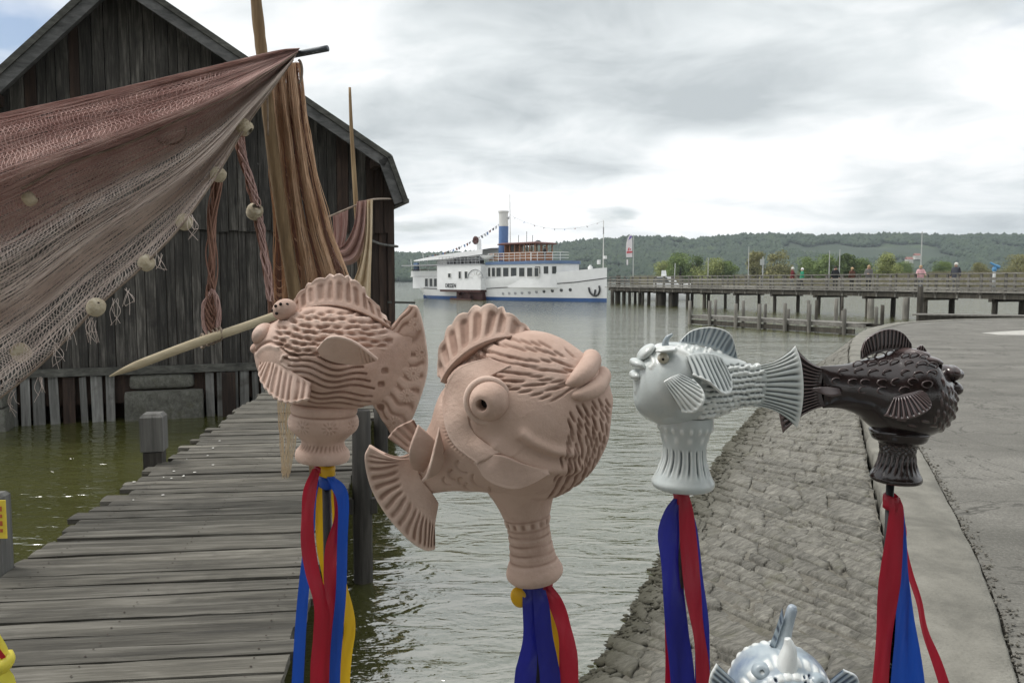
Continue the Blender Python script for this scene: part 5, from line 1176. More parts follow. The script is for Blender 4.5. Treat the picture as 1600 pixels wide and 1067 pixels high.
knot(f4, r4_, SR, 1399, 787, 12, 24)
ribbon(f4, r4_, SR, [(1400, 778, -10, 16, .1), (1401, 800, -13, 24, .1), (1399, 850, -12, 28, .1), (1395, 910, -12, 31, .1), (1391, 980, -11, 30, .1), (1387, 1070, -11, 31, .1), (1382, 1250, -11, 34, .1)], 'red satin ribbon', seed=17)
ribbon(f4, r4_, SB, [(1412, 796, -8, 5, .2), (1414, 830, -8, 10, .2), (1417, 880, -7, 18, .2), (1420, 930, -6, 25, .2), (1420, 980, -6, 26, .1), (1419, 1067, -6, 28, .2), (1416, 1250, -6, 30, .1)], 'bright blue satin ribbon', seed=18)
ribbon(f4, r4_, SB, [(1413, 800, -2, 5, .2), (1419, 870, -1, 12, .2), (1431, 960, 0, 16, .2), (1447, 1067, 0, 26, .1), (1470, 1250, 0, 28, .1)], 'bright blue satin ribbon', seed=19)
ribbon(f4, r4_, SR, [(1408, 790, 2, 8, .3), (1421, 830, 2, 9, .4), (1425, 860, 3, 7, .6), (1435, 905, 3, 11, .2), (1450, 950, 2, 15, .2), (1462, 1000, 2, 15, .3), (1490, 1070, 2, 17, .1), (1550, 1250, 2, 20, .1)], 'narrow red satin ribbon', seed=20)
# yellow knot cut by the left picture edge
f6 = Fish.__new__(Fish); f6.cx, f6.cy, f6.k = 0, 1020, 1.3 / F; f6.O = CAM + ray(0, 1020) * 1.3
r6 = empty('ribbon_bunch', f6.w([(-14, 1020, 0)])[0], 'pale yellow knotted ribbon with a red stripe at the lower left edge', 'ribbons', GR)
SYP = satin('ribbon_pale_yellow', (.80, .72, .10), (.66, .56, .05))
ribbon(f6, r6, SYP, [(-12, 960, -6, 16, .2), (-6, 985, -8, 20, .2), (2, 1012, -8, 26, .3), (6, 1040, -8, 24, .3), (10, 1080, -6, 32, .1), (14, 1250, -6, 34, 0)], None, seed=21)
ribbon(f6, r6, SR, [(-12, 970, -11, 6, .2), (-3, 992, -13, 9, .2), (8, 1012, -14, 9, .3), (14, 1026, -10, 7, .5)], 'thin red stripe', seed=22)
f6.tubep('knot', [(-24, 1034, -10), (-6, 1030, -18), (8, 1036, -14), (16, 1028, -4), (12, 1018, 4)], [8, 11, 12, 9, 5], SYP, r6)
v, f = tube([A3(*f6.w([(-20, 960, 0)])[0]) * A3(1, 1, 0) + A3(0, 0, z) for z in (.7, 1.0, 1.4, 1.75)], .006, 10); mobj('support_rod', v, f, ROD, smooth=True, label='dark steel rod beyond the left edge carrying pale yellow ribbon', cat='rod', group='rods under the fish')
# ------------------------------------------------------------------ paddle steamer
S1 = G(948, 472); S0 = Q(675, 465, 113.); S0[2] = 0; SL_ = np.linalg.norm(S1 - S0); sh = (S1 - S0) / SL_; sn = A3(sh[1], -sh[0], 0); sn = sn if sn[1] < 0 else -sn
def spt(s, o, z): return S0 + sh * s + sn * o + A3(0, 0, z)
def sx(px, py, o):
    X = RP(px, py, S0 + sn * o, sn); return float(np.dot(X - S0, sh)), float(X[2])
WHT = plain('ship_white_paint', (.72, .73, .73), .45, .04, 1.5); CRM = plain('ship_offwhite', (.62, .62, .60), .5, .06, 1.5)
SBL = plain('ship_blue_paint', (.035, .095, .25), .4, .1, 2.); SBD = plain('ship_deck_blue', (.10, .16, .28), .5, .1, 2.)
SGL = plain('ship_window_glass', (.03, .035, .035), .12, .3, 2.); SWD = plain('ship_varnished_wood', (.26, .11, .045), .4, .2, 6.); SRD = plain('ship_red_brown', (.055, .018, .015), .6, .2, 3.)
SMT = plain('ship_grey_metal', (.30, .31, .32), .5, .1, 5.); SDK = plain('ship_dark_grey', (.04, .042, .045), .6, .2, 3.); SRF = plain('ship_roof_brown', (.12, .045, .035), .5, .2, 3.)
ship = empty('paddle_steamer', spt(SL_ / 2, 0, 0), 'white paddle steamer with blue funnel lying at the pier head', 'ship')
def hb(s, z):
    """half beam of the hull"""
    fl = .80 + .20 * min(1, max(0, (z + .3) / 2.8)); b = 3.2
    if s > SL_ - 15: u = (s - (SL_ - 15)) / 15; b *= max(0, 1 - u ** (1.75 + .35 * z / 3))
    if s < 6: u = (6 - s) / (6 + 1.9 * min(1, max(0, z / 1.5))); b *= math.sqrt(max(0, 1 - u ** 2.6))
    return b * fl
ss_ = np.concatenate([np.linspace(-1.9, 1, 14), np.linspace(1.5, SL_ - 8, 30), np.linspace(SL_ - 7.5, SL_, 22)])
def sheer(s): return float(np.interp(s, [-2, 7, 12.4, 20, 27.5, SL_], [1.5, 1.25, 1.34, 1.72, 2.25, 2.72]))
def bulw(s): return float(np.interp(s, [-2, 13, 17.6, 25.6, SL_], [1.55, 2.55, 2.87, 3.44, 3.92]))
def hullstrip(name, zf0, zf1, mat_, nz=5, grow=0.):
    V = []
    for sd in (1, -1):
        for s in ss_:
            for k in range(nz):
                z0, z1 = zf0(s), zf1(s); z = z0 + (z1 - z0) * k / (nz - 1); V.append(spt(s, sd * (hb(s, z) + (grow if hb(s, z) > .01 else 0)), z))
    m = len(ss_) * nz; q = gridf(len(ss_), nz); return mobj(name, V, np.concatenate([q, q[:, ::-1] + m]), mat_, ship, smooth=True)
hl = hullstrip('hull', lambda s: .42, lambda s: sheer(s), WHT, 6)
hullstrip('boot_topping', lambda s: -.8, lambda s: .42, SBL, 5)
hullstrip('bulwark', lambda s: sheer(s), lambda s: bulw(s) if s > 13 else max(sheer(s) + .02, 1.5), WHT, 4, .02)
hullstrip('rubbing_strake', lambda s: sheer(s) - .05, lambda s: sheer(s) + .05, SDK, 3, .06)
V = []
for s in ss_: V += [spt(s, hb(s, 1.5) * .98, sheer(s) - .02), spt(s, -hb(s, 1.5) * .98, sheer(s) - .02)]
mobj('deck', V, gridf(len(ss_), 2), SMT, ship)
def sbox(name, s0, s1, o0, o1, z0, z1, mat_, parent=None):
    V = [spt(s, o, z) for z in (z0, z1) for s, o in ((s0, o0), (s1, o0), (s1, o1), (s0, o1))]
    return mobj(name, V, BF, mat_, parent or ship)
# deck houses
h_aft = sbox('aft_saloon', -1.0, 6.0, -2.5, 2.6, 1.4, 3.0, WHT)
h_pad = sbox('paddle_house', 5.9, 14.3, -4.0, 4.0, 1.28, 4.42, WHT)
V = []; nn_ = 16; fr_s = 25.7
prof = [(14.3, 3.0)] + [(21.5 + 4.3 * math.sin(a), 3.0 * math.cos(a) ** .6 if math.cos(a) > 0 else 0) for a in np.linspace(0, math.pi / 2, 9)]
prof = prof + [(s, -o) for s, o in prof[::-1][1:]]
npf = len(prof)
def prism(name, pf, z0, z1, mat_, parent=None, dz=None):
    n = len(pf); V = [spt(s, o, z0) for s, o in pf] + [spt(s, o, z1) for s, o in pf]
    return mobj(name, V, [tuple(range(n))[::-1], tuple(range(n, 2 * n))] + [(i, (i + 1) % n, n + (i + 1) % n, n + i) for i in range(n)], mat_, parent or ship)
h_fwd = prism('saloon', prof, 1.6, 4.40, WHT)
dk = prism('upper_deck', [(s + (.15 if s > 20 else 0), o * 1.06) for s, o in prof], 4.40, 4.78, SBD)
sbox('upper_deck', -1.6, 14.25, -4.1, 4.1, 4.425, 4.56, SMT)
# windows: forward saloon row, aft saloon, paddle house
def win(px0, px1, py0, py1, o, parent, fr=.05):
    s0, z1 = sx(px0, py0, o); s1, z0 = sx(px1, py1, o)
    w_ = sbox('window', s0, s1, o - .02, o + .03, z0, z1, SGL, parent)
    for a, c, d, e in ((s0 - .07, s0, z0, z1), (s1, s1 + .07, z0, z1), (s0 - .07, s1 + .07, z1, z1 + .06), (s0 - .07, s1 + .07, z0 - .06, z0)):
        sbox('frame', a, c, o, o + .06, d, e, CRM, w_)
for px0, px1 in ((763, 766.5), (769, 774), (776, 783), (786.5, 795), (798.5, 807.5), (811.5, 820), (824, 832), (835.5, 842)):
    win(px0, px1, 418.5, 432, 3.0, h_fwd)
for (a0, a1) in ((.25, .42), (.55, .70), (.85, 1.0)):
    V = [];
    for z in (3.25, 4.1):
        for a in (a0, a1): V.append(spt(21.5 + 4.3 * math.sin(a) + .03, 3.0 * math.cos(a) ** .6 + .03, z))
    V = np.array(V); mobj('window', np.vstack([V, V - sn * .05]), [(0, 1, 3, 2), (4, 6, 7, 5), (0, 4, 5, 1), (1, 5, 7, 3), (3, 7, 6, 2), (2, 6, 4, 0)], SGL, h_fwd)
for px0, px1 in ((664.5, 669), (671.5, 676), (678.5, 683), (685.5, 690.5)): win(px0, px1, 435.5, 447.5, 2.6, h_aft)
for px0, px1 in ((717, 720.5), (726.5, 730.5)): win(px0, px1, 424.5, 435, 4.0, h_pad)
win(700.5, 704.5, 427.5, 433.5, 4.0, h_pad)
for k in range(6):      # paddle box arch with fan slats
    a = math.pi * (.08 + .84 * k / 5); s_c, z_c = sx(743, 435, 4.0)
    v, f = beam(spt(s_c + .5 * math.cos(a), 4.03, z_c + .5 * math.sin(a)), spt(s_c + 1.25 * math.cos(a), 4.03, z_c + 1.0 * math.sin(a)), .05, .09, sn); mobj('paddle_box_slat', v, f, CRM, h_pad)
arc = [spt(s_c + 1.4 * math.cos(a), 4.04, z_c + 1.12 * math.sin(a)) for a in np.linspace(0, math.pi, 20)]; v, f = tube(arc, .05, 6); mobj('paddle_box_arch', v, f, SMT, h_pad, smooth=True)
# name on the paddle house
tc = bpy.data.curves.new('ship_name', 'FONT'); tc.body = 'DIESSEN'; tc.size = .95; tc.extrude = .02
to = bpy.data.objects.new('ship_name_tmp', tc); COL.objects.link(to); dg = bpy.context.evaluated_depsgraph_get(); tm = bpy.data.meshes.new_from_object(to.evaluated_get(dg))
co_ = np.array([v.co[:] for v in tm.vertices]); fc_ = [tuple(p.vertices) for p in tm.polygons]; bpy.data.objects.remove(to)
s_n, z_n = sx(696, 448, 4.0); wtx = co_[:, 0].max(); s_e = sx(712.5, 448, 4.0)[0]
V = np.array([spt(s_n + c[0] * (s_e - s_n) / wtx, 4.03 + c[2], 1.55 + c[1] * .80) for c in co_]); mobj('name_lettering', V, fc_, SDK, h_pad)
# paddle wheel recess
sbox('sponson', 6.4, 14.2, -4.0, 3.96, 1.0, 1.27, SRD); sbox('paddle_recess', 9.0, 13.9, -3.3, 3.35, -.3, 1.0, SRD)
for k in range(9):
    a = 2 * math.pi * k / 9; v, f = beam(spt(10.9 + 1.1 * math.cos(a), 3.4, .35 + 1.1 * math.sin(a)), spt(10.9 + 1.1 * math.cos(a), 3.93, .35 + 1.1 * math.sin(a)), .08, .45, (sh * math.cos(a) + A3(0, 0, math.sin(a)))); mobj('paddle_float', v, f, SRD, ship)
for o in (3.5, 3.85):
    v, f = tube([spt(10.9 + 1.05 * math.cos(a), o, .35 + 1.05 * math.sin(a)) for a in np.linspace(0, 6.28, 26)], .05, 6); mobj('paddle_rim', v, f, SRD, ship)
v, f = beam(spt(8.6, 4.0, .05), spt(12.6, 4.0, -.02), .25, .3); mobj('fender_beam', v, f, SRD, ship)
# stern rails, awning
sbox('stern_bulwark', -1.5, 6.0, 2.35, 2.45, 3.0, 3.75, WHT); sbox('stern_bulwark', -1.5, 6.0, -2.45, -2.35, 3.0, 3.75, WHT); sbox('stern_bulwark', -1.6, -1.5, -2.45, 2.45, 3.0, 3.75, WHT)
sbox('rail', -1.5, 6.0, 2.38, 2.46, 3.9, 4.0, SRD); sbox('stern_deck', -1.6, 6.0, -2.6, 2.6, 2.95, 3.05, CRM)
sbox('flag_locker', -1.2, -.3, 2.0, 2.3, 3.8, 4.9, SBD)
awn = [(661, 407.5, 3), (700, 404.5, 3), (735, 398, 2.2), (761, 392.5, 2)]
V = []
for s, z, b_ in ((-.2, 5.2, 3.0), (3, 5.5, 3.5), (7.5, 5.9, 3.5), (13.6, 6.35, 3.0)):
    V += [spt(s, b_, z), spt(s, b_ * .5, z + .22), spt(s, 0, z + .3), spt(s, -b_ * .5, z + .22), spt(s, -b_, z)]
V = np.array(V); aw_ = mobj('awning', np.vstack([V, V - A3(0, 0, .06)]), [tuple(x) for x in gridf(4, 5)] + [tuple(x[::-1] + 20) for x in gridf(4, 5)] + [(i * 5, (i + 1) * 5, 20 + (i + 1) * 5, 20 + i * 5) for i in range(3)] + [(i, i + 1, 21 + i, 20 + i) for i in range(4)], WHT, ship)
V = []
for s, z, b_ in ((-.2, 5.2, 3.0), (3, 5.5, 3.5), (7.5, 5.9, 3.5), (13.6, 6.35, 3.0)): V += [spt(s, b_ + .02, z + .02), spt(s, b_ + .05, z - .1 - .25 * (s > 0) - .25 * (s > 5))]
V = np.array(V); mobj('valance', np.vstack([V, V - sn * .03]), [tuple(x) for x in gridf(4, 2)] + [tuple(x[::-1] + 8) for x in gridf(4, 2)], WHT, aw_)
sbox('cabin', 4.3, 7.6, -2.4, 2.6, 3.05, 5.4, CRM)
for s in (-1.4, .4, 2.2, 4.0): v, f = tube([spt(s, 2.4, 3.7), spt(s, 2.6, 5.4)], .04, 6); mobj('awning_post', v, f, WHT, ship)
def railing(s0, s1, o, z0, hgt, mat_, n=8, boards=0, bm=None):
    for k in range(n):
        s = s0 + (s1 - s0) * k / (n - 1); v, f = tube([spt(s, o, z0), spt(s, o, z0 + hgt)], .03, 5); mobj('stanchion', v, f, mat_, ship)
    for k in range(3):
        z = z0 + hgt * (k + 1) / 3; v, f = tube([spt(s0, o, z), spt(s1, o, z)], .025, 5); mobj('rail', v, f, mat_, ship)
    for k in range(boards):
        z = z0 + hgt * (k + .6) / boards; sbox('rail_board', s0, s1, o - .06, o - .02, z - .09, z + .09, bm)
railing(6.2, 14.0, 3.9, 4.56, .95, SMT, 12); railing(14.6, 22.0, 3.0, 4.78, 1.0, WHT, 9); railing(6.2, 14.0, -3.9, 4.56, .95, SMT, 12)
for s in (7.0, 8.6, 10.2, 11.8): bq = sbox('bench', s, s + 1.2, 2.2, 3.2, 4.56, 5.0, SDK); sbox('bench_back', s, s + 1.2, 2.2, 2.3, 5.0, 5.4, SMT, bq)
for k in range(5):
    a0 = k / 5 * 1.3; v, f = tube([spt(21.9 + 3.9 * math.sin(a0), 3.0 * math.cos(a0), 4.78), spt(21.9 + 3.9 * math.sin(a0), 3.0 * math.cos(a0), 5.75)], .03, 5); mobj('stanchion', v, f, WHT, ship)
for z in (5.1, 5.42, 5.75): v, f = tube([spt(21.9 + 3.9 * math.sin(a), 3.0 * math.cos(a), z) for a in np.linspace(0, 1.4, 10)], .025, 5); mobj('rail', v, f, WHT, ship)
# lifeboat shape, ventilator, funnel, masts
lb_ = [];
for i in range(9):
    u = i / 8; w_ = .75 * math.sin(math.pi * (.06 + .88 * u)) ** .7
    for j in range(9):
        a = math.pi * j / 8; lb_.append(spt(13.2 + 2.6 * u, 2.9 + w_ * math.cos(a), 5.55 - .55 * w_ / .75 * math.sin(a) + (.15 * (2 * u - 1) ** 2)))
mobj('lifeboat', lb_, [tuple(x) for x in gridf(9, 9)], WHT, ship, smooth=True)
V0 = sx(748.5, 400, 1.2)[0]
vt = tube([spt(V0, 1.2, 4.5), spt(V0, 1.2, 6.4), spt(V0, 1.2, 7.1), spt(V0 + .05, 1.35, 7.5), spt(V0 + .0, 1.7, 7.6)], [.30, .30, .32, .42, .5], 14); vo_ = mobj('ventilator', *vt, WHT, ship, smooth=True)
v, f = lathe_w(spt(V0, 1.75, 7.62), sn, [(-.06, .3), (0, .53), (.08, .55), (.1, .3), (.02, .02)]); mobj('ventilator_mouth', v, f, SRD, vo_, smooth=True)
fs_, fz_ = sx(787, 354, 0)
v, f = tube([spt(fs_ - .1, 0, 4.6), spt(fs_, 0, fz_)], [.62, .62], 24); fn = mobj('funnel', v, f, plain('funnel_blue', (.09, .17, .36), .4, .08, 2.), ship, smooth=False)
v, f = tube([spt(fs_, 0, fz_ + .003), spt(fs_ - .05, 0, fz_ + 1.75), spt(fs_ - .05, 0, fz_ + 1.76), spt(fs_ - .05, 0, fz_ + 1.95)], [.60, .60, .70, .70], 24); mobj('funnel_top', v, f, CRM, fn)
ms, mz = sx(797.5, 303, 0); v, f = tube([spt(ms, 0, 4.6), spt(ms - .1, 0, mz)], [.08, .035], 8); mobj('mast', v, f, CRM, ship)
bs = SL_ - .55; bz = sx(942, 344, 0)[1]; v, f = tube([spt(bs, 0, 3.3), spt(bs, 0, bz)], [.07, .04], 8); bm_ = mobj('bow_mast', v, f, CRM, ship)
sbox('furled_flag', bs - .05, bs + .05, -.05, .05, bz - 1.6, bz - .8, SMT, bm_); sbox('bow_light', bs + .1, bs + .45, -.1, .2, 4.9, 5.25, WHT, bm_); sbox('bow_light', bs - .75, bs - .45, -.1, .2, 4.3, 4.8, WHT, bm_)
v, f = lathe_w(spt(SL_ - 2.2, .3, 3.65), (0, 0, 1), [(0, .25), (.35, .3), (.45, .15), (.6, .12)]); mobj('capstan', v, f, WHT, ship, smooth=True)
# wheelhouse
w0, w1 = sx(783, 400, 1.6)[0] + .6, sx(836, 400, 1.6)[0]
whl = sbox('wheelhouse', w0, w1, -1.6, 1.6, 4.78, 5.95, SWD)
for k in range(7):
    s = w0 + .05 + (w1 - w0 - .1) * k / 6
    for o in (1.55, -1.55): sbox('window_post', s - .07, s + .07, o - .06, o + .06, 5.95, 6.85, SWD, whl)
for o in (-.5, .5): sbox('window_post', w1 - .12, w1, o - .06, o + .06, 5.95, 6.85, SWD, whl)
sbox('window', w0 + .9, w0 + 1.9, 1.48, 1.5, 5.95, 6.85, SDK, whl); sbox('back_wall', w0, w0 + .12, -1.5, 1.5, 5.95, 6.85, SWD, whl)
V = [spt(s, o, z) for z, g in ((6.85, .35), (6.98, .4), (7.12, 0.)) for s, o in ((w0 - .5 - g, 1.6 + g), (w1 + g, 1.6 + g), (w1 + g, -1.6 - g), (w0 - .5 - g, -1.6 - g))]
mobj('wheelhouse_roof', V, [(0, 3, 2, 1), (8, 9, 10, 11)] + [(a + k, (a + 1) % 4 + k, (a + 1) % 4 + 4 + k, a + 4 + k) for k in (0, 4) for a in range(4)], SRF, whl)
v, f = lathe_w(spt(w1 - 1.0, 0, 7.05), (0, 0, 1), [(0, .4), (.18, .36), (.3, .2), (.33, .03)]); mobj('radar_dome', v, f, SDK, whl, smooth=True)
for s, hgt in ((w0 + 1.2, 1.1), (w0 + 2.6, 1.5), (w0 + 3.6, 1.0)): v, f = tube([spt(s, .3, 7.0), spt(s, .3, 7.0 + hgt)], .035, 5); mobj('antenna', v, f, SDK, whl)
for k in range(4): sbox('rail_board', 14.8, 21.9, 2.9, 2.94, 4.92 + .24 * k, 5.06 + .24 * k, SWD)
# portholes, anchor
for px_, py_ in ((756, 457), (786, 458.5), (795.5, 458), (805, 458), (815.5, 457.5), (827, 457), (838, 456), (850, 455.2), (863, 454.2), (877, 453.4), (891, 452.8)):
    s, z = sx(px_, py_, 2.9)
    for _ in range(6): s, z = sx(px_, py_, hb(s, z) + .01)
    o_ = hb(s, z); ds = .05; nv_ = norm(sn * 1.0 + sh * (hb(s - ds, z) - hb(s + ds, z)) / (2 * ds))
    v, f = lathe_w(spt(s, o_, z), nv_, [(-.05, .20), (.03, .20), (.05, .17), (.02, .15), (.02, .01)], 14); mobj('porthole', v, f, SDK if px_ > 845 else SMT, ship)
s, z = sx(930.5, 454, .6)
for _ in range(6): s, z = sx(930.5, 454, hb(s, 1.6) + .06)
def anc(p, r_):
    P = [spt(s + a, hb(s + a, z + b_) + .12, z + b_) for a, b_ in p]; v, f = tube(catmull(P, 24), r_, 8); return v, f
an = mobj('anchor', *anc([(-.75, .35), (-.6, -.25), (-.15, -.6), (.3, -.45), (.5, .1), (.42, .55)], .11), SDK, ship, smooth=True); mobj('anchor_shank', *anc([(-.12, -.6), (-.06, -.2), (.0, .1)], .1), SDK, an, smooth=True)
# bunting line from stern to mast and on to the bow
def bunting(a, b_, sag, n, k0=0, sz=1.):
    P = [a + (b_ - a) * u - A3(0, 0, sag * 4 * u * (1 - u)) for u in np.linspace(0, 1, 40)]; v, f = tube(P, .012, 4); bl = mobj('bunting_line', v, f, SMT, ship)
    for k in range(n):
        u = (k + .5) / n; p = a + (b_ - a) * u - A3(0, 0, sag * 4 * u * (1 - u)); d = norm(b_ - a); w_ = .34 * sz; hh_ = U(.30, .42) * sz; tw = U(-.25, .25)
        V = [p - d * w_ / 2, p + d * w_ / 2, p + d * w_ * .55 - A3(0, 0, hh_) + sn * tw, p - d * w_ * .3 - A3(0, 0, hh_ * .9) + sn * tw]; V = V + [x + sn * .015 for x in V]
        mobj('pennant', V, [(0, 1, 2, 3), (7, 6, 5, 4), (0, 4, 5, 1), (1, 5, 6, 2), (2, 6, 7, 3), (3, 7, 4, 0)], [SDK, SMT, SBD, SRF][(k + k0) % 4], bl)
bunting(spt(-1.2, 0, 5.9), spt(ms - .06, 0, 10.6), .9, 30); bunting(spt(ms, 0, 10.7), spt(bs, 0, bz - .1), 1.3, 9, 1, .45)
v, f = tube([spt(-1.8, 0, 5.2), spt(-2.0, 0, 6.6)], .04, 6); mobj('flag_staff', v, f, CRM, ship)
# ------------------------------------------------------------------ long footbridge pier
PR = wood('pier_timber_grey', (.065, .062, .053), (.145, .138, .12), (.23, .22, .195), 'z', 10., tone=.25)
PRX = wood('pier_rail_grey', (.085, .081, .071), (.18, .172, .153), (.28, .27, .245), 'x', 10., tone=.25)
PD = wood('pier_timber_dark', (.018, .016, .013), (.045, .040, .031), (.09, .081, .064), 'z', 10., tone=.3)
P0 = A3(40.0, 16.0, 0); Pa = Q(1600, 455, 44.) * A3(1, 1, 0); Pb = Q(952, 446, 87.) * A3(1, 1, 0)
pdv = norm(Pb - Pa); pnn = A3(pdv[1], -pdv[0], 0); pnn = pnn if pnn[1] < 0 else -pnn; PLN = float(np.linalg.norm(Pb - Pa)); PZ = 1.74; PWD = 2.6
def ppt(a, o, z): return Pa + pdv * a + pnn * o + A3(0, 0, z)
pier = empty('footbridge_pier', ppt(PLN / 2, 0, 0), 'long grey timber footbridge pier with plank railings leading to the ship', 'pier')
A_0 = -14.0
v, f = beam(ppt(A_0, -PWD / 2, PZ - .03), ppt(PLN + 1, -PWD / 2, PZ - .03), PWD, .06); mobj('deck', v, f, PRX, pier)
for o in (0.02, -PWD / 2, -PWD - .02):
    v, f = beam(ppt(A_0, o, PZ - .24), ppt(PLN, o, PZ - .24), .16, .26); mobj('girder', v, f, PD, pier)
k = 0; a_ = A_0
while a_ < PLN:       # railing posts every 1.5 m, front and back
    for o in (.10, -PWD - .10):
        v, f = beam(ppt(a_, o, PZ - .38), ppt(a_, o, PZ + 1.08 + U(-.02, .03)), .13, .11, pnn); mobj('railing_post', v, f, PR, pier)
    v, f = beam(ppt(a_ + .02, .22, PZ - .10), ppt(a_ + .02, -PWD - .22, PZ - .10), .14, .12); mobj('cross_beam', v, f, PD, pier)
    a_ += 1.5
for o in (.19, -PWD - .19):
    a_ = A_0
    while a_ < PLN - .5:
        e_ = min(a_ + 4.5, PLN)
        for z, hh_ in ((.22, .15), (.50, .15), (.78, .15)):
            v, f = beam(ppt(a_ + .01, o, PZ + z + U(-.012, .012)), ppt(e_ - .01, o, PZ + z + U(-.012, .012)), .04, hh_); mobj('rail', v, f, PRX, pier)
        v, f = beam(ppt(a_ + .005, o - .06 * (1 if o > 0 else -1), PZ + 1.10), ppt(e_ - .005, o - .06 * (1 if o > 0 else -1), PZ + 1.10), .20, .05); mobj('handrail', v, f, PRX, pier)
        v, f = beam(ppt(a_ + .01, o, PZ + .03), ppt(e_ - .01, o, PZ + .03), .06, .10); mobj('toe_board', v, f, PRX, pier)
        a_ = e_
a_ = A_0 + 2.; i = 0
while a_ < PLN:
    for o in (-.15, -PWD + .15):
        c = ppt(a_, o, 0); post('pile', c, -2.5, PZ - .37, U(.26, .36), PD, pier, lean=(U(-.06, .06), 0), n=10)
    v, f = beam(ppt(a_, .25, PZ - .45), ppt(a_, -PWD - .25, PZ - .45), .2, .18); mobj('pile_cap', v, f, PD, pier)
    a_ += 4.6 if a_ < PLN * .55 else 2.6; i += 1
# heavier dolphin piles by the pier head
for px_, D_, w_, z1 in ((966, 86, .5, 3.0), (957, 84, .4, 1.6), (975, 85, .4, 1.5), (1000, 83, .35, 1.4), (1014, 81, .35, 1.4), (1034, 78.5, .9, 1.4), (1052, 77.5, .9, 1.4)):
    c = Q(px_, 450, D_); post('landing_pile', c, -2.5, z1, w_, PD, pier, n=12)
# things on the pier: flag pole, sign, lamp poles, telescope
def ppx(px, o):
    """pier coordinate below a pixel column"""
    X = RP(px, 440, Pa + pnn * o, pnn); return float(np.dot(X - Pa, pdv))
GPM = plain('pole_pale_metal', (.42, .43, .42), .5, .1, 5.)
a_ = ppx(988.5, -PWD - .3); fp = empty('banner_pole', ppt(a_, -PWD - .35, PZ), 'white and red banner on a pole beside the ship bow', 'banner')
v, f = tube([ppt(a_, -PWD - .35, PZ - 1), ppt(a_, -PWD - .35, PZ + 5.6)], [.06, .04], 8); mobj('pole', v, f, GPM, fp)
FLW = plain('banner_white', (.72, .68, .70), .8, .05, 3.); FLR = plain('banner_red', (.55, .10, .12), .8, .1, 3.); FLB = plain('banner_violet', (.22, .17, .42), .8, .1, 3.)
bp = ppt(a_, -PWD - .35, 0); D_ = bp[1]
def bpx(x, y): return Q(x, y, D_)
def flat(pts, off, th=.02):
    V = [bpx(x, y) + A3(0, off + .05 * math.sin(y * .25), 0) for x, y in pts]; n = len(V); V += [p + A3(0, th, 0) for p in V]
    return V, [tuple(range(n)), tuple(range(n, 2 * n))[::-1]] + [(i, n + i, n + (i + 1) % n, (i + 1) % n) for i in range(n)]
ban = mobj('banner', *flat([(978.5, 402), (978, 390), (979, 380), (981, 371), (984, 367), (987.5, 367), (988, 380), (988, 402)], 0), FLW, fp)
mobj('banner_print', *flat([(979, 396), (988, 395), (988, 392.5), (979, 393)], -.03), FLR, ban)
for pts in ([(980.5, 392), (983.5, 382), (985.5, 382), (982.5, 392)], [(983.5, 391), (986.5, 384), (987.5, 385), (985, 391)], [(980, 386), (987, 383.5), (987, 382.3), (980, 384.6)]): mobj('banner_print', *flat(pts, -.03), FLR, ban)
mobj('banner_print', *flat([(981.5, 376), (984, 369), (987.5, 368.5), (987.3, 371), (984, 374)], -.03), FLB, ban)
mobj('tag', *flat([(979, 414), (979, 406), (981.5, 405), (981.5, 414)], 0), FLW, fp)
a_ = ppx(1187, -PWD); sb_ = empty('notice_board', ppt(a_, -PWD - .3, PZ), 'small square notice board on a post on the pier', 'sign')
v, f = tube([ppt(a_, -PWD - .3, PZ), ppt(a_, -PWD - .3, PZ + 2.7)], .05, 8); mobj('post', v, f, GPM, sb_)
v, f = box(ppt(a_, -PWD - .22, PZ + 2.25), (.34, .05, .50), 0); mobj('panel', v, f, plain('notice_panel_grey', (.42, .44, .42), .6, .08, 6.), sb_)
for nm, px_, top, lab in (('pole', 1169, 385, 'plain pale pole on the pier left of the notice board'), ('pole', 1106, 403, 'short thin pole rising behind the pier railing'), ('pole', 1438, 362, 'tall slender pole on the pier behind the person in pink'), ('pole', 1295, 392, 'faint pole on the pier behind the person in black'), ('pole', 1311, 390, 'faint pole on the pier right of the person in black')):
    a_ = ppx(px_, -PWD - .4); b0 = ppt(a_, -PWD - .4, PZ - .6); tz = Q(px_, top, b0[1])[2]; v, f = tube([b0, A3(b0[0], b0[1], tz)], [.055, .03], 8); mobj('pole', v, f, GPM, label=lab, cat='pole')
a_ = ppx(1553, -.9); tl = empty('viewing_telescope', ppt(a_, -.9, PZ), 'blue coin telescope on a stand behind the railing at right', 'telescope')
TB = plain('telescope_blue', (.10, .28, .50), .4, .1, 6.); tp = ppt(a_, -.9, 0)
v, f = tube([A3(tp[0], tp[1], PZ), A3(tp[0], tp[1], PZ + 1.25)], [.10, .08], 12); mobj('column', v, f, GPM, tl, smooth=True)
v, f = lathe_w(A3(tp[0], tp[1], PZ + 1.22), (0, 0, 1), [(0, .10), (.04, .13), (.16, .13), (.24, .09), (.27, .04)], 16); mobj('head', v, f, TB, tl, smooth=True)
v, f = lathe_w(A3(tp[0] - .27, tp[1], PZ + 1.72), (.80, -.1, -.45), [(0, .03), (.02, .055), (.15, .06), (.34, .07), (.46, .10), (.58, .11), (.6, .06)], 16); mobj('barrel', v, f, TB, tl, smooth=True)
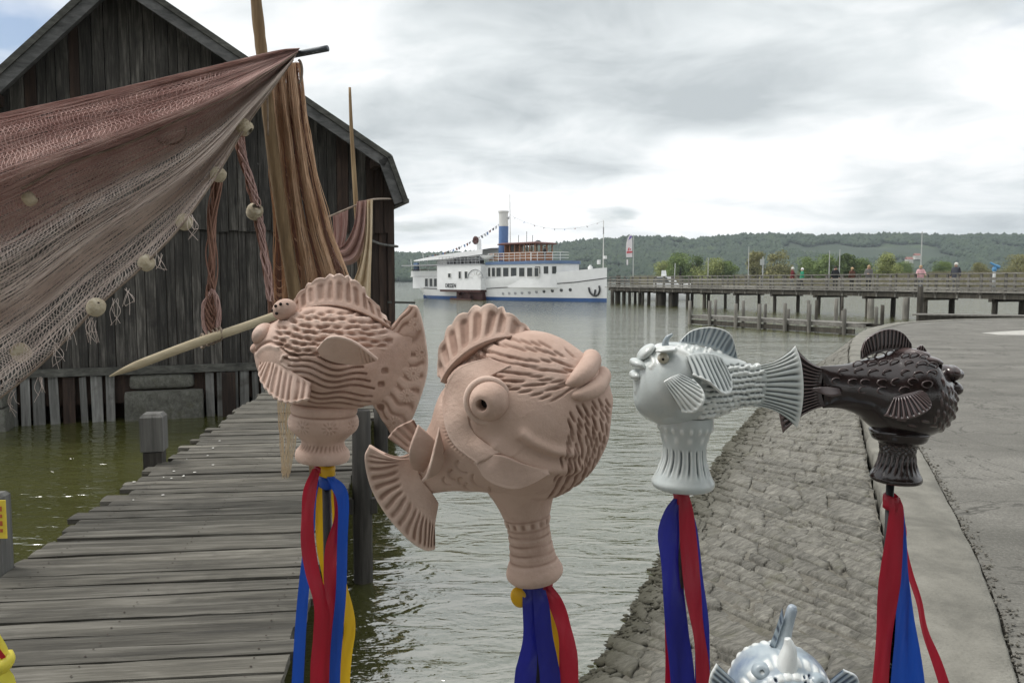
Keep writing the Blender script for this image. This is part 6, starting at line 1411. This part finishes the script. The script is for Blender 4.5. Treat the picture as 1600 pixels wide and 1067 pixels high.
# ------------------------------------------------------------------ low boat landing in front of the pier
lj = empty('low_boat_landing', G(1200, 512), 'low dark boat landing with upright posts in front of the pier', 'boat landing')
L0 = G(1081, 507); L1 = G(1335, 524.); L0[2] = L1[2] = 0; ldv = norm(L1 - L0); LL = float(np.linalg.norm(L1 - L0)); lnn = A3(-ldv[1], ldv[0], 0); lnn = lnn if lnn[1] > 0 else -lnn
def lpt(a, o, z): return L0 + ldv * a + lnn * o + A3(0, 0, z)
for o in (0, 1.1):
    v, f = beam(lpt(-.2, o, .42), lpt(LL + .5, o, .42), .16, .14); mobj('edge_beam', v, f, PRX if o == 0 else PD, lj)
v, f = beam(lpt(0, 0, .16), lpt(LL, 0, .16), .08, .22); mobj('side_plank', v, f, PD, lj)
a_ = 0
while a_ < LL:
    v, f = beam(lpt(a_, -.05, .51), lpt(a_, 1.15, .51), .24, .035); mobj('plank', v, f, PRX, lj); a_ += .27
for px_ in (1081, 1112, 1153, 1190, 1230, 1268, 1323):
    X = RP(px_, 500, L0, lnn); a_ = float(np.dot(X - L0, ldv)); c = lpt(a_, -.16, 0); post('post', c, -2.5, U(1.15, 1.35), .19, PR, lj, n=8)
for a_ in np.linspace(.5, LL - .3, 7): c = lpt(a_ + U(-.4, .4), 1.35, 0); post('post', c, -2.5, U(1.0, 1.5), .17, PR, lj, n=8)
# upright mooring posts between landing and pier
for i, (px_, py_, w_, z1, lab) in enumerate(((1275, 507, .18, 1.35, 'thin post behind the landing, left of a reddish one'), (1306, 507, .22, 1.45, 'stout grey post behind the low landing'), (1315, 506, .16, 1.5, 'slim reddish post behind the low landing'), (1360, 497, .42, 1.25, 'thick pale round post standing in the water under the pier'), (1378, 508, .2, 1.1, 'short grey post beside the quay end'), (1415, 498, .40, 1.35, 'thick violet grey post in the water under the pier'), (1436, 510, .30, 2.1, 'tall dark post where the landing meets the quay'))):
    c = G(px_, py_); post('mooring_post', c, -2.5, z1, w_, PR if i % 2 else PD, None, n=12, label=lab, cat='post')
# gangway from the landing to the right
gw = empty('low_gangway', G(1500, 500, .6), 'low plank gangway running along behind the quay at right', 'gangway')
g0, g1 = Q(1428, 489, 41.), Q(1700, 503, 37.); g0[2] = .70; g1[2] = .75
v, f = beam(g0, g1, 1.2, .06); mobj('deck', v, f, PRX, gw); v, f = beam(g0 - A3(0, .5, .16), g1 - A3(0, .5, .16), .12, .24); mobj('girder', v, f, PD, gw)
for u in (.1, .4, .7): c = g0 + (g1 - g0) * u; post('pile', c, -2.5, .6, .22, PD, gw)
# ------------------------------------------------------------------ small cabin boat behind the pier
cbt = empty('cabin_boat', Q(1040, 440, 100.) * A3(1, 1, 0), 'small white cabin cruiser moored behind the pier', 'boat')
cb0 = Q(1040, 440, 100.)
def cbp(x, y, z): return A3(cb0[0] + x * .9 + y * .3, cb0[1] + y, z)
V = [];
for i in range(9):
    u = i / 8; w_ = 1.3 * (1 - max(0, (u - .45) / .55) ** 2) + .02
    V += [cbp(-3 + 6.5 * u, -w_, 1.6 + .5 * u), cbp(-3 + 6.5 * u, -w_ * .75, -.2), cbp(-3 + 6.5 * u, w_ * .75, -.2), cbp(-3 + 6.5 * u, w_, 1.6 + .5 * u)]
mobj('hull', V, gridf(9, 4, True), WHT, cbt)
V = [cbp(x, y, z) for x, y, z in ((-1.6, -1.1, 1.7), (1.9, -1.0, 1.7), (1.9, 1.0, 1.7), (-1.6, 1.1, 1.7), (-1.3, -1.0, 3.0), (1.0, -.9, 2.9), (1.0, .9, 2.9), (-1.3, 1.0, 3.0))]; mobj('cabin', V, BF, WHT, cbt)
V = [cbp(x, y, z) for x, y, z in ((-1.6, -1.1, 2.3), (.6, -1.07, 2.3), (.6, -1.0, 2.3), (-1.6, -1.0, 2.3), (-1.5, -1.08, 2.8), (.3, -1.05, 2.8), (.3, -1.0, 2.8), (-1.5, -1.0, 2.8))]; mobj('cabin_window', V, BF, SGL, cbt)
V = [cbp(x, y, z) for x, y, z in ((-.6, -.3, 2.95), (.1, -.3, 2.95), (.1, .3, 2.95), (-.6, .3, 2.95), (-.55, -.3, 3.7), (.0, -.3, 3.7), (.0, .3, 3.7), (-.55, .3, 3.7))]; mobj('flybridge', V, BF, WHT, cbt)
v, f = tube([cbp(1.2, 0, 2.0), cbp(1.3, 0, 4.6)], .05, 6); mobj('mast', v, f, GPM, cbt)
# ------------------------------------------------------------------ people on the pier
SKN = plain('skin', (.48, .28, .20), .6)
def person(px, D_off, hgt, jac, tro, hair, face, label, pose='stand', cap=None, pack=None, zbase=PZ, at=None):
    a_ = ppx(px, D_off); b0 = at if at is not None else ppt(a_, D_off, zbase)
    k = hgt / 1.75; ca, sa = math.cos(face), math.sin(face)
    def P(x, y, z): return (b0[0] + k * (x * ca - y * sa), b0[1] + k * (x * sa + y * ca), b0[2] + k * z)   # y forward
    sw = .10 if pose == 'walk' else 0
    J = dict(pel=(0, 0, .95), wai=(0, .0, 1.10), che=(0, .0, 1.32), nec=(0, .0, 1.48), hea=(0, .03, 1.58), top=(0, .02, 1.70),
             lhi=(.10, 0, .90), lkn=(.10, sw + .02, .50), lan=(.10, sw * 1.3, .09), lto=(.11, sw * 1.3 + .17, .04), rhi=(-.10, 0, .90), rkn=(-.10, -sw * .5 + .03, .50), ran=(-.10, -sw * 1.8, .09), rto=(-.11, -sw * 1.8 + .17, .04),
             lsh=(.18, 0, 1.42), rsh=(-.18, 0, 1.42))
    if pose == 'camera': arms = dict(lel=(.25, .14, 1.20), lwr=(.10, .30, 1.46), lha=(.05, .34, 1.54), rel=(-.25, .14, 1.20), rwr=(-.10, .30, 1.46), rha=(-.05, .34, 1.54))
    elif pose == 'fold': arms = dict(lel=(.25, .06, 1.16), lwr=(.08, .24, 1.14), lha=(-.02, .26, 1.16), rel=(-.25, .06, 1.16), rwr=(-.08, .24, 1.12), rha=(.0, .27, 1.12))
    elif pose == 'lean': arms = dict(lel=(.27, .10, 1.18), lwr=(.24, .34, 1.10), lha=(.23, .42, 1.09), rel=(-.27, .10, 1.18), rwr=(-.24, .34, 1.10), rha=(-.23, .42, 1.09))
    else: arms = dict(lel=(.26, -.02, 1.16), lwr=(.27, .08 + sw, .92), lha=(.27, .11 + sw, .84), rel=(-.26, -.02, 1.16), rwr=(-.27, .06 - sw, .92), rha=(-.27, .08 - sw, .84))
    J.update(arms); names = list(J); idx = {n: i for i, n in enumerate(names)}
    E = [('pel', 'wai'), ('wai', 'che'), ('che', 'nec'), ('nec', 'hea'), ('hea', 'top'), ('pel', 'lhi'), ('lhi', 'lkn'), ('lkn', 'lan'), ('lan', 'lto'), ('pel', 'rhi'), ('rhi', 'rkn'), ('rkn', 'ran'), ('ran', 'rto'), ('che', 'lsh'), ('lsh', 'lel'), ('lel', 'lwr'), ('lwr', 'lha'), ('che', 'rsh'), ('rsh', 'rel'), ('rel', 'rwr'), ('rwr', 'rha')]
    Rd = dict(pel=.16, wai=.155, che=.17, nec=.06, hea=.095, top=.075, lhi=.10, lkn=.07, lan=.05, lto=.04, lsh=.085, lel=.058, lwr=.042, lha=.035)
    me = bpy.data.meshes.new('person'); me.from_pydata([tuple(np.array(P(*J[n])) - np.array(b0)) for n in names], [(idx[a], idx[b]) for a, b in E], []); me.update()
    o = bpy.data.objects.new('tmp_person', me); COL.objects.link(o)
    md = o.modifiers.new('Skin', 'SKIN'); md.use_smooth_shade = True; o.modifiers.new('Sub', 'SUBSURF').levels = 1
    if not me.skin_vertices: me.skin_vertices.new(name='skin') if hasattr(me.skin_vertices, 'new') else None
    sv = me.skin_vertices[0].data
    for n in names:
        r = Rd.get(n, Rd.get('l' + n[1:], .05)) * k; sv[idx[n]].radius = (r, r * (.8 if n in ('pel', 'wai', 'che') else 1)); sv[idx[n]].use_root = n == 'pel'
    dg = bpy.context.evaluated_depsgraph_get(); dg.update(); m2 = bpy.data.meshes.new_from_object(o.evaluated_get(dg)); bpy.data.objects.remove(o)
    m2.materials.clear()
    for m_ in (jac, tro, SKN, SDK): m2.materials.append(m_)
    c = np.array([p.center[:] for p in m2.polygons]) / k; lx = c[:, 0] * ca + c[:, 1] * sa; ly = -c[:, 0] * sa + c[:, 1] * ca
    mi = np.where(c[:, 2] > 1.49, 2, np.where(c[:, 2] > .86, 0, np.where(c[:, 2] > .10, 1, 3)))
    for h_ in ('lha', 'rha'):
        q = np.array(J[h_]); mi = np.where((np.abs(lx - q[0]) < .07) & (np.abs(ly - q[1]) < .07) & (np.abs(c[:, 2] - q[2]) < .08), 2, mi)
    m2.polygons.foreach_set('material_index', mi.astype(np.int32)); m2.polygons.foreach_set('use_smooth', np.ones(len(m2.polygons), bool))
    body = bpy.data.objects.new('person', m2); COL.objects.link(body); body.location = tuple(b0); ORG[body.name] = np.array(b0, float); props(body, label, 'person', 'people on the pier')
    V = []
    for i in range(9):
        u = math.pi * .62 * i / 8
        for j in range(14): a = 2 * math.pi * j / 14; V.append(P(.112 * math.sin(u) * math.cos(a), .0 + .122 * math.sin(u) * math.sin(a) - .02 * (i / 8), 1.635 + .13 * math.cos(u)))
    mobj('hair' if cap is None else 'cap', V, [tuple(x) for x in gridf(9, 14, True)] + [tuple(range(14))], hair if cap is None else cap, body, smooth=True)
    # jacket hem
    V = []; prf = [(1.44, .19, .12), (1.30, .225, .15), (1.1, .205, .155), (.86, .215, .16), (.80, .215, .16)]
    for z, rx, ry in prf:
        for j in range(18): a = 2 * math.pi * j / 18; V.append(P(rx * math.cos(a), ry * math.sin(a), z))
    mobj('jacket', V, gridf(5, 18, True), jac, body, smooth=True)
    for s_ in (-.085, .085):      # nose side: eyes as small dark dots plus nose
        pass
    v, f = lathe_w(np.array(P(0, .125, 1.585)), np.array(P(0, 1, 0)) - np.array(P(0, 0, 0)), [(-.02, .022), (.0, .018), (.022, .008)], 8); mobj('nose', v, f, SKN, body)
    for s_ in (-.035, .035): v, f = lathe_w(np.array(P(s_, .10, 1.615)), np.array(P(0, 1, 0)) - np.array(P(0, 0, 0)), [(-.01, .014), (.008, .012), (.012, .004)], 8); mobj('eye', v, f, SDK, body)
    if pack: v, f = roundbox(0, 1, 0, 1, 0, 1, .2); c_ = v.mean(0); sz = v.max(0) - v.min(0); vv_ = (v - c_) / sz; V = [P(q[0] * .30, -.20 + q[1] * .18, 1.20 + q[2] * .42) for q in vv_]; mobj('backpack', V, f, pack, body, smooth=True)
    return body
def cl(n, c): return plain('cloth_' + n, c, .9, .12, 8.)
CMA, CGR, CBK, CBN, CGY, CPK, CDG = cl('maroon', (.13, .02, .025)), cl('green', (.03, .26, .15)), cl('black', (.015, .017, .02)), cl('brown', (.10, .045, .03)), cl('grey', (.13, .125, .12)), cl('pink', (.60, .36, .38)), cl('slate', (.055, .06, .075))
TRD, TRG, TRB = cl('trousers_dark', (.025, .027, .03)), cl('trousers_grey', (.14, .145, .15)), cl('trousers_blue', (.05, .07, .12))
HW, HD, HB = plain('hair_white', (.62, .60, .56), .8), plain('hair_dark', (.03, .022, .018), .7), plain('hair_fair', (.40, .28, .16), .7)
person(1238, -1.0, 1.72, CMA, TRG, HW, 1.2, 'person with white hair in a maroon jacket on the pier', 'walk')
person(1253, -1.2, 1.66, CGR, TRD, HW, 1.3, 'person in a bright green jacket and white cap on the pier', 'walk', cap=plain('cap_white', (.75, .75, .73), .8))
person(1305, -1.0, 1.72, CBK, TRD, HD, 3.0, 'person all in black leaning at the pier railing', 'stand', pack=CBK)
person(1331, -1.1, 1.62, CBN, TRD, HB, .3, 'person in a rust brown jacket seen from behind on the pier', 'stand')
person(1357, -.9, 1.74, CGY, TRD, HB, 2.6, 'fair haired person in grey with folded arms on the pier', 'fold')
person(1438, -1.0, 1.66, CPK, TRG, HB, 2.9, 'person in a pale pink jacket behind the pier railing', 'lean')
person(1493, -.9, 1.78, CDG, TRG, HW, 2.2, 'person in a slate jacket with a backpack on the pier', 'stand', pack=CBK)
person(0, 0, 1.75, CBK, TRD, HD, -1.0, 'person in black standing on the ship deck before the wheelhouse', 'stand', at=spt(22.9, 1.6, 4.78))
# ------------------------------------------------------------------ shore trees, reeds, houses
TRK = wood('bark', (.04, .03, .022), (.08, .062, .048), (.13, .105, .085), 'z', 6.)
def leafm(n, lo, hi):
    m, t, b = newmat('leaves_' + n, .8)
    v, r = rndvec(t, 60); t.l(t.ramp(t.noise(v, .35, 4, .6), [(.35, lo), (.65, hi)]), b.inputs['Base Color']); b.inputs['Specular IOR Level'].default_value = .2
    return m
LM = [leafm('willow', (.20, .235, .08), (.34, .37, .15)), leafm('green', (.12, .175, .06), (.22, .285, .105)), leafm('olive', (.18, .18, .08), (.31, .295, .14)), leafm('dark', (.08, .115, .045), (.145, .195, .07)), leafm('unseen', (.03, .05, .018), (.07, .10, .036))]
SHM = plain('shore_grass', (.13, .13, .065), .95, .3, .05)
# flat reedy shore on the right
sp0 = [Q(x, 440, D_) for x, D_ in ((985, 560), (1050, 430), (1150, 380), (1300, 330), (1450, 250), (1520, 215), (1640, 190), (1900, 180))]
SHD = [0, 6, 40, 120, 400, 1300]; SHZ = [-.3, .35, 1.6, 4.6, 7., 9.]
def shorez(px, D_):
    base = float(np.interp(px, [985, 1050, 1150, 1300, 1450, 1520, 1640, 1900], [560, 430, 380, 330, 250, 215, 190, 180])); return float(np.interp(D_ - base, SHD, SHZ))
V = []
for i, p in enumerate(sp0):
    for dd, z in zip(SHD, SHZ): V.append((p[0] * (1 + dd / p[1]), p[1] + dd, z))
mobj('shore', V, gridf(len(sp0), 6)[:, ::-1], SHM, kind='structure', org=(200, 300, 0))
RDM = leafm('reed', (.16, .145, .08), (.27, .245, .15))
rs = np.random.RandomState(31); N = 16000
bi = rs.rand(N) * (len(sp0) - 1); bx_ = np.interp(bi, np.arange(len(sp0)), [p[0] for p in sp0]); by_ = np.interp(bi, np.arange(len(sp0)), [p[1] for p in sp0]); dd = rs.rand(N) ** 1.3 * 125
X = bx_ * (1 + dd / by_); Y = by_ + dd; rz_ = np.interp(dd, SHD, SHZ) - .2; hgt = 1.6 + 1.6 * rs.rand(N); wd_ = .16 + .2 * rs.rand(N); lx = rs.randn(N) * .25
V = np.stack([np.stack([X - wd_, Y, rz_], -1), np.stack([X + wd_, Y, rz_], -1), np.stack([X + lx, Y + .1, rz_ + hgt], -1)], 1)
mobj('reeds', V.reshape(-1, 3), np.arange(3 * N).reshape(-1, 3), RDM, label='tan reed belt along the far right shore', cat='reeds', kind='stuff', org=(150, 250, 0))
def tree(px, top, D_, wpx, mat_, label, seed, ground=1.0, droop=.0):
    R_ = np.random.RandomState(seed); b0 = Q(px, 440, D_); b0 = A3(b0[0], D_, ground); H = (HOR - top) / F * D_ + CAMZ - ground; W_ = wpx / F * D_ / 2
    e = empty('shore_tree', b0, label, 'tree', 'trees along the far right shore')
    tk = [tube(catmull([b0 - A3(0, 0, .5), b0 + A3(.1, 0, H * .25), b0 + A3(.3 * R_.randn(), .2, H * .75)], 8), np.linspace(.035 * H, .008 * H, 8), 7)]
    lobes = []
    for k in range(17):
        a = R_.rand() * 6.28; rr_ = W_ * (.15 + .65 * R_.rand()); z = H * (.14 + .74 * R_.rand()); sc_ = 1 - .55 * max(0, z / H - .45) / .55
        c = b0 + A3(rr_ * math.cos(a) * sc_, rr_ * math.sin(a) * sc_, z); lobes.append((c, W_ * (.28 + .22 * R_.rand())))
        tk.append(tube(catmull([b0 + A3(0, 0, H * .2), b0 + A3(0, 0, H * .32) * .5 + (c - b0) * .3 + b0 * .5 - b0 * .5 + A3(0, 0, H * .1), c], 6), np.linspace(.012 * H, .003 * H, 6), 5))
    mobj('trunk', *join(tk), TRK, e)
    V = []
    for c, r in lobes:
        n = 420; p = R_.randn(n, 3); p /= np.linalg.norm(p, axis=1, keepdims=True); p *= (R_.rand(n, 1) ** .45) * r; p[:, 2] *= .85; p[:, 2] -= droop * np.abs(p[:, :1]).sum(1) * .3
        p += c; p[:, 2] = np.minimum(p[:, 2], b0[2] + H * (1 + .02 * R_.randn(n))); q = R_.randn(n, 3, 3) * (.055 * H * .36)
        V.append(p[:, None] + q)
    V = np.concatenate(V).reshape(-1, 3); mobj('crown', V, np.arange(len(V)).reshape(-1, 3), mat_, e)
TL = [(1038, 407, 470, 36, 0, 'low pale willow left behind the white cabin boat'), (1062, 396, 450, 44, 1, 'broad green tree behind the pier, right of the cabin boat'), (1082, 398, 430, 30, 3, 'dark green tree between a broad green tree and a pale willow'), (1108, 404, 420, 46, 0, 'pale yellow green willow behind the short thin pole'),
      (1135, 408, 420, 34, 1, 'low green bush tree left of the plain pale pole'), (1180, 394, 400, 36, 2, 'olive brown tree behind the notice board'), (1213, 391, 395, 50, 2, 'widest olive crowned tree left of the two walkers'), (1262, 402, 390, 44, 1, 'green tree behind the walker in the green jacket'), (1290, 398, 370, 38, 1, 'rounded green tree left of the person in black'),
      (1318, 393, 360, 26, 3, 'narrow dark tree between the two faint poles'), (1344, 404, 360, 34, 1, 'low green tree behind the person in brown'), (1387, 394, 350, 42, 0, 'rounded yellow green willow right of the fair haired person'), (1474, 406, 420, 26, 1, 'small green bush tree left of the person in slate'), (1532, 410, 330, 24, 2, 'low olive bush tree left of the telescope'), (1590, 399, 300, 60, 2, 'large olive tree cut by the right picture edge'), (1410, 409, 420, 30, 1, 'small low tree left of the far houses')]
for i, (px_, top, D_, w_, m_, lab) in enumerate(TL): tree(px_, top, D_, w_ * 1.25, LM[m_], lab, 40 + i, max(.3, shorez(px_, D_)))
def big_tree(x, y, H, W_, label, seed):  # out-of-view trees added to darken the fish and their reflections
    R_ = np.random.RandomState(seed); b0 = A3(x, y, .78); e = empty('added_shade_tree', b0, label, 'tree', 'promenade trees added behind the viewpoint for shade')
    tk = [tube(catmull([b0 - A3(0, 0, .3), b0 + A3(.05, 0, H * .3), b0 + A3(.2, .1, H * .8)], 10), np.linspace(.3, .06, 10), 10)]; V = []
    for k in range(26):
        a = R_.rand() * 6.28; rr_ = W_ * (.2 + .7 * R_.rand()); z = H * (.30 + .62 * R_.rand()); c = b0 + A3(rr_ * math.cos(a), rr_ * math.sin(a), z)
        tk.append(tube(catmull([b0 + A3(0, 0, H * .28), b0 + (c - b0) * .5 + A3(0, 0, H * .06), c], 6), np.linspace(.09, .015, 6), 5))
        n = 420; p = R_.randn(n, 3); p /= np.linalg.norm(p, axis=1, keepdims=True); p *= (R_.rand(n, 1) ** .4) * W_ * .42; V.append(p[:, None] + c + R_.randn(n, 3, 3) * .13)
    mobj('trunk', *join(tk), TRK, e); V = np.concatenate(V).reshape(-1, 3); mobj('crown', V, np.arange(len(V)).reshape(-1, 3), LM[4], e)
for i, (x, y, H, W_, lab) in enumerate(((-9, -7, 10, 3.6, 'leafy promenade tree far left behind the viewpoint, added for shade'), (-2.8, -8.5, 11, 3.8, 'leafy promenade tree left behind the viewpoint, added for shade'), (3.4, -8.2, 10.5, 3.7, 'leafy promenade tree right behind the viewpoint, added for shade'), (9.5, -7, 11, 3.8, 'leafy promenade tree far right behind the viewpoint, added for shade'), (0.2, -12, 13, 4.8, 'tall leafy tree in the second row behind the viewpoint, added for shade'))): big_tree(x, y, H, W_, lab, 70 + i)
HWm, HRm = plain('house_render_pale', (.55, .53, .48), .8), plain('house_roof_red', (.26, .11, .085), .8, .2, .3)
for (px_, D_, w_, lab) in ((1419, 1850, 15, 'left pale far house with a red roof above the reeds'), (1431, 1930, 14, 'right pale far house with a red roof above the reeds')):
    b0 = Q(px_, 440, D_); zb = float(hillz(np.array([b0[0]]), np.array([D_ * 1.]))[0]) + 6.; zt = zb + 5
    e = empty('far_house', A3(b0[0], D_, zb), lab, 'house', 'far houses')
    v, f = box((b0[0], D_, zb), (w_, 10, 10), .15); w2 = mobj('wall', v, f, HWm, e)
    c_, s_ = math.cos(.15), math.sin(.15)
    def hp(x, y, z): return A3(b0[0] + x * c_ - y * s_, D_ + x * s_ + y * c_, z)
    V = [hp(-w_ / 2 - .6, -5.6, zt - .3), hp(w_ / 2 + .6, -5.6, zt - .3), hp(w_ / 2 + .6, 5.6, zt - .3), hp(-w_ / 2 - .6, 5.6, zt - .3), hp(-w_ / 2 - .6, 0, zt + 5), hp(w_ / 2 + .6, 0, zt + 5)]
    mobj('roof', V, [(0, 1, 5, 4), (2, 3, 4, 5), (0, 4, 3), (1, 2, 5), (3, 2, 1, 0)], HRm, e)
# ------------------------------------------------------------------ haze
hz = bpy.data.materials.new('haze_air'); hz.use_nodes = True; hz.node_tree.nodes.clear(); ht = NT(hz.node_tree)
pv = ht.n('ShaderNodeVolumePrincipled'); pv.inputs['Color'].default_value = (.80, .90, 1, 1); pv.inputs['Density'].default_value = .00009; pv.inputs['Anisotropy'].default_value = .2
oo = ht.n('ShaderNodeOutputMaterial'); ht.l(pv.outputs[0], oo.inputs['Volume'])
v, f = box((0, 1850, 103), (7600, 4400, 212)); ho = mobj('haze', v, f, hz, kind='stuff', label='pale damp air over the lake', cat='haze')
scene.cycles.volume_bounces = 0
